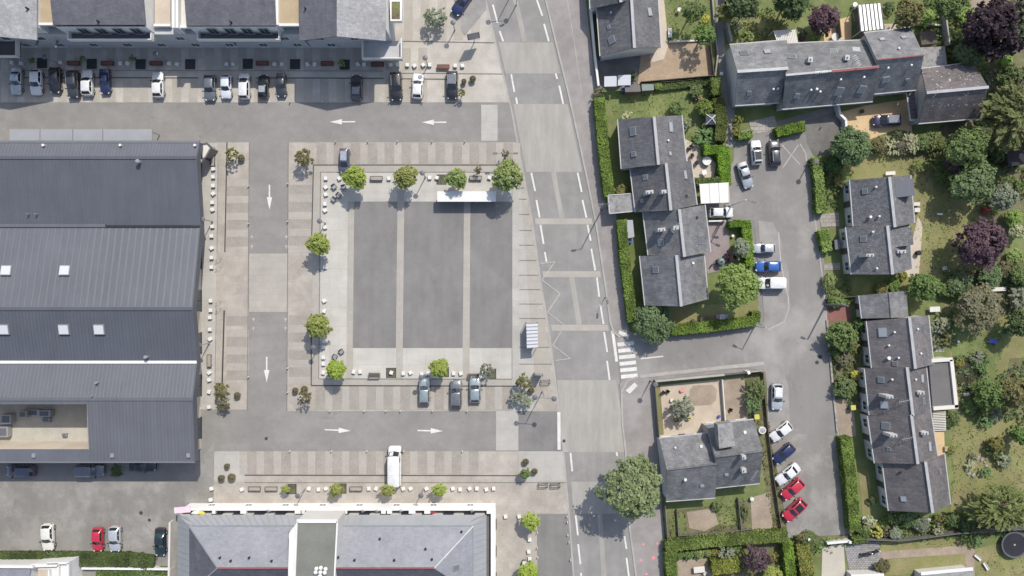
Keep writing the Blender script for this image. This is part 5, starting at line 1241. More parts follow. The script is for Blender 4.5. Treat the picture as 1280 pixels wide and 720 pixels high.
def plant(name, label, cat, px, py, rpx, h, kind, style='round', group=None, trunk=True, zr=None, sq=(1, 1)):
    """px,py,rpx: where the crown reads in the survey, h: total height"""
    rw = rpx / S
    zr = zr if zr else min(rw, h * .5) * (.95 if trunk else 1.0)
    hc = max(h - zr * .9, zr * .55)
    k = 1 - hc / H; r = rw * k; x, y = W(px, py, hc)
    root = thing(name, label, cat, (x, y, .02), rng.uniform(0, 6.28) if sq == (1, 1) else 0.0, group)
    size = 'X' if (r < .55 and style == 'round') else 'S' if r < 1.35 else 'M' if r < 2.7 else 'L'
    o = bpy.data.objects.new('crown' if trunk else 'foliage', crown_mesh(kind, style, size, rng.randrange(3))); C.objects.link(o); o.parent = root
    o.location = (0, 0, hc); o.scale = (r * sq[0], r * sq[1], zr)
    m = MB(); rr = random.Random(int(px * 31 + py))
    if trunk:
        t0 = max(.05, r * .055); zt = hc - zr * .25
        m.tube((0, 0, -.05), (0, 0, zt), t0 * 1.25, t0 * .75, 8)
        for i in range(7):
            a = i * 2.4 + rr.random(); z0 = zt * rr.uniform(.75, 1.0); e = rr.uniform(.5, .85) * r
            m.tube((0, 0, z0), (math.cos(a) * e, math.sin(a) * e, hc + zr * rr.uniform(-.1, .5)), t0 * .5, t0 * .12, 6)
        m.tube((0, 0, zt), (rr.uniform(-.1, .1) * r, rr.uniform(-.1, .1) * r, hc + zr * .6), t0 * .75, t0 * .15, 6)
        part('trunk', m, A['bark'], root, local=True)
    else:
        for i in range(6):
            a = i * 1.05 + rr.random() * .5; e = r * .55
            m.tube((0, 0, -.03), (math.cos(a) * e, math.sin(a) * e, hc + zr * .2), .035 + r * .01, .012, 5)
        part('stem', m, A['bark'], root, local=True)
    return root
def tree(label, px, py, r, h, kind, style='round', group=None, **k): return plant('tree', label, 'tree', px, py, r, h, kind, style, group, True, **k)
def bush(label, px, py, r, h, kind, style='round', group=None, **k): return plant('shrub', label, 'shrub', px, py, r, h, kind, style, group, False, **k)

# ---- trees of the square
GT = 'young lime trees of the square'
tree('round lime green tree at the north-west corner of the square, by the loose chairs', 444, 222, 14.5, 5.2, 'lime', group=GT)
tree('round lime green tree between two benches on the north side of the square', 507.5, 222.5, 14.5, 5.2, 'lime', group=GT)
tree('darker green tree at the west end of the long white canopy', 571, 223.5, 13, 5.0, 'fresh', group=GT)
tree('largest and darkest tree of the square, at its north-east corner', 634.5, 220.5, 19, 6.5, 'fresh', group=GT)
tree('lime green tree halfway down the west side of the square, the northern of two', 398.5, 305, 14, 5.0, 'lime', group=GT)
tree('lime green tree on the west side of the square, the southern of two', 398, 407.5, 15.5, 5.2, 'lime', group=GT)
tree('lime green tree at the south-west corner of the square', 420, 462, 12.5, 4.6, 'lime', group=GT)
tree('round tree beside the parked pale silver car on the south side of the square', 549, 460, 12, 4.6, 'lime', group=GT)
GP = 'small round trees before the white edged block'
tree('smallest tree of the row before the white edged block', 357, 611, 5, 2.4, 'lime', group=GP)
tree('second tree from the west in the row before the white edged block', 420, 612, 8.2, 3.2, 'lime', group=GP)
tree('tree right at the tail of the white van', 485, 612, 8.2, 3.2, 'lime', group=GP)
tree('easternmost tree of the row before the white edged block', 549.5, 612, 8.2, 3.2, 'lime', group=GP)
tree('round lime green tree at the edge of the dark bays in the south-east corner pavement', 663.5, 651, 10.5, 3.8, 'lime', group=GP)
tree('round lime green tree cut by the bottom edge of the photo beside the dark bays', 660.5, 716, 13, 4, 'lime', group=GP)
GQ = 'sparse olive young trees at the corners of the paved bays'
tree('sparse olive tree in the bay corner north-west of the square', 380, 197, 11.5, 3.6, 'olive', 'loose', GQ)
tree('sparse olive tree beside a brown pot near the hall porch', 290.5, 194, 8.5, 3.0, 'olive', 'loose', GQ)
tree('sparse olive tree beside a brown pot at the south end of the hall pavement', 277, 488, 10, 3.0, 'olive', 'loose', GQ)
tree('sparse grey twigged tree just below the olive one on the hall pavement', 279, 504, 9, 2.4, 'brown', 'loose', GQ)
tree('small olive tree beside two brown pots at the south-west corner of the square', 380.5, 496, 8.5, 3.4, 'olive', 'loose', GQ)
tree('sparse golden olive tree south of the bus shelter', 655.5, 477, 10, 3.4, 'olive', 'loose', GQ)
tree('thin grey tree between the golden olive tree and the stop line', 646, 496, 8.5, 2.6, 'silver', 'loose', GQ)
tree('small grey-green tree beside the tall double lamp', 659, 503, 8, 2.6, 'silver', 'loose', GQ)
tree('little green tree beside two brown pots in the south-east paving corner', 656, 592, 6.5, 2.5, 'mid', 'round', GQ)
tree('thin pale tree in a dark pit on the south side of the square', 609, 463, 9, 3.6, 'silver', 'loose', GQ)
tree('tiny twiggy tree between the white canopy and the north bench of the square', 597.5, 212, 5, 2.0, 'olive', 'loose', GQ)
tree('small brown tree at the north-east tip of the square', 631.5, 192, 5.5, 2.6, 'brown', 'loose', GQ)
tree('small brown twiggy tree at the east end of the north bays', 577, 116, 5.5, 2.2, 'olive', 'loose', GQ)
tree('thin leafless-looking grey tree on the beige apron east of the apartment block', 544, 22, 14, 3.6, 'silver', 'loose', GQ)
for i, (x, y, lab) in enumerate(((40, 76, 'sparse little tree at the west end of the shaded apartment pavement'), (104, 74, 'sparse little tree beside the second tree pit of the shaded apartment pavement'), (166, 73, 'sparse little tree between two white cubes and the third tree pit of the shaded pavement'), (427, 79, 'leafy little tree in the last tree pit of the shaded pavement'))):
    tree(lab, x, y, 4.5, 2.2, 'mid' if i < 3 else 'fresh', 'loose', 'little trees on the shaded apartment pavement')
# ---- big street and garden trees
tree('big spreading tree overhanging the main road at the bottom, the largest tree of the street', 790, 608, 38, 10.5, 'plane', 'airy')
tree('large fresh green tree over the white small van and the end of the stepped row', 921, 357, 27, 8.0, 'fresh', 'airy')
tree('round blue-green tree at the corner of the main road and the side street', 816.5, 402.5, 23.5, 4.6, 'bluegreen', 'round')
tree('dense mid green tree at the corner of the orange patio', 1064, 184, 23, 6.0, 'bluegreen', 'round')
tree('domed purple tree on the lawn east of the pair of houses', 1226, 305, 30, 7.5, 'purple', 'airy')
tree('wide brownish half-bare tree on the lawn east of the south-east row', 1224, 386, 31, 5.0, 'brown', 'loose')
tree('huge dark purple tree in the north-east corner', 1244, 36, 40, 10, 'darkpurple', 'airy')
tree('dark grey-green tree at the north-east corner beyond the purple tree', 1276, 28, 30, 10, 'greygreen', 'airy')
tree('big light green conifer with long sprays at the east edge', 1270, 150, 36, 9, 'conifer', 'spiky')
tree('dark broad tree between the brown slate house and the conifer', 1206, 186, 26, 7, 'mid', 'airy')
tree('grey-green tree with drooping sprays south of the dark broad tree', 1214, 228, 28, 6, 'greygreen', 'airy')
tree('silvery grey tree next to the red play tent north of the purple tree', 1253, 248, 16, 5, 'silver', 'round')
tree('small purple-brown tree among the green ones north of the lawn', 1190, 204, 11, 4.5, 'purple', 'round')
tree('purple leaved tree beside the wooden deck north of the cul-de-sac houses', 1028, 25, 18, 5, 'purple', 'round')
tree('mid green tree casting its shadow on the tan gravel garden', 880, 44, 15, 5, 'mid', 'loose')
tree('ragged green tree on the lawn at the top, next to the alley', 866, 15, 15, 5.5, 'mid', 'loose')
tree('broad dark tree at the top of the alley', 928, 5, 20, 7, 'dark', 'round')
tree('dark tree between the alley and the purple leaved tree', 990, 0, 22, 7, 'dark', 'round')
tree('olive green tree leaning over the alley wall', 905, 17, 11, 4, 'olive', 'round')
tree('spreading conifer with fine sprays south of the east lawn, above the trampoline', 1250, 634, 30, 6, 'conifer', 'spiky', sq=(1.1, .75))
tree('purple-brown tree in the hedged garden at the bottom', 945, 697, 17, 4.5, 'purple', 'loose')
tree('yellow-green round tree in the hedged garden at the bottom edge', 965, 720, 13, 3.5, 'lime', 'round')
tree('thin grey-green palm-like tree beside the covered pool', 853, 510, 15, 3.8, 'silver', 'loose')
tree('dark green bushy tree north of the annex, over the garden table', 1155, 360, 18, 5, 'mid', 'round')
tree('dense green tree east of the pond', 1238, 494, 19, 4.5, 'mid', 'round')
tree('dark grey-brown tree beside the dense green one near the east edge', 1268, 490, 20, 5.5, 'olive', 'round')
tree('round dark green tree at the east edge beside the silvery shrubs', 1275, 405, 16, 5, 'dark', 'round')
tree('dark tree at the top between the ribbed veranda and the narrow fence', 1135, 18, 18, 6, 'olive', 'round')
tree('dark green tree beside the garden wall at the top of the north-east gardens', 1186, 10, 14, 6, 'mid', 'round')
tree('leafy tree in the front garden with the yellow bush, west of the south-east row', 1052, 420, 19, 4, 'mid', 'round')
tree('dark tree between the conifer and the drooping tree at the east edge', 1260, 96, 15, 4.5, 'mid', 'round')
tree('dark green tree at the middle of the east edge, above the trampoline lawn', 1278, 545, 11, 4, 'mid', 'round')
tree('grey-green tree against the north wall of the brown slate house', 1210, 65, 19, 5, 'bluegreen', 'round')
# ---- shrubs
B = bush
B('round clipped bright green ball bush beside the small grey pavilion', 880.5, 135, 10.5, 2.6, 'hedge')
B('small clipped bush on the lawn north of the stepped row', 845, 135, 8.5, 1.8, 'mid')
B('flower bush with pink blooms beside the clipped ball', 873, 124, 5, 1, 'pinkish', 'loose'); B('round green bush north of the pink flowers', 870, 114, 8, 1.4, 'mid')
B('dark round bush just south of the small grey pavilion', 889, 161, 7, 1.6, 'dark'); B('leafy shrub with pale flowers between pavilion and terrace', 881, 171, 11, 1.8, 'bluegreen', 'spiky')
B('grey-green shrub against the east wall of the northernmost stepped house', 857, 155, 8, 1.6, 'silver', 'loose'); B('white flowering shrub at the north-west corner of the stepped row', 784, 147, 8, 1.2, 'pale', 'loose')
B('brown shrub at the south end of the white roadside wall', 747, 118, 7, 1.6, 'brown', 'loose'); B('spiky green shrub beside the glazed lean-to panels', 792.5, 95, 5, 1.4, 'dark', 'loose'); B('fresh green shrub beside the garden shed', 822.5, 108, 4.5, 1.3, 'fresh')
B('yellow flowering bush next to the alley at the top', 881, 24, 6, 1.4, 'yellow', 'loose')
B('yellow-green tall bush at the mouth of the alley', 921, 152, 8, 2.2, 'hedge_yellow', 'loose', sq=(.8, 1.0)); B('yellow-green bush just below the tall one at the mouth of the alley', 920, 164, 7, 2.0, 'hedge_yellow', 'loose')
B('olive-grey shrub beside the roadside hedge and the flat garage', 778, 238, 8, 1.5, 'olive')
B('silver grey shrub in the small fenced plot north of the fresh green tree', 927, 310, 11, 2.4, 'silver', 'round', sq=(1, 1.2)); B('dark purple-grey shrub beside the green-grey tank', 911, 322, 8, 1.6, 'darkpurple', 'loose')
B('bushy green shrub row at the fence by the sandy drive', 944, 488, 13, 2.6, 'mid', 'spiky', sq=(.8, 1)); B('grey-green shrub next to the yellow bin', 941, 505, 10, 2.2, 'bluegreen', 'round')
GH = 'mixed shrubs along the north edge of the lawn'
for i, (x, y, r, k, lab) in enumerate(((1098, 182, 11, 'olive', 'olive shrub under the orange patio'), (1113, 183, 10, 'pale', 'pale flowering shrub, first to the right of the olive one under the orange patio'), (1126, 182, 10, 'brown', 'pinkish brown shrub in the middle of the lawn border'), (1138, 179, 11, 'pale', 'pale sprayed shrub at the corner of the brown slate house border'),
                                       (1152, 178, 11, 'mid', 'green shrub in the border just below the brown slate house'), (1167, 176, 11, 'conifer', 'yellowish green shrub at the east end of the lawn border'), (1121, 171, 7, 'dark', 'dark low shrub right behind the violet car'))):
    B(lab, x, y, r, 1.9, k, 'spiky' if k in ('pale', 'conifer') else 'round', GH)
B('small bright bush on the lawn by the north-east corner of the pair of houses', 1148, 206, 6, 1.5, 'fresh', 'spiky'); B('long leaved bush beside the small bright one', 1165, 203, 9, 2.2, 'conifer', 'spiky')
B('bright green shrub below the silvery tree at the east edge', 1266, 272, 11, 2.2, 'fresh'); B('white flowering small tree-like bush at the east edge', 1270, 290, 9, 2.4, 'pale')
B('bright green shrub right of the purple domed tree', 1268, 321, 10, 1.8, 'fresh'); B('grey-green bush below the purple domed tree', 1236, 345, 15, 2.4, 'bluegreen'); B('brownish bush at the foot of the purple domed tree', 1257, 336, 10, 1.8, 'olive')
B('dark bush at the east edge below the bright green shrub', 1275, 345, 14, 2.6, 'mid'); B('silvery bush with pale flowers at the east edge', 1273, 372, 12, 2.4, 'silver', 'spiky'); B('yellow variegated bush at the east edge', 1276, 387, 8, 1.8, 'yellow', 'loose')
B('green bush between the gravel table corner and the brownish half-bare tree', 1198, 356, 15, 2.4, 'bluegreen'); B('low bush beside the white garden chair at the pair of houses', 1182, 362, 9, 1.8, 'mid')
B('yellow-green bush at the south-east corner of the pair of houses', 1128, 345, 7, 1.2, 'hedge_yellow', 'loose'); B('green bush below the yellow-green one at the pair of houses', 1117, 356, 8, 1.6, 'mid'); B('olive bush at the north edge of the low garage', 1102, 361, 8, 1.4, 'olive')
B('grey bush by the stone bed east of the northern brown slate house', 1171, 408, 9, 1.4, 'silver', 'loose'); B('pale green bush south of the grey one at the stone bed', 1180, 405, 9, 1.6, 'pale', 'loose'); B('brownish low bush beside the white pots at the stone bed', 1181, 424, 9, 1.2, 'olive', 'loose')
B('rush clump on the north bank of the pond', 1220, 446, 7, 1.1, 'silver', 'spiky'); B('yellow-green bush at the north-west of the pond', 1199, 453, 6, 1.1, 'hedge_yellow'); B('grey reeds on the east bank of the pond', 1228, 461, 6, 1.1, 'bluegreen', 'spiky'); B('brown plant on the west bank of the pond', 1194, 470, 4, .7, 'brown', 'loose')
B('low green shrub south of the pond', 1212, 507, 10, 1.2, 'mid'); B('round ball bush in the triangular bed below the pond', 1230.5, 513.5, 6, 1.6, 'fresh'); B('blue-green plant in the triangular bed beside the ball bush', 1232, 527, 9, 1.2, 'bluegreen', 'loose'); B('dark plant on the west side of the triangular bed', 1222, 519, 8, 1.1, 'dark', 'loose'); B('grey plant on the east tip of the triangular bed', 1245, 519, 9, 1.2, 'silver', 'loose')
B('thin leafy shrub beside the striped pergola', 1190, 523, 11, 1.7, 'mid', 'loose'); B('low shrub beside the orange terrace on the south-east row', 1190, 562, 5, .9, 'hedge_yellow', 'loose')
B('round olive ball bush on the east lawn by the rock bed', 1245, 555.5, 9.5, 2.2, 'hedge_yellow'); B('dark bush at the foot of the olive ball bush', 1237, 563, 7, 1.3, 'dark', 'loose'); B('grey-green bush on the east side of the rock bed', 1254, 576, 10, 1.4, 'silver', 'loose'); B('dark bush in the middle of the rock bed', 1246, 571, 6, 1.1, 'dark', 'loose')
B('pale plant among the rocks at the west end of the rock bed', 1213, 582, 7, .8, 'pale', 'loose'); B('green plant at the south of the rock bed', 1231, 590, 7, 1.0, 'bluegreen', 'loose'); B('brown plant at the north of the rock bed', 1216, 571, 5, .8, 'brown', 'loose'); B('leafy bush with white flowers near the east edge of the lawn', 1268, 541, 9, 1.6, 'mid', 'loose')
GF = 'shrubs along the fence south of the south-east row'
for x, y, r, k, st, lab in ((1119, 645, 9, 'mid', 'spiky', 'green fern-like shrub under the south gable of the row'), (1137, 649, 10, 'bluegreen', 'round', 'blue-green shrub beside the white garden chairs'), (1152, 655, 9, 'silver', 'round', 'grey-green shrub just below the white garden chairs'), (1175, 650, 8, 'olive', 'loose', 'olive shrub just east of the white garden chairs'),
                            (1190, 650, 9, 'dark', 'round', 'dark shrub between two paler ones on the south fence'), (1207, 657, 9, 'dark', 'round', 'dark round bush left of the spreading conifer'), (1086, 652, 7, 'pale', 'round', 'pale round bush at the end of the bright roadside hedge'), (1096, 665, 8, 'yellow', 'loose', 'yellow-green shrub behind the cobbled courtyard'),
                            (1108, 664, 7, 'brown', 'loose', 'brown shrub behind the cobbled courtyard'), (1120, 668, 9, 'silver', 'round', 'silvery low shrub on the south fence'), (1172, 662, 8, 'pale', 'loose', 'pale shrub on the south fence above the garden path'), (1080, 664, 7, 'mid', 'round', 'green shrub by the white gate post'),
                            (1012, 676, 12, 'mid', 'round', 'bushy dark shrub left of the white driveway gate'), (1000, 673, 7, 'olive', 'loose', 'olive shrub at the corner of the hedged garden'), (1103, 708, 9, 'olive', 'round', 'olive bush on the right edge of the cobbled courtyard'), (1208, 672, 8, 'dark', 'loose', 'dark low bush below the fence left of the trampoline'), (1222, 676, 8, 'bluegreen', 'loose', 'blue-green bush below the fence left of the trampoline')):
    B(lab, x, y, r, 1.7, k, st, GF)
GB = 'small round bushes inside the hedged garden'
for i, (x, y, r, k) in enumerate(((849, 693, 6, 'mid'), (861, 693, 6, 'mid'), (874, 692, 6, 'fresh'), (884, 691, 5, 'fresh'), (893, 690, 5, 'hedge_yellow'))):
    B(ORD[i] + ' small bush from the west along the inside of the bottom hedge', x, y, r, 1.2, k, 'round', GB)
B('silvery blue spiky bush in the hedged garden', 907, 689, 9, 1.8, 'silver', 'spiky'); B('green bush right of the silvery blue spiky one in the hedged garden', 922, 690, 8, 1.5, 'mid', 'loose')
B('flowering shrub left of the purple-brown tree in the hedged garden', 929, 706, 9, 1.3, 'olive', 'loose'); B('yellow-green shrub in the right corner of the hedged garden', 967, 696, 7, 1.4, 'hedge_yellow', 'loose')
B('bright green hedge-like bush in the front garden of the southern pair house', 1036, 352, 10, 2.0, 'fresh', sq=(.8, 1.2)); B('dark green bush just above the red paving', 1047, 378, 9, 1.6, 'mid', 'round', sq=(1.3, .7)); B('olive bush at the top of the front garden of the pair', 1049, 227, 7, 1.5, 'olive'); B('dark green bush behind the front hedge of the pair', 1042, 205, 12, 2.0, 'dark', 'round', sq=(1.1, 1))
B('yellow bush in the front garden west of the south-east row', 1069, 468.5, 6, 1.5, 'yellow'); B('grey-brown bush below the leafy front garden tree', 1055, 448, 11, 1.7, 'brown', 'loose'); B('dark bush at the street end of the front garden', 1044, 440, 8, 1.6, 'dark'); B('leafy bush with white pots at the south of the front garden', 1056, 484, 14, 2.2, 'mid'); B('dark bush against the wall of the northernmost brown slate house', 1076, 405, 9, 2, 'dark'); B('olive bush between the front garden tree and the house wall', 1063, 432, 9, 2, 'olive')
B('purple low plant between the deck and the cream awning', 1003, 45, 8, 1.3, 'purple', 'loose', sq=(.6, 1.2)); B('green plant at the west end of the wooden deck', 1021, 47, 7, 1.3, 'fresh', 'loose'); B('pale wild bush at the east wall of the alley', 921, 30, 8, 1.4, 'pale', 'loose'); B('green wild bush in the plot east of the alley', 935, 46, 8, 1.2, 'fresh', 'loose')
B('bright wild bush at the top of the north-east gardens', 1206, 20, 11, 1.6, 'fresh', 'loose'); B('mid green wild bush below the bright one in the north-east gardens', 1193, 50, 12, 1.6, 'mid', 'loose'); B('light green bush left of the garden wall at the top', 1158, 22, 12, 1.8, 'fresh', 'loose'); B('olive bush at the foot of the garden wall', 1188, 70, 9, 1.6, 'olive', 'loose')
B('bright yellow-green bush under the dark purple tree', 1254, 78, 10, 2.2, 'fresh'); B('grey-brown bush east of the brown slate house', 1243, 100, 13, 2.4, 'silver', 'loose'); B('purple-grey bush at the east edge near the conifer', 1274, 95, 10, 2.2, 'darkpurple', 'loose')
B('dark shaded shrub at the south-east corner of the brown slate house', 1228, 158, 9, 2.2, 'dark'); B('dark shaded shrub under the conifer', 1246, 192, 10, 2.2, 'dark'); B('dark shrub between the drooping tree and the silvery tree', 1238, 214, 9, 2, 'dark', 'loose')
B('dark shrub south of the veranda at the top', 1112, 10, 8, 1.4, 'dark', 'loose'); B('round clipped bush in the corner of the stepped row lawn by the fresh green tree', 938, 398, 7, 1.2, 'mid', 'loose'); B('clump of grasses below the purple-brown small tree', 1180, 218, 12, 1.8, 'mid', 'spiky')
B('dark leafy plants in the shaded strip of the south-east row', 1091, 625, 6, 1.2, 'dark', 'loose'); B('wild bush behind the double house at its south wall', 897, 632, 8, 1.2, 'mid', 'loose'); B('tall green weeds in the strip right of the worn garden', 931, 640, 7, .8, 'mid', 'loose', sq=(.6, 1.6))
B('dark climbing bush at the foot of the hall shade', 145, 588, 8, 1.6, 'dark', 'loose')

# ---- hedges
def hedge(label, pts, w, h, kind='hedge', group=None, cat='hedge', dens=1.0):
    """pts: centre line of the top in survey px; w: width px"""
    P = [Vector((*W(px, py, h), 0)) for px, py in pts]; wm = w / S * (1 - h / H) / 2
    L_ = []; R2 = []
    for i, p in enumerate(P):
        d = (P[min(i + 1, len(P) - 1)] - P[max(i - 1, 0)]).normalized(); n = Vector((-d.y, d.x, 0))
        if 0 < i < len(P) - 1:
            a = (P[i] - P[i - 1]).normalized(); b_ = (P[i + 1] - P[i]).normalized(); k = 1 / max(.5, math.cos(a.angle(b_) / 2))
        else: k = 1
        L_.append(p + n * wm * k); R2.append(p - n * wm * k)
    root = thing('hedge', label, cat, (P[0].x, P[0].y, 0), 0, group)
    m = MB(); items = []; r = random.Random(int(pts[0][0] * 7 + pts[0][1])); off = Vector((r.random() * 50, 0, 0))
    ins = .06
    for i in range(len(P) - 1):
        a, b, c, d = L_[i], L_[i + 1], R2[i + 1], R2[i]
        ca = (a + b + c + d) / 4
        s_ = lambda p: p + (ca - p).normalized() * .1
        a2, b2, c2, d2 = [s_(p) for p in (a, b, c, d)]
        m.face([a2 + Zv * (h - .1), d2 + Zv * (h - .1), c2 + Zv * (h - .1), b2 + Zv * (h - .1)])
        for p, q in ((a2, b2), (c2, d2), (d2, a2), (b2, c2)): m.face([p, q, q + Zv * (h - .1), p + Zv * (h - .1)])
        faces = [(a, b, d, c, Zv, True)]
        for p, q in ((a, b), (c, d)) + (((d, a),) if i == 0 else ()) + (((b, c),) if i == len(P) - 2 else ()):
            n = Vector(((q - p).y, -(q - p).x, 0)).normalized()
            if n.dot((p + q) / 2 - ca) < 0: n = -n
            faces.append((p, q, p + Zv * h, q + Zv * h, n, False))
        for p, q, p2, q2, n, top in faces:
            ar = (q - p).length * (p2 - p).length
            for k in range(int(ar * (58 if top else 26) * dens)):
                u, v = r.random(), r.random()
                x = p.lerp(q, u).lerp(p2.lerp(q2, u), v)
                if top: x = x + Zv * h
                lump = noise.noise(x * 1.1 + off) * .2 + noise.noise(x * 3.1 + off) * .08
                x = x + n * (lump + r.uniform(-.08, .05))
                nn = (n * .9 + Zv * .35 + rdir(r) * .75).normalized(); uu = rdir(r); uu = (uu - nn * uu.dot(nn)).normalized()
                items.append((x - P[0], nn, uu, r.uniform(.07, .13), r.uniform(1, 1.6), min(1, max(0, .5 + 1.0 * noise.noise(x * .55 + off) + r.gauss(0, .2)))))
    part('hedge_core', m, A['hedge_core'], root)
    o = bpy.data.objects.new('foliage', leaves_mesh('foliage', items, LM[kind])); C.objects.link(o); o.parent = root
    return root
A['hedge_core'] = surf('hedge_core', (.05, .075, .014), .25, 1.5, 8, .3)
hedge('bright green hedge between the pavement and the northern stepped houses', [(749, 122), (754, 180), (762, 246)], 13, 2.0)
hedge('bright green hedge between the pavement and the southern stepped houses', [(777.5, 275), (782, 330), (791, 402)], 12, 2.0)
hedge('bright green hedge along the side street, west of its lamp', [(839, 413), (900, 407), (944, 401)], 12.5, 1.6)
hedge('short hedge turning the corner beside the side street lamp', [(945.5, 389), (945, 404)], 11, 1.7)
hedge('L-shaped hedge around the terrace with the white round table', [(880, 187), (904, 187), (908, 231)], 13, 1.8)
hedge('low hedge on the south side of the terrace with the white round table', [(870, 226.5), (900, 225.5)], 7, 1.6, 'mid')
hedge('hedge angled around the pink paved yard, beside three cars', [(912, 279.5), (933, 279.5), (936.5, 320), (938, 333)], 10, 1.6)
hedge('bright green block of hedge at the alley, north of the dull one', [(895.5, 97), (896, 118)], 12, 2.2)
hedge('dull olive hedge along the alley', [(898, 122), (903, 150), (900, 176)], 14, 2.2, 'hedge_dull')
hedge('small hedge beside the white tall car', [(923, 170), (941, 167)], 9, 1.4, 'fresh')
hedge('hedge before the north-east row at the head of the cul-de-sac', [(971, 165), (1007, 157)], 12, 1.5)
hedge('narrow hedge at the street front of the northern pair house', [(1021, 196), (1025, 230), (1027, 266)], 12, 1.6, 'fresh')
hedge('narrow hedge at the street front of the southern pair house', [(1029, 287), (1035, 314)], 12, 1.5, 'fresh')
hedge('long bright green hedge east of the slanted cars', [(1058, 547), (1063, 590), (1070, 664)], 14, 2.0)
hedge('small bright hedge stub beside the white gate post', [(1066, 676), (1086, 673)], 8, 1.4)
hedge('hedge across the bottom garden, bright green on its long side', [(832, 684), (895, 677), (985, 671)], 13, 2.0)
hedge('hedge along the pavement at the bottom garden', [(838, 690), (841, 730), (846, 790)], 14, 2.0)
hedge('hedge on the east side of the bottom garden', [(985, 679), (989, 720), (994, 790)], 13, 2.0)
hedge('yellowish clipped hedge left of the pale driveway', [(1004, 682), (1010, 720), (1014, 780)], 17, 1.9, 'hedge_yellow')
hedge('thick block of yellow-green clipped hedge in the bottom garden', [(890, 710), (924, 707)], 17, 2.0, 'hedge_yellow')
hedge('ivy covered bank along the south edge of the worn car park', [(-40, 699), (60, 699), (160, 700), (192, 704)], 17, .9, 'dark', dens=.8)
hedge('strip of wild green below the ivy bank', [(120, 717), (170, 714), (214, 714)], 10, .5, 'mid', dens=.6)
hedge('low hedge along the fence on the lawn at the foot of the gravel garden', [(818, 109.5), (887, 101.5)], 9, .7, 'dark', dens=.8)

# ---- ground cover nobody could count
def cover(label, name, polys, kind, dens, size, zh, seed):
    r = random.Random(seed); items = []
    for poly in polys:
        xs = [p[0] for p in poly]; ys = [p[1] for p in poly]
        a = abs(sum(poly[i][0] * poly[(i + 1) % len(poly)][1] - poly[(i + 1) % len(poly)][0] * poly[i][1] for i in range(len(poly)))) / 2 / 64
        n = 0
        while n < a * dens:
            x, y = r.uniform(min(xs), max(xs)), r.uniform(min(ys), max(ys)); ins = False
            for i in range(len(poly)):
                (x1, y1), (x2, y2) = poly[i], poly[i - 1]
                if (y1 > y) != (y2 > y) and x < (x2 - x1) * (y - y1) / (y2 - y1) + x1: ins = not ins
            if not ins: continue
            n += 1
            cl = noise.noise(Vector((x * .09, y * .09, seed)))
            if cl < -.05 and r.random() < .8: continue
            p = Vector((*W(x, y), r.uniform(.03, zh) * (1 + cl)))
            nn = (Zv * .9 + rdir(r) * .8).normalized(); u = rdir(r); u = (u - nn * u.dot(nn)).normalized()
            items.append((p, nn, u, size * r.uniform(.5, 1.2), r.uniform(1, 2), min(1, max(0, .45 + cl + r.gauss(0, .2)))))
    o = bpy.data.objects.new(name, leaves_mesh(name, items, LM[kind])); C.objects.link(o)
    return tag(o, label, 'plants', None, 'stuff')
cover('tangled low greenery on the soil of the north-east gardens', 'ground_cover', [[(1150, -10), (1215, -10), (1225, 60), (1240, 110), (1195, 85), (1165, 55)], [(1225, 110), (1290, 110), (1290, 240), (1240, 270), (1215, 215), (1170, 200), (1150, 190), (1238, 150)]], 'mid', 26, .17, .6, 3)
cover('tangled low greenery in the borders of the east lawns', 'ground_cover', [[(1160, 340), (1215, 335), (1290, 320), (1290, 400), (1262, 420), (1255, 365), (1225, 352)], [(1245, 470), (1290, 440), (1290, 560), (1250, 520)], [(1165, 395), (1192, 385), (1196, 430), (1172, 440)], [(1190, 445), (1232, 440), (1236, 490), (1200, 500)]], 'bluegreen', 24, .16, .5, 4)
cover('low greenery along the southern garden fences', 'ground_cover', [[(1085, 650), (1200, 640), (1290, 630), (1290, 668), (1100, 676)], [(985, 668), (1055, 672), (1040, 690), (1000, 690)]], 'mid', 24, .16, .5, 5)
cover('low plants in the front gardens east of the cul-de-sac', 'ground_cover', [[(1034, 404), (1080, 402), (1076, 500), (1060, 515), (1042, 470)], [(1018, 205), (1052, 205), (1048, 262), (1028, 262)], [(1030, 345), (1062, 345), (1066, 382), (1034, 384)]], 'mid', 24, .15, .45, 6)
cover('weeds along the fence west of the parked cars', 'ground_cover', [[(932, 466), (955, 464), (962, 530), (972, 600), (984, 668), (968, 670), (956, 610), (950, 540)], [(836, 640), (858, 640), (860, 668), (838, 672)], [(895, 630), (930, 622), (936, 668), (840, 672), (900, 660)]], 'olive', 12, .12, .25, 7)
cover('wild meadow plants on the plot beside the alley', 'ground_cover', [[(912, 12), (985, 8), (985, 52), (916, 55)]], 'conifer', 20, .14, .3, 8)
cover('tufts in the lawns', 'grass', [[(835, -5), (888, 0), (888, 52), (835, 54)], [(752, 118), (884, 106), (884, 180), (860, 182), (850, 145), (770, 148)], [(1060, 200), (1160, 185), (1215, 240), (1238, 300), (1215, 345), (1145, 350), (1140, 215)], [(1190, 400), (1262, 400), (1245, 470), (1195, 440)], [(1190, 520), (1280, 560), (1280, 620), (1190, 650)], [(1225, 690), (1285, 690), (1285, 725), (1225, 725)], [(1098, 680), (1210, 666), (1212, 684), (1098, 690)]], 'conifer', 9, .10, .07, 9)
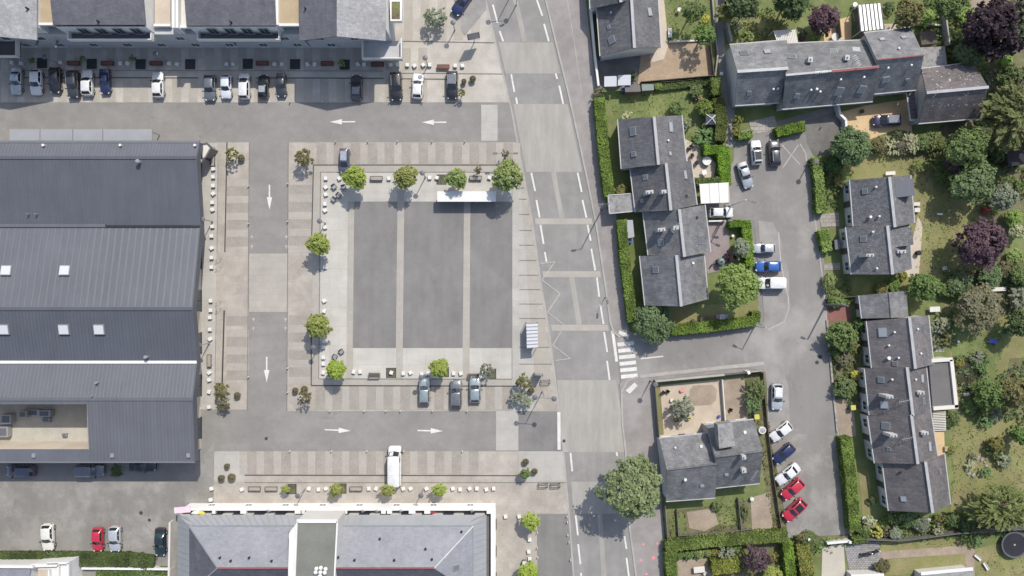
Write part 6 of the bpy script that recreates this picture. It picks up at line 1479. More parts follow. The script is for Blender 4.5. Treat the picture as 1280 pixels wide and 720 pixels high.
# ================================================================ STREET FURNITURE
# ---- white stone cubes
cube_mesh = None
def cube_bm():
    m = MB(); s_ = .27; c = .025
    z = [(0, s_ - .01), (.03, s_), (.46 - c, s_), (.46, s_ - c)]
    rings = [[(sx * r, sy * r, zz) for sx, sy in ((-1, -1), (1, -1), (1, 1), (-1, 1))] for zz, r in z]
    for a, b in zip(rings[:-1], rings[1:]):
        for i in range(4): m.face([a[i], a[(i + 1) % 4], b[(i + 1) % 4], b[i]])
    m.face(rings[-1]); m.face(rings[0][::-1]); return m
ROWS = [
 ('white stone cube from the north in the row along the hall pavement', 'white stone cubes along the hall pavement', 'y', [(266, 211), (266, 221), (266, 232), (266, 242), (265, 253), (265, 262), (265, 283), (264, 295), (264, 310), (264, 322), (264, 334), (263, 376), (263, 388), (262, 397), (262, 412), (262, 424), (261, 466), (261, 475), (261, 490), (261, 509)]),
 ('white stone cube from the north on the west side of the square', 'white stone cubes on the west side of the square', 'y', [(407, 223), (407, 234), (407, 243), (406, 255), (406, 263), (406, 284), (406, 322), (406, 334), (405, 376), (405, 389), (405, 427), (404, 434), (404, 447), (404, 455), (404, 466)]),
 ('white stone cube from the west beside the north side trees', 'white stone cubes on the north side of the square', 'x', [(424, 223), (486, 223), (537, 222), (546, 222), (612, 222)]),
 ('white stone cube from the west on the south side of the square', 'white stone cubes on the south side of the square', 'x', [(442, 465), (450, 465), (489, 466), (504, 467), (513, 466), (527, 468), (535, 467), (567, 467), (576, 467)]),
 ('white stone cube from the west in the row before the white edged block', 'white stone cubes before the white edged block', 'x', [(264, 611), (302, 612), (386, 611), (398, 612), (407, 611), (461, 611), (470, 611), (504, 611), (513, 611), (533, 611), (566, 611), (575, 612), (587, 611), (596, 611), (608, 612), (617, 611)]),
 ('white stone cube from the west in the row before the apartment block', 'white stone cubes before the apartment block', 'x', [(14, 78), (26, 79), (75, 78), (150, 79), (159, 79), (211, 79), (221, 80), (283, 80), (291, 80), (343, 80), (352, 80), (384, 80), (393, 80), (447, 80), (455, 80), (488, 81), (497, 81), (509, 81), (518, 82), (529, 81), (537, 81), (569, 82), (578, 82)]),
 ('white stone cube from the north beside the dark bays in the south-east corner', 'white stone cubes beside the dark bays', 'y', [(649, 646), (662, 675), (661, 690), (662, 699)]),
]
first = None
for lab, grp, ax, pts in ROWS:
    for i, (x, y) in enumerate(pts):
        hx, hy = W(x, y, .46); loc = (hx, hy, .06); rz = rng.choice((0, 0, .05, -.3, .5, .25)) + rng.uniform(-.06, .06)
        L_ = ORD[i] + ' ' + lab
        if first is None: first = solo('stone_cube', cube_bm(), A['stone_white'], L_, 'stone cube', loc, grp, rotz=rz)
        else:
            o = first.copy(); C.objects.link(o); o.location = loc; o.rotation_euler = (0, 0, rz); o['label'] = L_; o['group'] = grp
for x, y, lab in ((248, 510, 'white stone cube by itself against the south-east corner of the hall'), (632, 646, 'white stone cube by itself beyond the corner of the white edged block'), (263, 625, 'white stone cube at the corner of the worn car park nearest the pink awning')):
    o = first.copy(); C.objects.link(o); o.location = (*W(x, y, .46), .06); o['label'] = lab; o['group'] = 'white stone cubes by themselves'
# ---- benches
def bench_proto(mt):
    r = thing('bench', 'x', 'bench')
    m = MB()
    for i in range(4): m.box(0, -.2 + .135 * i, .42, 1.8, .115, .05)
    part('seat', m, A[mt], r, local=True)
    for s_ in (-.8, .8):
        m = MB(); m.box(s_, 0, 0, .07, .55, .42); part('leg', m, A['dark_frame'], r, local=True)
    m = MB(); m.bar((-.95, -.31, .45), (.95, -.31, .45), .07, .09); m.bar((-.95, .31, .45), (.95, .31, .45), .07, .09); m.bar((-.95, -.31, .45), (-.95, .31, .45), .07, .09); m.bar((.95, -.31, .45), (.95, .31, .45), .07, .09)
    part('frame', m, A['dark_frame'], r, local=True)
    return r
bp1 = bench_proto('wood_red'); bp2 = bench_proto('pav_beige')
def place(proto, used, x, y, rz, label, group, z=.06):
    if proto.name not in used:
        used.add(proto.name); proto.location = (*W(x, y, .45), z); proto.rotation_euler = (0, 0, rz); proto['label'] = label
        if group: proto['group'] = group
        return proto
    r = dup(proto, (*W(x, y, .45), z), rz, label)
    if group: r['group'] = group
    elif 'group' in r: del r['group']
    return r
used = set()
for i, (x, y) in enumerate(((92, 79), (134, 79), (195, 79), (328, 79), (409, 79.5), (472, 80.5), (554, 83.5))):
    place(bp1, used, x, y, 0, 'red-brown wooden bench in full sun before the apartment block' if i == 6 else ORD[i] + ' red-brown wooden bench from the west before the apartment block', 'red-brown benches before the apartment block')
for x, y, rz, lab in ((470.5, 223, 0, 'beige dark framed bench between two lime trees on the north side of the square'), (594.5, 222.5, 0, 'beige dark framed bench near the large dark tree on the north side of the square'), (445, 611, 0, 'beige dark framed bench between two trees before the white edged block'), (339, 611, 0, 'beige dark framed bench nearest the smallest tree before the white edged block'), (318, 611, 0, 'beige dark framed bench furthest west before the white edged block'),
                       (266, 200, 1.57, 'beige dark framed bench at the north end of the hall pavement row'), (261.5, 451, 1.57, 'beige dark framed bench in the southern part of the hall pavement row')):
    place(bp2, used, x, y, rz, lab, 'beige dark framed benches')
def back_bench(x, y, label):
    r = thing('bench', label, 'bench', (*W(x, y, .5), .06), 0, 'benches with backs on the south side of the square')
    m = MB()
    for i in range(4): m.box(0, -.2 + .13 * i, .42, 1.75, .11, .04)
    part('seat', m, A['wood_dark'], r, local=True)
    m = MB(); m.box(0, -.32, .62, 1.75, .05, .12); m.box(0, -.34, .8, 1.75, .05, .12); part('backrest', m, A['wood_dark'], r, local=True)
    for s_ in (-.85, .85):
        m = MB(); m.box(s_, -.02, 0, .07, .6, .42); m.box(s_, -.33, .42, .07, .06, .5); m.box(s_, 0, .6, .06, .55, .05); part('leg', m, A['steel'], r, local=True)
back_bench(468, 468, 'grey slatted bench with a back between the west and middle of the square\'s south side')
back_bench(592, 469, 'grey slatted bench with a back in front of the silver-green hatchback')
# ---- tree pits
def pit(x, y, label, group, mt='drain', s_=1.5):
    r = thing('tree_grate', label, 'tree grate', (*W(x, y), .06), 0, group)
    m = MB(); m.box(0, 0, 0, s_, s_, .02); part('soil', m, A['soil' if mt != 'drain' else 'dark_frame'], r, local=True)
    m = MB()
    n = 7
    for i in range(n): m.box(-s_ / 2 + (i + .5) * s_ / n, 0, .02, s_ / n * .45, s_, .015)
    for k in (-1, 1): m.box(k * s_ / 2, 0, 0, .07, s_ + .07, .045); m.box(0, k * s_ / 2, 0, s_ - .07, .07, .043)
    part('grille', m, A['drain'], r, local=True)
for i, (x, y) in enumerate(((53, 79), (115, 80), (176, 80.5), (238, 80.5), (310, 80), (369, 80.5), (431, 81))): pit(x, y, ORD[i] + ' square dark tree grate from the west before the apartment block', 'tree grates before the apartment block')
for x, y, lab in ((489, 466, 'dark square tree grate with a white cube standing on it'), (552, 224.5, 'dark square tree grate next to the tree at the west end of the white canopy'), (614, 467, 'dark square tree grate at the foot of the thin pale tree'), (555, 465, 'dark square tree grate under the tree beside the parked pale silver car'), (364.5, 611, 'dark square tree grate beside the smallest tree before the white edged block'), (427, 610.5, 'dark square tree grate beside the second tree before the white edged block')):
    pit(x, y, lab, 'tree grates round the square', 'soil')
# ---- pots
def pot(x, y, r, label, mt='terracotta', group='round brown pots on the paving', fill='soil'):
    t = thing('planter', label, 'planter', (*W(x, y, .5), .06), 0, group)
    m = MB(); m.lathe((0, 0, 0), [(0, 0), (r * .7, 0), (r, .62), (r * 1.04, .66), (r * .9, .66), (r * .88, .55)], 18); m.smooth = False; part('pot', m, A[mt], t, local=True)
    m = MB(); m.lathe((0, 0, .55), [(r * .89, 0), (r * .5, .05), (0, .06)], 14); part('soil', m, A[fill], t, local=True)
    o = bpy.data.objects.new('plant', crown_mesh('brown', 'loose', 'S', 1)); C.objects.link(o); o.parent = t; o.location = (0, 0, .75); o.scale = (r * .85, r * .85, .3)
for x, y, r, lab in ((302, 197.5, .52, 'brown round pot beside the olive tree near the hall porch'), (297, 494, .5, 'brown round pot at the south end of the hall pavement'), (369.5, 488, .48, 'brown round pot left of the small olive tree at the square\'s south-west corner'), (381, 486.5, .55, 'larger brown round pot above the small olive tree at the square\'s south-west corner'),
                     (284, 582.5, .42, 'small dark brown pot, topmost of three at the west end of the banded south paving'), (277, 597.5, .52, 'brown pot, left of the lower two at the west end of the banded south paving'), (290, 596.5, .62, 'largest brown pot at the west end of the banded south paving'), (657, 577, .52, 'pale brown pot above the little green tree in the south-east paving corner'), (668, 589, .5, 'dark brown pot right of the little green tree in the south-east paving corner'),
                     (580, 102, .4, 'small grey-brown pot right of the black panoramic car'), (591, 99, .5, 'grey-brown pot further right of the black panoramic car'), (639, 204, .45, 'brown pot just north of the largest tree of the square'), (664, 488, .5, 'dark pot between two grey trees south of the bus shelter')):
    pot(x, y, r, lab)
# ---- loose chairs
def chair(x, y, rz, label, group):
    t = thing('chair', label, 'chair', (*W(x, y, .45), .06), rz, group)
    m = MB(); m.box(0, 0, .42, .62, .6, .05); part('seat', m, A['steel'], t, local=True)
    m = MB(); m.bar((-.34, -.33, .46), (.34, -.33, .46), .06, .07); m.bar((-.34, .33, .46), (.34, .33, .46), .06, .07); m.bar((-.34, -.33, .46), (-.34, .33, .46), .06, .07); m.bar((.34, -.33, .46), (.34, .33, .46), .06, .07); part('frame', m, A['dark_frame'], t, local=True)
    m = MB(); m.box(0, .33, .47, .64, .05, .42); part('backrest', m, A['dark_frame'], t, local=True)
    for sx in (-.3, .3):
        for sy in (-.3, .3):
            m = MB(); m.tube((sx, sy, 0), (sx, sy, .44), .025, .025, 6); part('leg', m, A['dark_frame'], t, local=True)
GC = 'loose dark framed chairs on the square'
chair(417.5, 233.5, .6, 'dark framed chair standing a little north of the lone pair at the square\'s north-west corner', GC); chair(429.5, 234, .3, 'dark framed chair half under the north-west lime tree', GC)
chair(417, 249, -.7, 'dark framed chair standing furthest south-west in the north-west corner group', GC); chair(423.5, 244, .9, 'dark framed chair next to the furthest south-west one in the north-west corner group', GC)
chair(426.5, 439.5, .6, 'dark framed chair, northern one of two by the south-west lime tree', GC); chair(418.5, 446, 1.0, 'dark framed chair, southern one of two by the south-west lime tree', GC)
# ---- bins and small boxes
def bin_(x, y, label, mt='dark_frame', s_=.5, h=.95, cat='bin', lid='dark_frame', rz=0):
    t = thing('litter_bin', label, cat, (*W(x, y, h), .06), rz)
    m = MB(); m.lathe((0, 0, 0), [(0, 0), (s_ * .42, 0), (s_ * .5, h * .9), (s_ * .5, h * .9)], 10); part('body', m, A[mt], t, local=True)
    m = MB(); m.lathe((0, 0, h * .9), [(s_ * .54, 0), (s_ * .5, .08), (0, .12)], 10); part('lid', m, A[lid], t, local=True)
def wheelie(x, y, label, mt, rz=0, s_=(.75, .75), h=1.05):
    t = thing('wheeled_bin', label, 'bin', (*W(x, y, h), .06), rz)
    m = MB(); m.box(0, 0, .06, s_[0] * .88, s_[1] * .88, h - .12); part('body', m, A['tank_grey'], t, local=True)
    m = MB(); m.box(0, 0, h - .06, s_[0], s_[1], .08); part('lid', m, A[mt], t, local=True)
    for k in (-1, 1):
        m = MB(); m.tube((k * s_[0] * .42, -s_[1] * .4, .1), (k * s_[0] * .5, -s_[1] * .4, .1), .1, .1, 10); part('wheel', m, A['rubber'], t, local=True)
wheelie(946, 521, 'yellow lidded wheeled bin beside the sandy drive', 'yellow_plastic', .1); wheelie(1066.5, 509.5, 'yellow lidded wheeled bin west of the south-east row', 'yellow_plastic', .1)
wheelie(779, 112, 'dark blue lidded bin between the lean-to and the grey sheds', 'blue_plastic', 0, (.5, .5)); wheelie(788, 301, 'blue lidded bin in the strip beside the southern roadside hedge', 'blue_plastic', 0, (.6, .6))
wheelie(655.5, 704, 'cream coloured bin beside the lime tree at the bottom edge', 'off_white', 0, (.6, .6))
for x, y, lab in ((254, 300, 0),) if False else (): pass
# ---- lamps
def lamp_post(x, y, h, label, heads, group, pole='steel', r=.07):
    """x,y: base px; heads: list of (dx,dy,kind) reach in m"""
    t = thing('street_lamp', label, 'street lamp', (*W(x, y), .06), 0, group)
    m = MB(); m.tube((0, 0, 0), (0, 0, .5), r * 1.8, r * 1.6, 10); m.tube((0, 0, .5), (0, 0, h), r * 1.2, r * .8, 10); part('pole', m, A[pole], t, local=True)
    for dx, dy, kind in heads:
        m = MB()
        if kind == 'round':
            m.lathe((dx, dy, h - .12), [(0, 0), (.30, .02), (.40, .12), (.36, .2), (.1, .26), (0, .26)], 16); m.bar((0, 0, h - .05), (dx or .01, dy, h - .02), .06, .06)
        else:
            m.bar((0, 0, h - .05), (dx, dy, h + .12), .06, .07); d = Vector((dx, dy, 0)).normalized(); m.obox((dx + d.x * .25, dy + d.y * .25, h + .12), d, Zv.cross(d), Zv, .7, .28, .12)
        part('lamp_head', m, A['zinc' if pole != 'fence' else 'fence'], t, local=True)
    return t
GL = 'single lamps with a round head on the paved areas'
for x, y, h, lab in ((532, 221.5, 4.2, 'lamp with a round head on the north side of the square'), (407, 279, 3.6, 'lamp with a round head on the upper west side of the square'), (399.5, 432, 3.6, 'lamp with a round head just south of the southern west-side lime tree'), (530.5, 468, 4.0, 'lamp with a round head left of the parked pale silver car'),
                     (381.5, 611, 4.0, 'lamp with a round head between the two westmost trees before the white edged block'), (530, 610.5, 4.0, 'lamp with a round head just east of the white van\'s tail'), (266, 277, 3.8, 'lamp with a round head in the northern half of the hall pavement row'), (262, 429, 3.8, 'lamp with a round head in the southern half of the hall pavement row'),
                     (209, 77, 3.8, 'lamp with a round head in the shade between the bench and two white cubes'), (74, 80, 3.6, 'lamp with a round head in the shade at the west part of the apartment pavement'), (535, 82, 3.8, 'lamp with a round head in the sun behind the white hatchback'), (568.5, 38, 3.4, 'lamp with a round head on the beige apron near the big sign board')):
    lamp_post(x, y, h, lab, [(0, 0, 'round')], GL)
GD = 'tall double armed lamps along the main road'
lamp_post(678, 489, 7.2, 'tall double armed lamp south of the bus shelter', [(-1.4, .1, 'round'), (1.4, -.1, 'round')], GD); lamp_post(643, -14, 7.2, 'tall double armed lamp at the top edge whose shadow falls on the road', [(-1.4, -.1, 'round'), (1.4, .1, 'round')], GD)
lamp_post(632, 197, 3.4, 'double armed lamp just north of the largest tree of the square', [(-1.3, 0, 'long'), (1.3, 0, 'long')], None)
lamp_post(645.5, 6, 4.0, 'white post lamp on the pale strip in the middle of the road', [(-.5, -.2, 'long')], None, 'white')
lamp_post(752, 262.5, 8.6, 'tall dark lamp post at the kerbside pavement near the flat garage', [(-.9, -.1, 'long')], None, 'fence', .09)
lamp_post(812.5, 476, 4.4, 'lamp post at the wall corner south of the zebra crossing', [(0, 0, 'round')], None, 'fence')
lamp_post(943, 407.5, 5.2, 'pale lamp post at the corner of the side street hedge', [(-.9, .5, 'long')], None, 'white', .09)
lamp_post(1032, 381, 7.6, 'thick dark post east of the cul-de-sac by the red paving', [(-.5, .2, 'long')], None, 'fence', .14)
lamp_post(1008.5, 207, 3.6, 'short dark post at the north-east kerb of the cul-de-sac', [(0, 0, 'round')], None, 'fence', .08)
lamp_post(912, 257.5, 8.0, 'pale lamp post leaning over the cul-de-sac by the white carport', [(.9, -.3, 'long')], None, 'white', .11)
lamp_post(899, 278, 3.2, 'short white pipe post on the wall of the pink paved yard', [(.5, 0, 'long')], None, 'white', .08)
lamp_post(756, 372, 3, 'small dark post on the zebra side pavement', [(0, -.4, 'long')], None, 'fence', .04)
# ---- big sign board
def board(x, y, w, z0, z1, rz, label, nleg=2):
    t = thing('sign_board', label, 'sign', (*W(x, y), .06), rz)
    m = MB(); m.box(0, 0, z0, w, .14, z1 - z0); part('panel', m, A['fence'], t, local=True)
    m = MB(); m.box(0, .075, z0 + .15, w - .3, .012, z1 - z0 - .3); m.box(0, -.075, z0 + .15, w - .3, .012, z1 - z0 - .3); part('panel_face', m, A['metal_panel'], t, local=True)
    for k in ((-w * .35, w * .35) if nleg == 2 else (0,)):
        m = MB(); m.tube((k, 0, 0), (k, 0, z1 - .05), .07, .07, 8); part('leg', m, A['steel'], t, local=True)
    return t
board(593, 53, 1.9, 1.6, 4.0, .2, 'grey sign board on a post at the tip of the brown ramp', 1)
board(672.5, 466.5, 1.4, .3, 3.0, -.15, 'dark information panel on the pavement south of the bus shelter')
# ---- bus shelter
bs = thing('bus_shelter', 'bus shelter with a pale ribbed roof on the pavement beside the zigzag road marking', 'bus shelter', (*W(664.5, 419), .06))
hb = 2.6; q = [W(658, 404, hb), W(672, 403.5, hb), W(672.5, 434, hb), W(658.5, 435, hb)]
m = MB(); m.prism(q, hb - .06, hb); part('roof', m, A['panel'], bs)
m = MB()
for i in range(8):
    t = i / 7; a = Vector((*q[0], hb + .06)).lerp(Vector((*q[3], hb + .06)), t); b = Vector((*q[1], hb + .06)).lerp(Vector((*q[2], hb + .06)), t); m.bar(a, b, .09, .07)
part('rib', m, A['metal_panel'], bs)
for p in q:
    m = MB(); m.tube((p[0] * .999, p[1] * .999, 0), (p[0] * .999, p[1] * .999, hb - .06), .05, .05, 8); part('post', m, A['dark_frame'], bs)
m = MB(); m.bar((q[0][0] + .08, q[0][1] - .2, 1.3), (q[3][0] + .08, q[3][1] + .2, 1.3), .04, 2.0); part('back_panel', m, A['glass'], bs)
m = MB(); m.bar((q[3][0] + .15, q[3][1] + .1, 1.2), (q[3][0] + 1.2, q[3][1] + .1, 1.2), .06, 2.0); part('side_panel', m, A['dark_frame'], bs)
m = MB(); m.bar((q[0][0] + .4, q[0][1] - .8, .48), (q[3][0] + .4, q[3][1] + .8, .48), .4, .06); part('bench', m, A['wood_dark'], bs)
# ---- long white canopy on the square
cn = thing('canopy', 'long white flat canopy on posts on the north side of the asphalt square', 'canopy', (*W(583, 246), .06))
hc = 2.3; q = [W(546.5, 239, hc), W(620, 239, hc), W(620, 252, hc), W(546.5, 252, hc)]
m = MB(); m.prism(q, hc - .22, hc); part('roof', m, A['white'], cn)
for t in (.03, .35, .66, .97):
    for a, b in ((q[0], q[1]), (q[3], q[2])):
        m = MB(); x = a[0] + (b[0] - a[0]) * t; y = a[1] + (-.12 if a is q[0] else .12); m.box(x, y, 0, .1, .1, hc - .22); part('post', m, A['steel'], cn)
m = MB(); m.bar((q[0][0] + .2, q[0][1] - .3, 1.1), (q[1][0] - .2, q[1][1] - .3, 1.1), .05, 2.0); part('back_panel', m, A['metal_panel'], cn)
# ---- small frames (bicycle stands) on the east pavement
def stand(x, y, label, w=1.4, d=.6, group='dark metal bicycle stands'):
    t = thing('bicycle_stand', label, 'bicycle stand', (*W(x, y), .06), .05, group); m = MB()
    c = [(-w / 2, -d / 2), (w / 2, -d / 2), (w / 2, d / 2), (-w / 2, d / 2)]
    for a, b in zip(c, c[1:] + c[:1]): m.bar((*a, .5), (*b, .5), .08, .1)
    part('frame', m, A['dark_frame'], t, local=True)
    for a in c:
        m = MB(); m.tube((*a, 0), (*a, .5), .035, .035, 6); part('leg', m, A['dark_frame'], t, local=True)
stand(678.5, 606, 'dark metal frame stand, left of two on the south-east pavement'); stand(694, 606, 'dark metal frame stand, right of two on the south-east pavement'); stand(681.5, 477, 'dark metal frame stand just below the dark information panel')
# bicycle stands along the hall
for i, (x, y) in enumerate(((274, 325), (274, 335), (274, 378), (274, 387))):
    t = thing('bicycle_hoop', ORD[i] + ' thin bicycle hoop from the north on the hall pavement', 'bicycle stand', (*W(x, y), .06), .5, 'thin bicycle hoops on the hall pavement'); m = MB()
    m.tube((-.4, 0, 0), (-.4, 0, .8), .03, .03, 6); m.tube((.4, 0, 0), (.4, 0, .8), .03, .03, 6); m.tube((-.4, 0, .8), (.4, 0, .8), .03, .03, 6); part('hoop', m, A['steel'], t, local=True)
# bollards along the kerb line of the streets
bol = None
BOL = [('along the south edge of the north bays', [(x, 128.3) for x in (363, 404, 487, 528)]), ('along the north edge of the square', [(x, 177.5) for x in (420, 460, 497, 540, 581)]), ('along the south edge of the square', [(x, 513.3) for x in (413, 456, 483, 501, 541, 584)]), ('along the north edge of the south paving', [(x, 563.3) for x in (363, 415, 459, 505, 578)]), ('on the west edge of the square', [(360.3, y) for y in (230, 277, 460, 490)]), ('on the east edge of the hall pavement', [(311.5, y) for y in (233, 280, 471)]),
       ('along the west kerb beside the dark bays', [(708.5, 645), (709, 652), (709.5, 668), (711, 677), (713, 699), (671.5, 665), (671.5, 684), (672, 696)])]
for nm_, pts in BOL:
    for i, (x, y) in enumerate(pts):
        lab = ORD[i] + ' little pale bollard ' + nm_
        if bol is None:
            m = MB(); m.lathe((0, 0, 0), [(0, 0), (.09, 0), (.08, .55), (.05, .62), (0, .63)], 10); bol = solo('bollard', m, A['stone_white'], lab, 'bollard', (*W(x, y), .06), 'little bollards ' + nm_)
        else:
            o = bol.copy(); C.objects.link(o); o.location = (*W(x, y), .06); o['label'] = lab; o['group'] = 'little bollards ' + nm_
# pink painted marks on the pavement
mb = MB()
for x, y, r in ((804, 680, 1.5), (821.5, 679, 1.5), (817, 697, 3.2), (801, 700, 1.5), (808, 717, 1.5)):
    c = W(x, y); pts = []
    n = 12
    for i in range(n):
        a = 2 * math.pi * i / n; q_ = r / 8 * (1 if i % 2 == 0 or r < 2 else .55); pts.append((c[0] + q_ * math.cos(a), c[1] + q_ * math.sin(a)))
    mb.flat(pts, .1245)
struct('pavement_marking', mb, A['pink_paint'])

# ================================================================ WALLS AND FENCES
def wall(label, pts, h, w, mt, name='garden_wall', cat='wall', cap=None, group=None):
    P = [W(*p) for p in pts]; t = thing(name, label, cat, (*P[0], 0), 0, group)
    m = MB()
    for i, (a, b) in enumerate(zip(P[:-1], P[1:])):
        a, b = Vector((*a, 0)), Vector((*b, 0)); d = (b - a).normalized() * (w * .49 if 0 < i else 0)
        m.bar(a - d + Zv * (h / 2), b + Zv * (h / 2), w, h)
    part('wall', m, A[mt], t)
    if cap:
        m = MB()
        for a, b in zip(P[:-1], P[1:]): m.bar((*a, h + .04), (*b, h + .04), w + .1, .08)
        part('coping', m, A[cap], t)
    return t
def fence(label, pts, h, mt='fence', sp=2.2, name='fence', thick=.05):
    P = [Vector((*W(*p), 0)) for p in pts]; t = thing(name, label, 'fence', (P[0].x, P[0].y, 0))
    m = MB()
    for a, b in zip(P[:-1], P[1:]):
        m.bar(a + Zv * (h * .5 + .05), b + Zv * (h * .5 + .05), thick, h - .1); m.bar(a + Zv * h, b + Zv * h, .09, .06)
    part('panel', m, A[mt], t)
    for a, b in zip(P[:-1], P[1:]):
        n = max(1, int((b - a).length / sp))
        for i in range(n + 1):
            if i == 0 and a is not P[0]: continue
            c = a.lerp(b, i / n); m = MB(); m.box(c.x, c.y, 0, .12, .12, h + .12); part('post', m, A[mt], t)
    return t
wall('white rendered wall along the main road pavement at the top', [(735.5, -60), (737, 12), (742.5, 72), (747, 110)], 1.3, .22, 'render', cap='white')
for i, (x, y) in enumerate(((738, 25), (742, 67), (745.5, 98))):
    pass
fence('dark fence on top of the low wall west of the covered pool garden', [(816.5, 478), (822, 545)], 1.5, 'fence'); fence('dark fence along the pavement beside the worn garden', [(829, 628), (834, 690)], 1.4, 'fence')
wall('low stone wall on the north side of the covered pool garden', [(817, 475), (860, 471), (902, 467)], 1.5, .22, 'wall_stone', cap='kerb')
wall('thin pale wall between the pool garden and the sandy drive', [(901, 474), (905, 527)], .9, .16, 'off_white')
fence('grey sliding gate at the north end of the sandy drive', [(903, 467.5), (931, 464.5)], 1.4, 'fence', 4, 'gate'); wall('short dark wall right of the sliding gate', [(932, 464), (953, 461.5)], 1.5, .2, 'wall_stone')
fence('mossy fence west of the slanted parked cars', [(952, 466), (957.5, 530), (966, 600), (976, 668)], .75, 'wood_dark')
wall('white gate pillar wall at the sandy drive', [(931, 462.5), (933, 466)], 1.6, .4, 'white', name='gate_pillar')
fence('thin wooden fence between gravel garden and lawn of the stepped row', [(800, 105), (845, 101), (890, 97)], 1.3, 'wood_dark'); wall('low stone edging at the north of the gravel garden', [(836, 53), (888, 50.5)], .35, .25, 'off_white')
fence('wooden fence on the east side of the gravel garden', [(885, 50), (890, 95)], 1.2, 'wood_dark'); wall('grey wall on the east side of the alley', [(902, -60), (904, 25), (911, 56)], 1.6, .22, 'wall_stone', cap='kerb')
wall('low kerb wall on the west side of the alley', [(887, -40), (892, 35), (896, 70), (893, 96)], .6, .22, 'wall_stone')
fence('long grey fence south of the south-east row', [(1062, 670), (1120, 672), (1190, 663), (1240, 660), (1330, 653)], 1.6, 'fence', 3)
wall('tall narrow garden wall at the top of the north-east gardens', [(1174, -40), (1175, 30), (1179, 60)], 1.8, .2, 'kerb'); wall('low wall along the terrace north of the taller house', [(1141, 31), (1174, 33)], .7, .25, 'off_white')
wall('white curved wall between the dark drive and the orange patio', [(1043, 132), (1046, 145), (1053, 152), (1054, 170)], 1.2, .25, 'render', cap='white')
wall('white gate wall at the top of the pale driveway', [(1030, 676), (1057, 673.5)], 1.1, .25, 'render', cap='white'); wall('white gate post at the right of the pale driveway', [(1056, 674), (1059, 674)], 1.5, .35, 'white', name='gate_pillar')
wall('white low wall along the pink paved yard, ending in a white post', [(884, 277), (905, 276.5)], .9, .2, 'white'); wall('low stone edging on the east kerb of the cul-de-sac', [(1033, 400), (1040, 480), (1046, 540)], .3, .3, 'wall_stone')
wall('dark stone wall below the bright hedge at the slanted cars', [(1051, 552), (1056, 600), (1062, 668)], .5, .25, 'wall_stone')
fence('wooden fence south of the garden of the pair of houses', [(1031, 374), (1066, 370)], 1.2, 'wood_dark')
wall('pale coping wall along the lower edge of the ivy bank', [(106, 708), (217, 709)], .9, .3, 'white')
wall('white wall beside the hipped roof block along the worn car park', [(216.5, 650), (215, 730)], 1.2, .3, 'render')
fence('low dark wire fence round the vegetable garden', [(845, 636), (847, 668), (900, 664), (938, 660)], .7, 'fence', 1.6, thick=.02); fence('thin fence between the worn garden plots', [(921, 622), (925, 662)], .8, 'fence', 1.6, thick=.02)
fence('wooden screen at the west side of the cream awning', [(1043, 22), (1046, 50)], 1.6, 'wood_dark'); fence('tall lattice screen beside the ribbed veranda', [(1066, 14), (1072, 50)], 1.8, 'fence')
mb = MB(); P = [W3(1098, 722, 0)]
# ================================================================ GARDEN THINGS
def garden_table(x, y, label, r=None, w=None, d=None, mt='white_plastic', rz=0, h=.74):
    t = thing('garden_table', label, 'table', (*W(x, y, h), .06), rz)
    m = MB()
    if r: m.lathe((0, 0, h - .04), [(0, 0), (r, 0), (r, .04), (0, .045)], 24)
    else: m.box(0, 0, h - .05, w, d, .05)
    part('tabletop', m, A[mt], t, local=True)
    rr = (r or min(w, d) / 2) * .7
    for a in range(4):
        m = MB(); an_ = a * math.pi / 2 + .78; q_ = (math.cos(an_) * (rr if r else w * .58), math.sin(an_) * (rr if r else d * .58)); m.tube((*q_, 0), (*q_, h - .04), .03, .03, 6); part('leg', m, A[mt], t, local=True)
def garden_chair(x, y, label, mt='white_plastic', rz=0, group=None):
    t = thing('garden_chair', label, 'chair', (*W(x, y, .45), .06), rz, group)
    m = MB(); m.box(0, 0, .4, .5, .5, .05); part('seat', m, A[mt], t, local=True)
    m = MB(); m.box(0, .26, .45, .5, .05, .45); part('backrest', m, A[mt], t, local=True)
    for sx in (-.22, .22):
        m = MB(); m.box(sx * 1.18, .02, .6, .05, .48, .04); part('armrest', m, A[mt], t, local=True)
        for sy in (-.22, .22):
            m = MB(); m.tube((sx, sy, 0), (sx, sy, .41), .025, .025, 6); part('leg', m, A[mt], t, local=True)
garden_table(883.5, 201, 'white round table on the beige terrace inside the L-shaped hedge', r=.68); garden_table(880.5, 215.5, 'small white square table on the beige terrace inside the L-shaped hedge', w=.7, d=.7, rz=.3)
for x, y, rz, lab in ((864, 183.5, .4, 'dark round seat furthest north on the beige terrace'), (860, 187, 1, 'dark chair just below the round seat on the beige terrace'), (865.5, 194, 2, 'dark chair in the middle of the beige terrace by the house wall'), (871, 203, 2.4, 'dark chair next to the white round table')): garden_chair(x, y, lab, 'black_mat', rz)
garden_table(881, 399.5, 'wooden table on the lawn behind the side street hedge', w=1.4, d=.9, mt='wood_dark', rz=.05); garden_table(903, 396, 'small glass topped table among chairs behind the side street hedge', w=.9, d=.8, mt='steel')
garden_chair(897, 396, 'pale chair left of the glass topped table behind the hedge', 'steel', 1.6); garden_chair(909, 395.5, 'pale chair right of the glass topped table behind the hedge', 'steel', -1.6); bin_(866.5, 401, 'small brown tub on the lawn behind the side street hedge', 'terracotta', .6, .5, 'tub', 'pot_dark')
garden_chair(1147, 654, 'white garden chair, left one under the south gable of the row', rz=.1, group=None); garden_chair(1153, 651, 'white garden chair in the middle under the south gable of the row', rz=.1); garden_chair(1160, 650, 'white garden chair, right one under the south gable of the row', rz=.1)
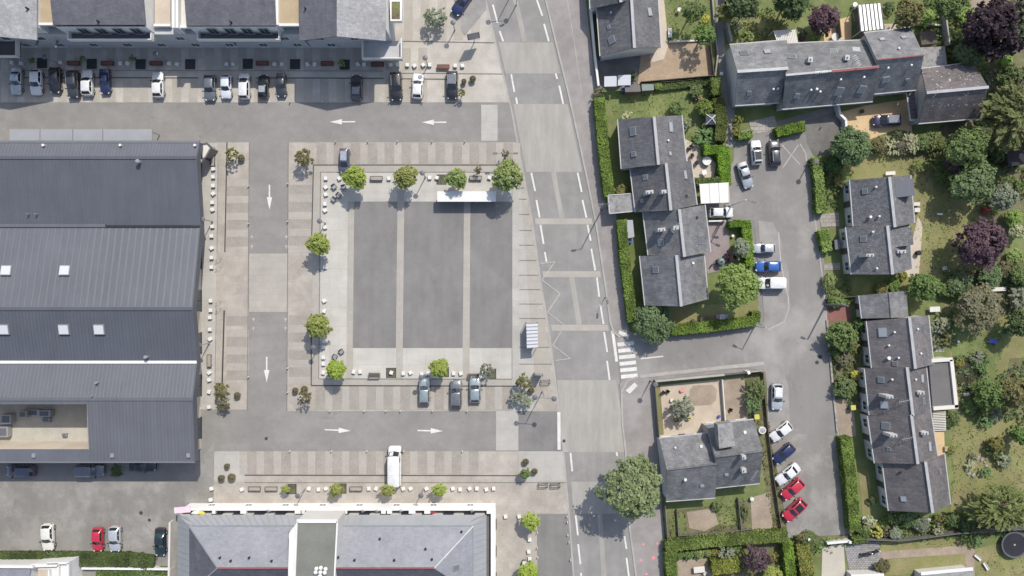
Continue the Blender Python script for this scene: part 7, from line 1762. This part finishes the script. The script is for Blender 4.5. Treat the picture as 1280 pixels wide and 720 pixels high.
garden_table(874, 712, 'cream oval table inside the hedged garden at the bottom', w=1.7, d=.95, mt='off_white', rz=.1); garden_chair(881, 716.5, 'cream chair right of the oval table in the hedged garden', 'off_white', .9)
garden_table(1113, 150, 'x', w=.1, d=.1) if False else None
garden_table(1044, 46, 'pale round table on the wooden deck', r=.6, mt='off_white'); garden_chair(1049.5, 49.5, 'pale chair on the wooden deck, right of the round table', 'off_white', .5)
garden_chair(1180, 335.5, 'white framed lounger chair on the lawn south-west of the purple tree', 'white_plastic', .2); garden_table(1175, 267.5, 'small white low bench on the lawn east of the pair of houses', w=.8, d=.3, h=.4)
garden_table(1146, 255, 'pale slatted bench, northern of two against the pair of houses', w=.95, d=.55, mt='off_white', h=.45); garden_table(1146.5, 262.5, 'pale slatted bench, southern of two against the pair of houses', w=.85, d=.65, mt='off_white', h=.45)
garden_table(1113, 216.5, 'long white bench at the north gable of the pair of houses', w=1.5, d=.55, mt='off_white', h=.5, rz=.08); garden_table(1168.5, 386.5, 'white and grey outdoor basin table east of the low garage', w=1.6, d=.8, mt='stone_white', rz=.05)
garden_table(1248, 361.5, 'long white bench between the bushes at the east edge', w=2.4, d=.6, mt='off_white', h=.5, rz=.05); garden_table(1208, 493, 'small pale stone bench south of the pond', w=.9, d=.45, mt='stone_white', h=.4, rz=.1)
garden_table(1184, 561, 'pale wooden stool on the orange terrace of the south-east row', w=.8, d=.8, mt='tan', h=.4)
garden_chair(829, 491, 'dark folded pushchair-like garden seat in the pool garden, left side', 'black_mat', .8); garden_chair(834.5, 489.5, 'dark garden seat next to the left one in the pool garden', 'black_mat', -.5); garden_table(840, 500.5, 'white square stool in the pool garden', w=.5, d=.5, h=.45)
bin_(840, 509.5, 'red tub in the pool garden', 'red_plastic', .55, .5, 'tub', 'red_plastic'); bin_(845.5, 525, 'yellow-green round tub, left one in the pool garden', 'yellow_plastic', .65, .5, 'tub', 'hedge_core'); bin_(861, 522, 'yellow-green round tub, right one in the pool garden', 'yellow_plastic', .8, .6, 'tub', 'yellow_plastic'); bin_(853.5, 523, 'grey round tub between the two yellow-green tubs', 'steel', .5, .45, 'tub', 'steel')
bin_(899, 520.5, 'blue tub at the foot of the thin pale wall in the pool garden', 'blue_plastic', .45, .4, 'tub', 'blue_plastic'); garden_chair(913, 512.5, 'dark framed chair on the sandy drive', 'black_mat', -.3); garden_table(907, 515, 'tan wooden crate table on the sandy drive', w=.6, d=.9, mt='tan', h=.5, rz=.1)
garden_table(853, 491 - 3, 'pink child size table in the pool garden', w=.7, d=.45, mt='pink_paint', h=.4, rz=.5)
t = thing('hot_tub', 'round white lidded tub at the north-east corner of the double house', 'tub', (*W(953, 538, .8), .06)); m = MB(); m.lathe((0, 0, 0), [(0, 0), (.5, 0), (.58, .75), (.5, .8), (.42, .78)], 18); part('shell', m, A['stone_white'], t, local=True); m = MB(); m.lathe((0, 0, .76), [(.43, 0), (0, .06)], 16); part('lid', m, A['metal_panel'], t, local=True)
# small grey pavilion
t = thing('pavilion', 'small grey pointed garden pavilion with pale ribs beside the clipped ball bush', 'pavilion', (*W(889, 149, 2), .06)); m = MB(); s_ = .82
c = [(-s_, -s_, 1.9), (s_, -s_, 1.9), (s_, s_, 1.9), (-s_, s_, 1.9)]
for i in range(4): m.face([c[i], c[(i + 1) % 4], (0, 0, 2.5)]); m.face([c[i], (c[i][0], c[i][1], 1.75), (c[(i + 1) % 4][0], c[(i + 1) % 4][1], 1.75), c[(i + 1) % 4]])
part('roof', m, A['zinc_dark_and_shaded'], t, local=True)
m = MB()
for p in c: m.bar((p[0], p[1], 1.93), (0, 0, 2.53), .09, .06)
part('rib', m, A['white'], t, local=True)
for p in c: m = MB(); m.tube((p[0] * .94, p[1] * .94, 0), (p[0] * .94, p[1] * .94, 1.85), .05, .05, 6); part('post', m, A['fence'], t, local=True)
# sheds
def shed(label, poly, h, mt, wm='wood_dark', name='shed'):
    P = [W(*p, h) for p in poly]; cx = sum(p[0] for p in P) / len(P); cy = sum(p[1] for p in P) / len(P)
    t = thing(name, label, 'shed', (cx, cy, 0)); m = MB(); m.prism([(cx + (p[0] - cx) * .94, cy + (p[1] - cy) * .94) for p in P], 0, h - .1); part('wall', m, A[wm], t); m = MB(); m.prism(P, h - .1, h); part('roof', m, A[mt], t)
    return t
shed('dark flat roofed shed on the lawn behind the lean-to', ((781, 106.5), (800, 106), (801, 114.5), (781.5, 115)), 1.9, 'felt'); shed('grey-green flat roofed shed right of the dark one behind the lean-to', ((802, 105.5), (817, 105), (817.5, 112.5), (802.5, 113.5)), 1.8, 'tank_grey')
shed('long grey shed roof between the southern roadside hedge and the stepped row', ((783, 275), (791, 275), (793, 296), (785, 298)), 2.0, 'metal_panel'); shed('dark shed in the shade of the conifer at the east edge', ((1258, 190), (1282, 186), (1284, 205), (1260, 208)), 2.0, 'black_mat')
shed('small grey box shed at the front of the southern pair house', ((1043, 300), (1050, 299), (1051, 311), (1044, 312)), 1.4, 'zinc'); shed('small pale greenhouse frame north of the annex', ((1150, 40), (1170, 38), (1172, 54), (1152, 56)), 1.6, 'wood_dark')
t = thing('water_tank', 'green-grey rounded tank beside the pink paved yard', 'tank', (*W(902, 327, 1.3), .06)); m = MB(); m.lathe((0, 0, 0), [(0, 0), (.55, 0), (.6, 1.1), (.5, 1.3), (0, 1.36)], 14); m.smooth = True; part('tank', m, A['tank_grey'], t, local=True); m = MB(); m.lathe((0, 0, 1.36), [(.16, 0), (.16, .06), (0, .06)], 10); part('lid', m, A['dark_frame'], t, local=True)
t = thing('bicycle', 'dark bicycle standing next to the green-grey tank', 'bicycle', (*W(891, 329), .06), .8)
for x in (-.5, .5): m = MB(); m.lathe((x, 0, 0), [(0, 0)], 3); m = MB(); m.tube((x, -.02, .33), (x, .02, .33), .33, .33, 16); part('wheel', m, A['rubber'], t, local=True)
m = MB(); m.bar((-.5, 0, .33), (.1, 0, .75), .05, .05); m.bar((.5, 0, .33), (.35, 0, .95), .05, .05); m.bar((-.2, 0, .8), (.38, 0, .8), .05, .05); part('frame', m, A['steel'], t, local=True); m = MB(); m.bar((.36, -.28, .97), (.36, .28, .97), .04, .04); part('handlebar', m, A['dark_frame'], t, local=True); m = MB(); m.box(-.25, 0, .85, .26, .14, .07); part('saddle', m, A['black_mat'], t, local=True)
# trampoline
t = thing('trampoline', 'round black trampoline with a grey rim at the lower right edge', 'trampoline', (*W(1268, 681, .8), .06)); R_ = 2.05
m = MB(); m.lathe((0, 0, .8), [(R_ * .88, 0), (R_ * .4, -.02), (0, -.06)], 32); part('mat', m, A['black_mat'], t, local=True)
m = MB(); m.lathe((0, 0, .8), [(R_ * .88, .0), (R_ * .9, .05), (R_, .05), (R_ * 1.02, -.02), (R_ * .9, -.04)], 32); part('rim', m, A['zinc_dark_and_shaded'], t, local=True)
m = MB(); m.lathe((0, 0, .80), [(0, .005), (.17, .0)], 12); m.lathe((0, 0, .795), [(.1, .0), (.14, .02), (0, .06)], 12); part('centre_patch', m, A['metal_panel'], t, local=True)
for i in range(8):
    a = i * math.pi / 4; m = MB(); m.tube((R_ * .95 * math.cos(a), R_ * .95 * math.sin(a), 0), (R_ * .97 * math.cos(a), R_ * .97 * math.sin(a), .78), .03, .03, 6); part('leg', m, A['steel'], t, local=True)
# toys and tubs on lawns
t = thing('wheelbarrow', 'blue wheelbarrow lying on the lawn near the brownish half-bare tree', 'wheelbarrow', (*W(1241, 426.5, .4), .06), -.3)
m = MB(); m.face([(-.6, -.32, .55), (.6, -.26, .6), (.6, .26, .6), (-.6, .32, .55)]); m.face([(-.6, -.32, .55), (-.3, -.2, .25), (.4, -.18, .25), (.6, -.26, .6)]); m.face([(-.6, .32, .55), (.6, .26, .6), (.4, .18, .25), (-.3, .2, .25)]); m.face([(.6, -.26, .6), (.4, -.18, .25), (.4, .18, .25), (.6, .26, .6)]); m.face([(-.6, -.32, .55), (-.6, .32, .55), (-.3, .2, .25), (-.3, -.2, .25)]); part('tray', m, A['blue_plastic'], t, local=True)
m = MB(); m.tube((.75, -.05, .2), (.75, .05, .2), .2, .2, 14); part('wheel', m, A['rubber'], t, local=True)
for s_ in (-.2, .2): m = MB(); m.bar((.75, s_ * .3, .2), (-.95, s_ * 1.4, .55), .04, .04); part('handle', m, A['steel'], t, local=True)
t = thing('play_tent', 'red play tent half hidden under the silvery grey tree', 'tent', (*W(1231, 263), .06)); m = MB(); m.face([(-.6, -.5, 0), (.6, -.5, 0), (.5, 0, 1.1), (-.5, 0, 1.1)]); m.face([(.6, .5, 0), (-.6, .5, 0), (-.5, 0, 1.1), (.5, 0, 1.1)]); m.face([(-.6, -.5, 0), (-.5, 0, 1.1), (-.6, .5, 0)]); m.face([(.6, .5, 0), (.5, 0, 1.1), (.6, -.5, 0)]); part('canvas', m, A['red_plastic'], t, local=True); m = MB(); m.bar((-.55, 0, 1.12), (.55, 0, 1.12), .04, .04); part('ridge_pole', m, A['steel'], t, local=True)
bin_(1263, 414, 'round dark green compost tub at the east edge of the lawn', 'green_plastic', 1.1, .9, 'tub', 'green_plastic'); bin_(1215, 351, 'small mint green tub among the bushes below the purple tree', 'green_plastic', .5, .6, 'tub', 'green_plastic')
bin_(1149, 316, 'dark covered round barbecue at the corner of the southern pair house', 'black_mat', .75, .8, 'barbecue', 'black_mat'); bin_(1223.5, 47, 'pale round stone tub under the dark purple tree', 'steel', .75, .6, 'tub', 'metal_panel')
bin_(940, 624, 'white round tub at the south-east corner of the double house', 'white_plastic', .6, .6, 'tub', 'white_plastic'); bin_(1069, 6, 'white round tub beside the ribbed veranda', 'white_plastic', .75, .7, 'tub', 'white_plastic'); bin_(1081, 649, 'white-green round cover at the foot of the bright roadside hedge', 'stone_white', .85, .5, 'tub', 'stone_white'); bin_(902, 92, 'round white ball lamp on the alley at the end of the hedge', 'white_plastic', .55, .9, 'lamp', 'white_plastic')
bin_(1012, 675, 'white ball on the bushy dark shrub by the driveway', 'white_plastic', .45, 1.7, 'ornament', 'white_plastic'); bin_(1078, 22 + 0, 'dark round pot beside the lattice screen', 'pot_dark', .5, .5, 'planter', 'hedge_core'); bin_(1198, 427, 'white ball ornament on the lawn by the stone bed', 'white_plastic', .4, .35, 'ornament', 'white_plastic')
bin_(1171.5, 435, 'white pot, lower one on the stone bed', 'white_plastic', .45, .45, 'planter', 'hedge_core'); bin_(1166.5, 431, 'white pot, upper one on the stone bed', 'white_plastic', .35, .4, 'planter', 'hedge_core'); bin_(1078, 139, 'brown flower pot beside the green awning on the orange patio', 'terracotta', .6, .5, 'planter', 'hedge_core')
bin_(916, 296 - 1, 'white pot in the small fenced plot by the hedge', 'white_plastic', .45, .4, 'planter', 'white_plastic'); bin_(833, 15, 'white and dark bird bath on the lawn at the top', 'stone_white', .5, .7, 'bird bath', 'stone_white') if False else None
t = thing('bird_bath', 'white bird bath on the lawn beside the ragged tree at the top', 'bird bath', (*W(848, 14), .06)); m = MB(); m.lathe((0, 0, 0), [(0, 0), (.22, 0), (.09, .1), (.08, .6), (.32, .75), (.32, .8), (.1, .74), (0, .74)], 16); part('basin', m, A['stone_white'], t, local=True)
garden_table(837.5, 41, 'white stone bench at the edge of the lawn behind the dark slate house', w=.6, d=1.4, mt='stone_white', h=.45)
for i, (x, y) in enumerate(((1233, 707), (1229, 696))):
    t = thing('play_slide', 'fallen white and red plastic slide, %s of two on the lawn left of the trampoline' % ('lower' if i == 0 else 'upper'), 'slide', (*W(x - 12 + (10 if i == 0 else 4), y), .06), -1.0 + .3 * i); m = MB(); m.box(0, 0, .2, 1.3, .35, .05); m.box(0, .19, .2, 1.3, .05, .16); m.box(0, -.19, .2, 1.3, .05, .16); part('chute', m, A['white_plastic'], t, local=True); m = MB(); m.box(.55, 0, 0, .1, .4, .22); m.box(-.55, 0, 0, .1, .4, .22); part('support', m, A['pink_paint'], t, local=True)
# rocks of the rock bed
rk = random.Random(5)
def rock_mesh(seed):
    bm = bmesh.new(); bmesh.ops.create_icosphere(bm, subdivisions=2, radius=1)
    for v in bm.verts: v.co *= 1 + .3 * noise.noise(v.co * 1.4 + Vector((seed * 5, 0, 0))); v.co.z *= .6
    me = bpy.data.meshes.new('rock'); bm.to_mesh(me); bm.free(); me.materials.append(A['wall_stone']); return me
RM = [rock_mesh(i) for i in range(3)]
for i in range(14):
    a = i / 14 * 6.28; x, y = 1219 + 13 * math.cos(a), 583 + 11 * math.sin(a)
    o = bpy.data.objects.new('rock', RM[i % 3]); C.objects.link(o); s_ = rk.uniform(.22, .4); o.scale = (s_, s_ * .8, s_); o.location = (*W(x, y), .08); o.rotation_euler = (0, 0, rk.random() * 6)
    tag(o, 'pale grey stone in the ring of stones at the west part of the rock bed', 'rock', 'stones ringing the rock bed')
# things on the balcony of the south block
t = thing('parasol', 'white and yellow-green parasol on the corner balcony under the pink awning', 'parasol', (*W(250, 640, 2.4), 2.23)); m = MB()
for i in range(8): a, b = i * math.pi / 4, (i + 1) * math.pi / 4; m.face([(1.1 * math.cos(a), .42 * math.sin(a), .8), (1.1 * math.cos(b), .42 * math.sin(b), .8), (0, 0, 1.0)], 0 if i in (2, 3, 4, 5) else 1)
part('canopy', m, [A['white'], A['yellow_plastic']], t, local=True); m = MB(); m.tube((0, 0, 0), (0, 0, 1.02), .03, .03, 6); part('pole', m, A['steel'], t, local=True)
for x, lab, mt in ((392, 'blue folded cover on the planted balcony of the white edged block', 'blue_plastic'), (540, 'red tub on the eastern balcony of the white edged block', 'red_plastic')):
    bin_(x + 13 if x == 392 else x, 639, lab, mt, .7, 3.7, 'tub', mt) if False else None
    t = thing('storage_box', lab, 'box', (*W(405 if x == 392 else 541, 639.5, 2.6), 2.23), .1); m = MB(); m.box(0, 0, 0, .8, .4, .4); part('box', m, A[mt], t, local=True); m = MB(); m.box(0, 0, .4, .84, .44, .06); part('lid', m, A[mt], t, local=True)
for x, k in ((386, 'mid'), (397, 'dark'), (391, 'olive')):
    bush('balcony plant on the white edged block, %s one' % {386: 'westmost green', 397: 'dark eastern', 391: 'olive middle'}[x], x, 640, 4, 1.0, k, 'loose')
    o = [q for q in C.objects if q.get('label', '').startswith('balcony plant') and q.location.z < 1][0]; xx, yy = W(x, 640, 2.6); o.location = (xx, yy, 2.23)
for x in (333, 452, 470, 500, 590):
    garden_chair(x, 640, 'chair on a balcony of the white edged block, %s from the west' % ORD[(333, 452, 470, 500, 590).index(x)], 'steel', .3); o = C.objects[-1]
for o in C.objects:
    if o.get('label', '').startswith('chair on a balcony'): x, y, z = o.location; o.location = (x * .97, y * .974, 2.23)
# satellite dish / gnome-like odds on house walls omitted
# ================================================================ CAMERA, LIGHT
sc = bpy.context.scene
cam = bpy.data.cameras.new('camera'); co = bpy.data.objects.new('camera', cam); C.objects.link(co)
co.location = (0, 0, H); co.rotation_euler = (0, 0, 0); cam.sensor_width = 36; cam.lens = 36 * H / (1280 / S); cam.clip_start = 1; cam.clip_end = 3000
sc.camera = co
SV = Vector((-.37, -.71, -1.0))
az = math.atan2(.37, .71); el = math.atan2(1, math.hypot(.37, .71))
su = bpy.data.lights.new('sun', 'SUN'); so = bpy.data.objects.new('sun', su); C.objects.link(so)
su.energy = 3.25; su.angle = math.radians(.5); su.color = (1, .945, .855)
so.rotation_euler = SV.to_track_quat('-Z', 'Y').to_euler(); so.location = (30, 60, 90)
w = bpy.data.worlds.new('World'); sc.world = w; w.use_nodes = True
nt = w.node_tree; bg = nt.nodes['Background']; sky = nt.nodes.new('ShaderNodeTexSky'); sky.sky_type = 'NISHITA'; sky.sun_disc = False
sky.sun_elevation = el; sky.sun_rotation = az; sky.air_density = 1.0; sky.dust_density = 1.6
hsv = nt.nodes.new('ShaderNodeHueSaturation'); hsv.inputs['Saturation'].default_value = .88; nt.links.new(sky.outputs[0], hsv.inputs['Color']); nt.links.new(hsv.outputs[0], bg.inputs[0]); bg.inputs[1].default_value = .14
sc.view_settings.view_transform = 'Standard'; sc.view_settings.look = 'None'; sc.view_settings.gamma = 1; sc.view_settings.use_curve_mapping = False
sc.view_settings.exposure = 0.45
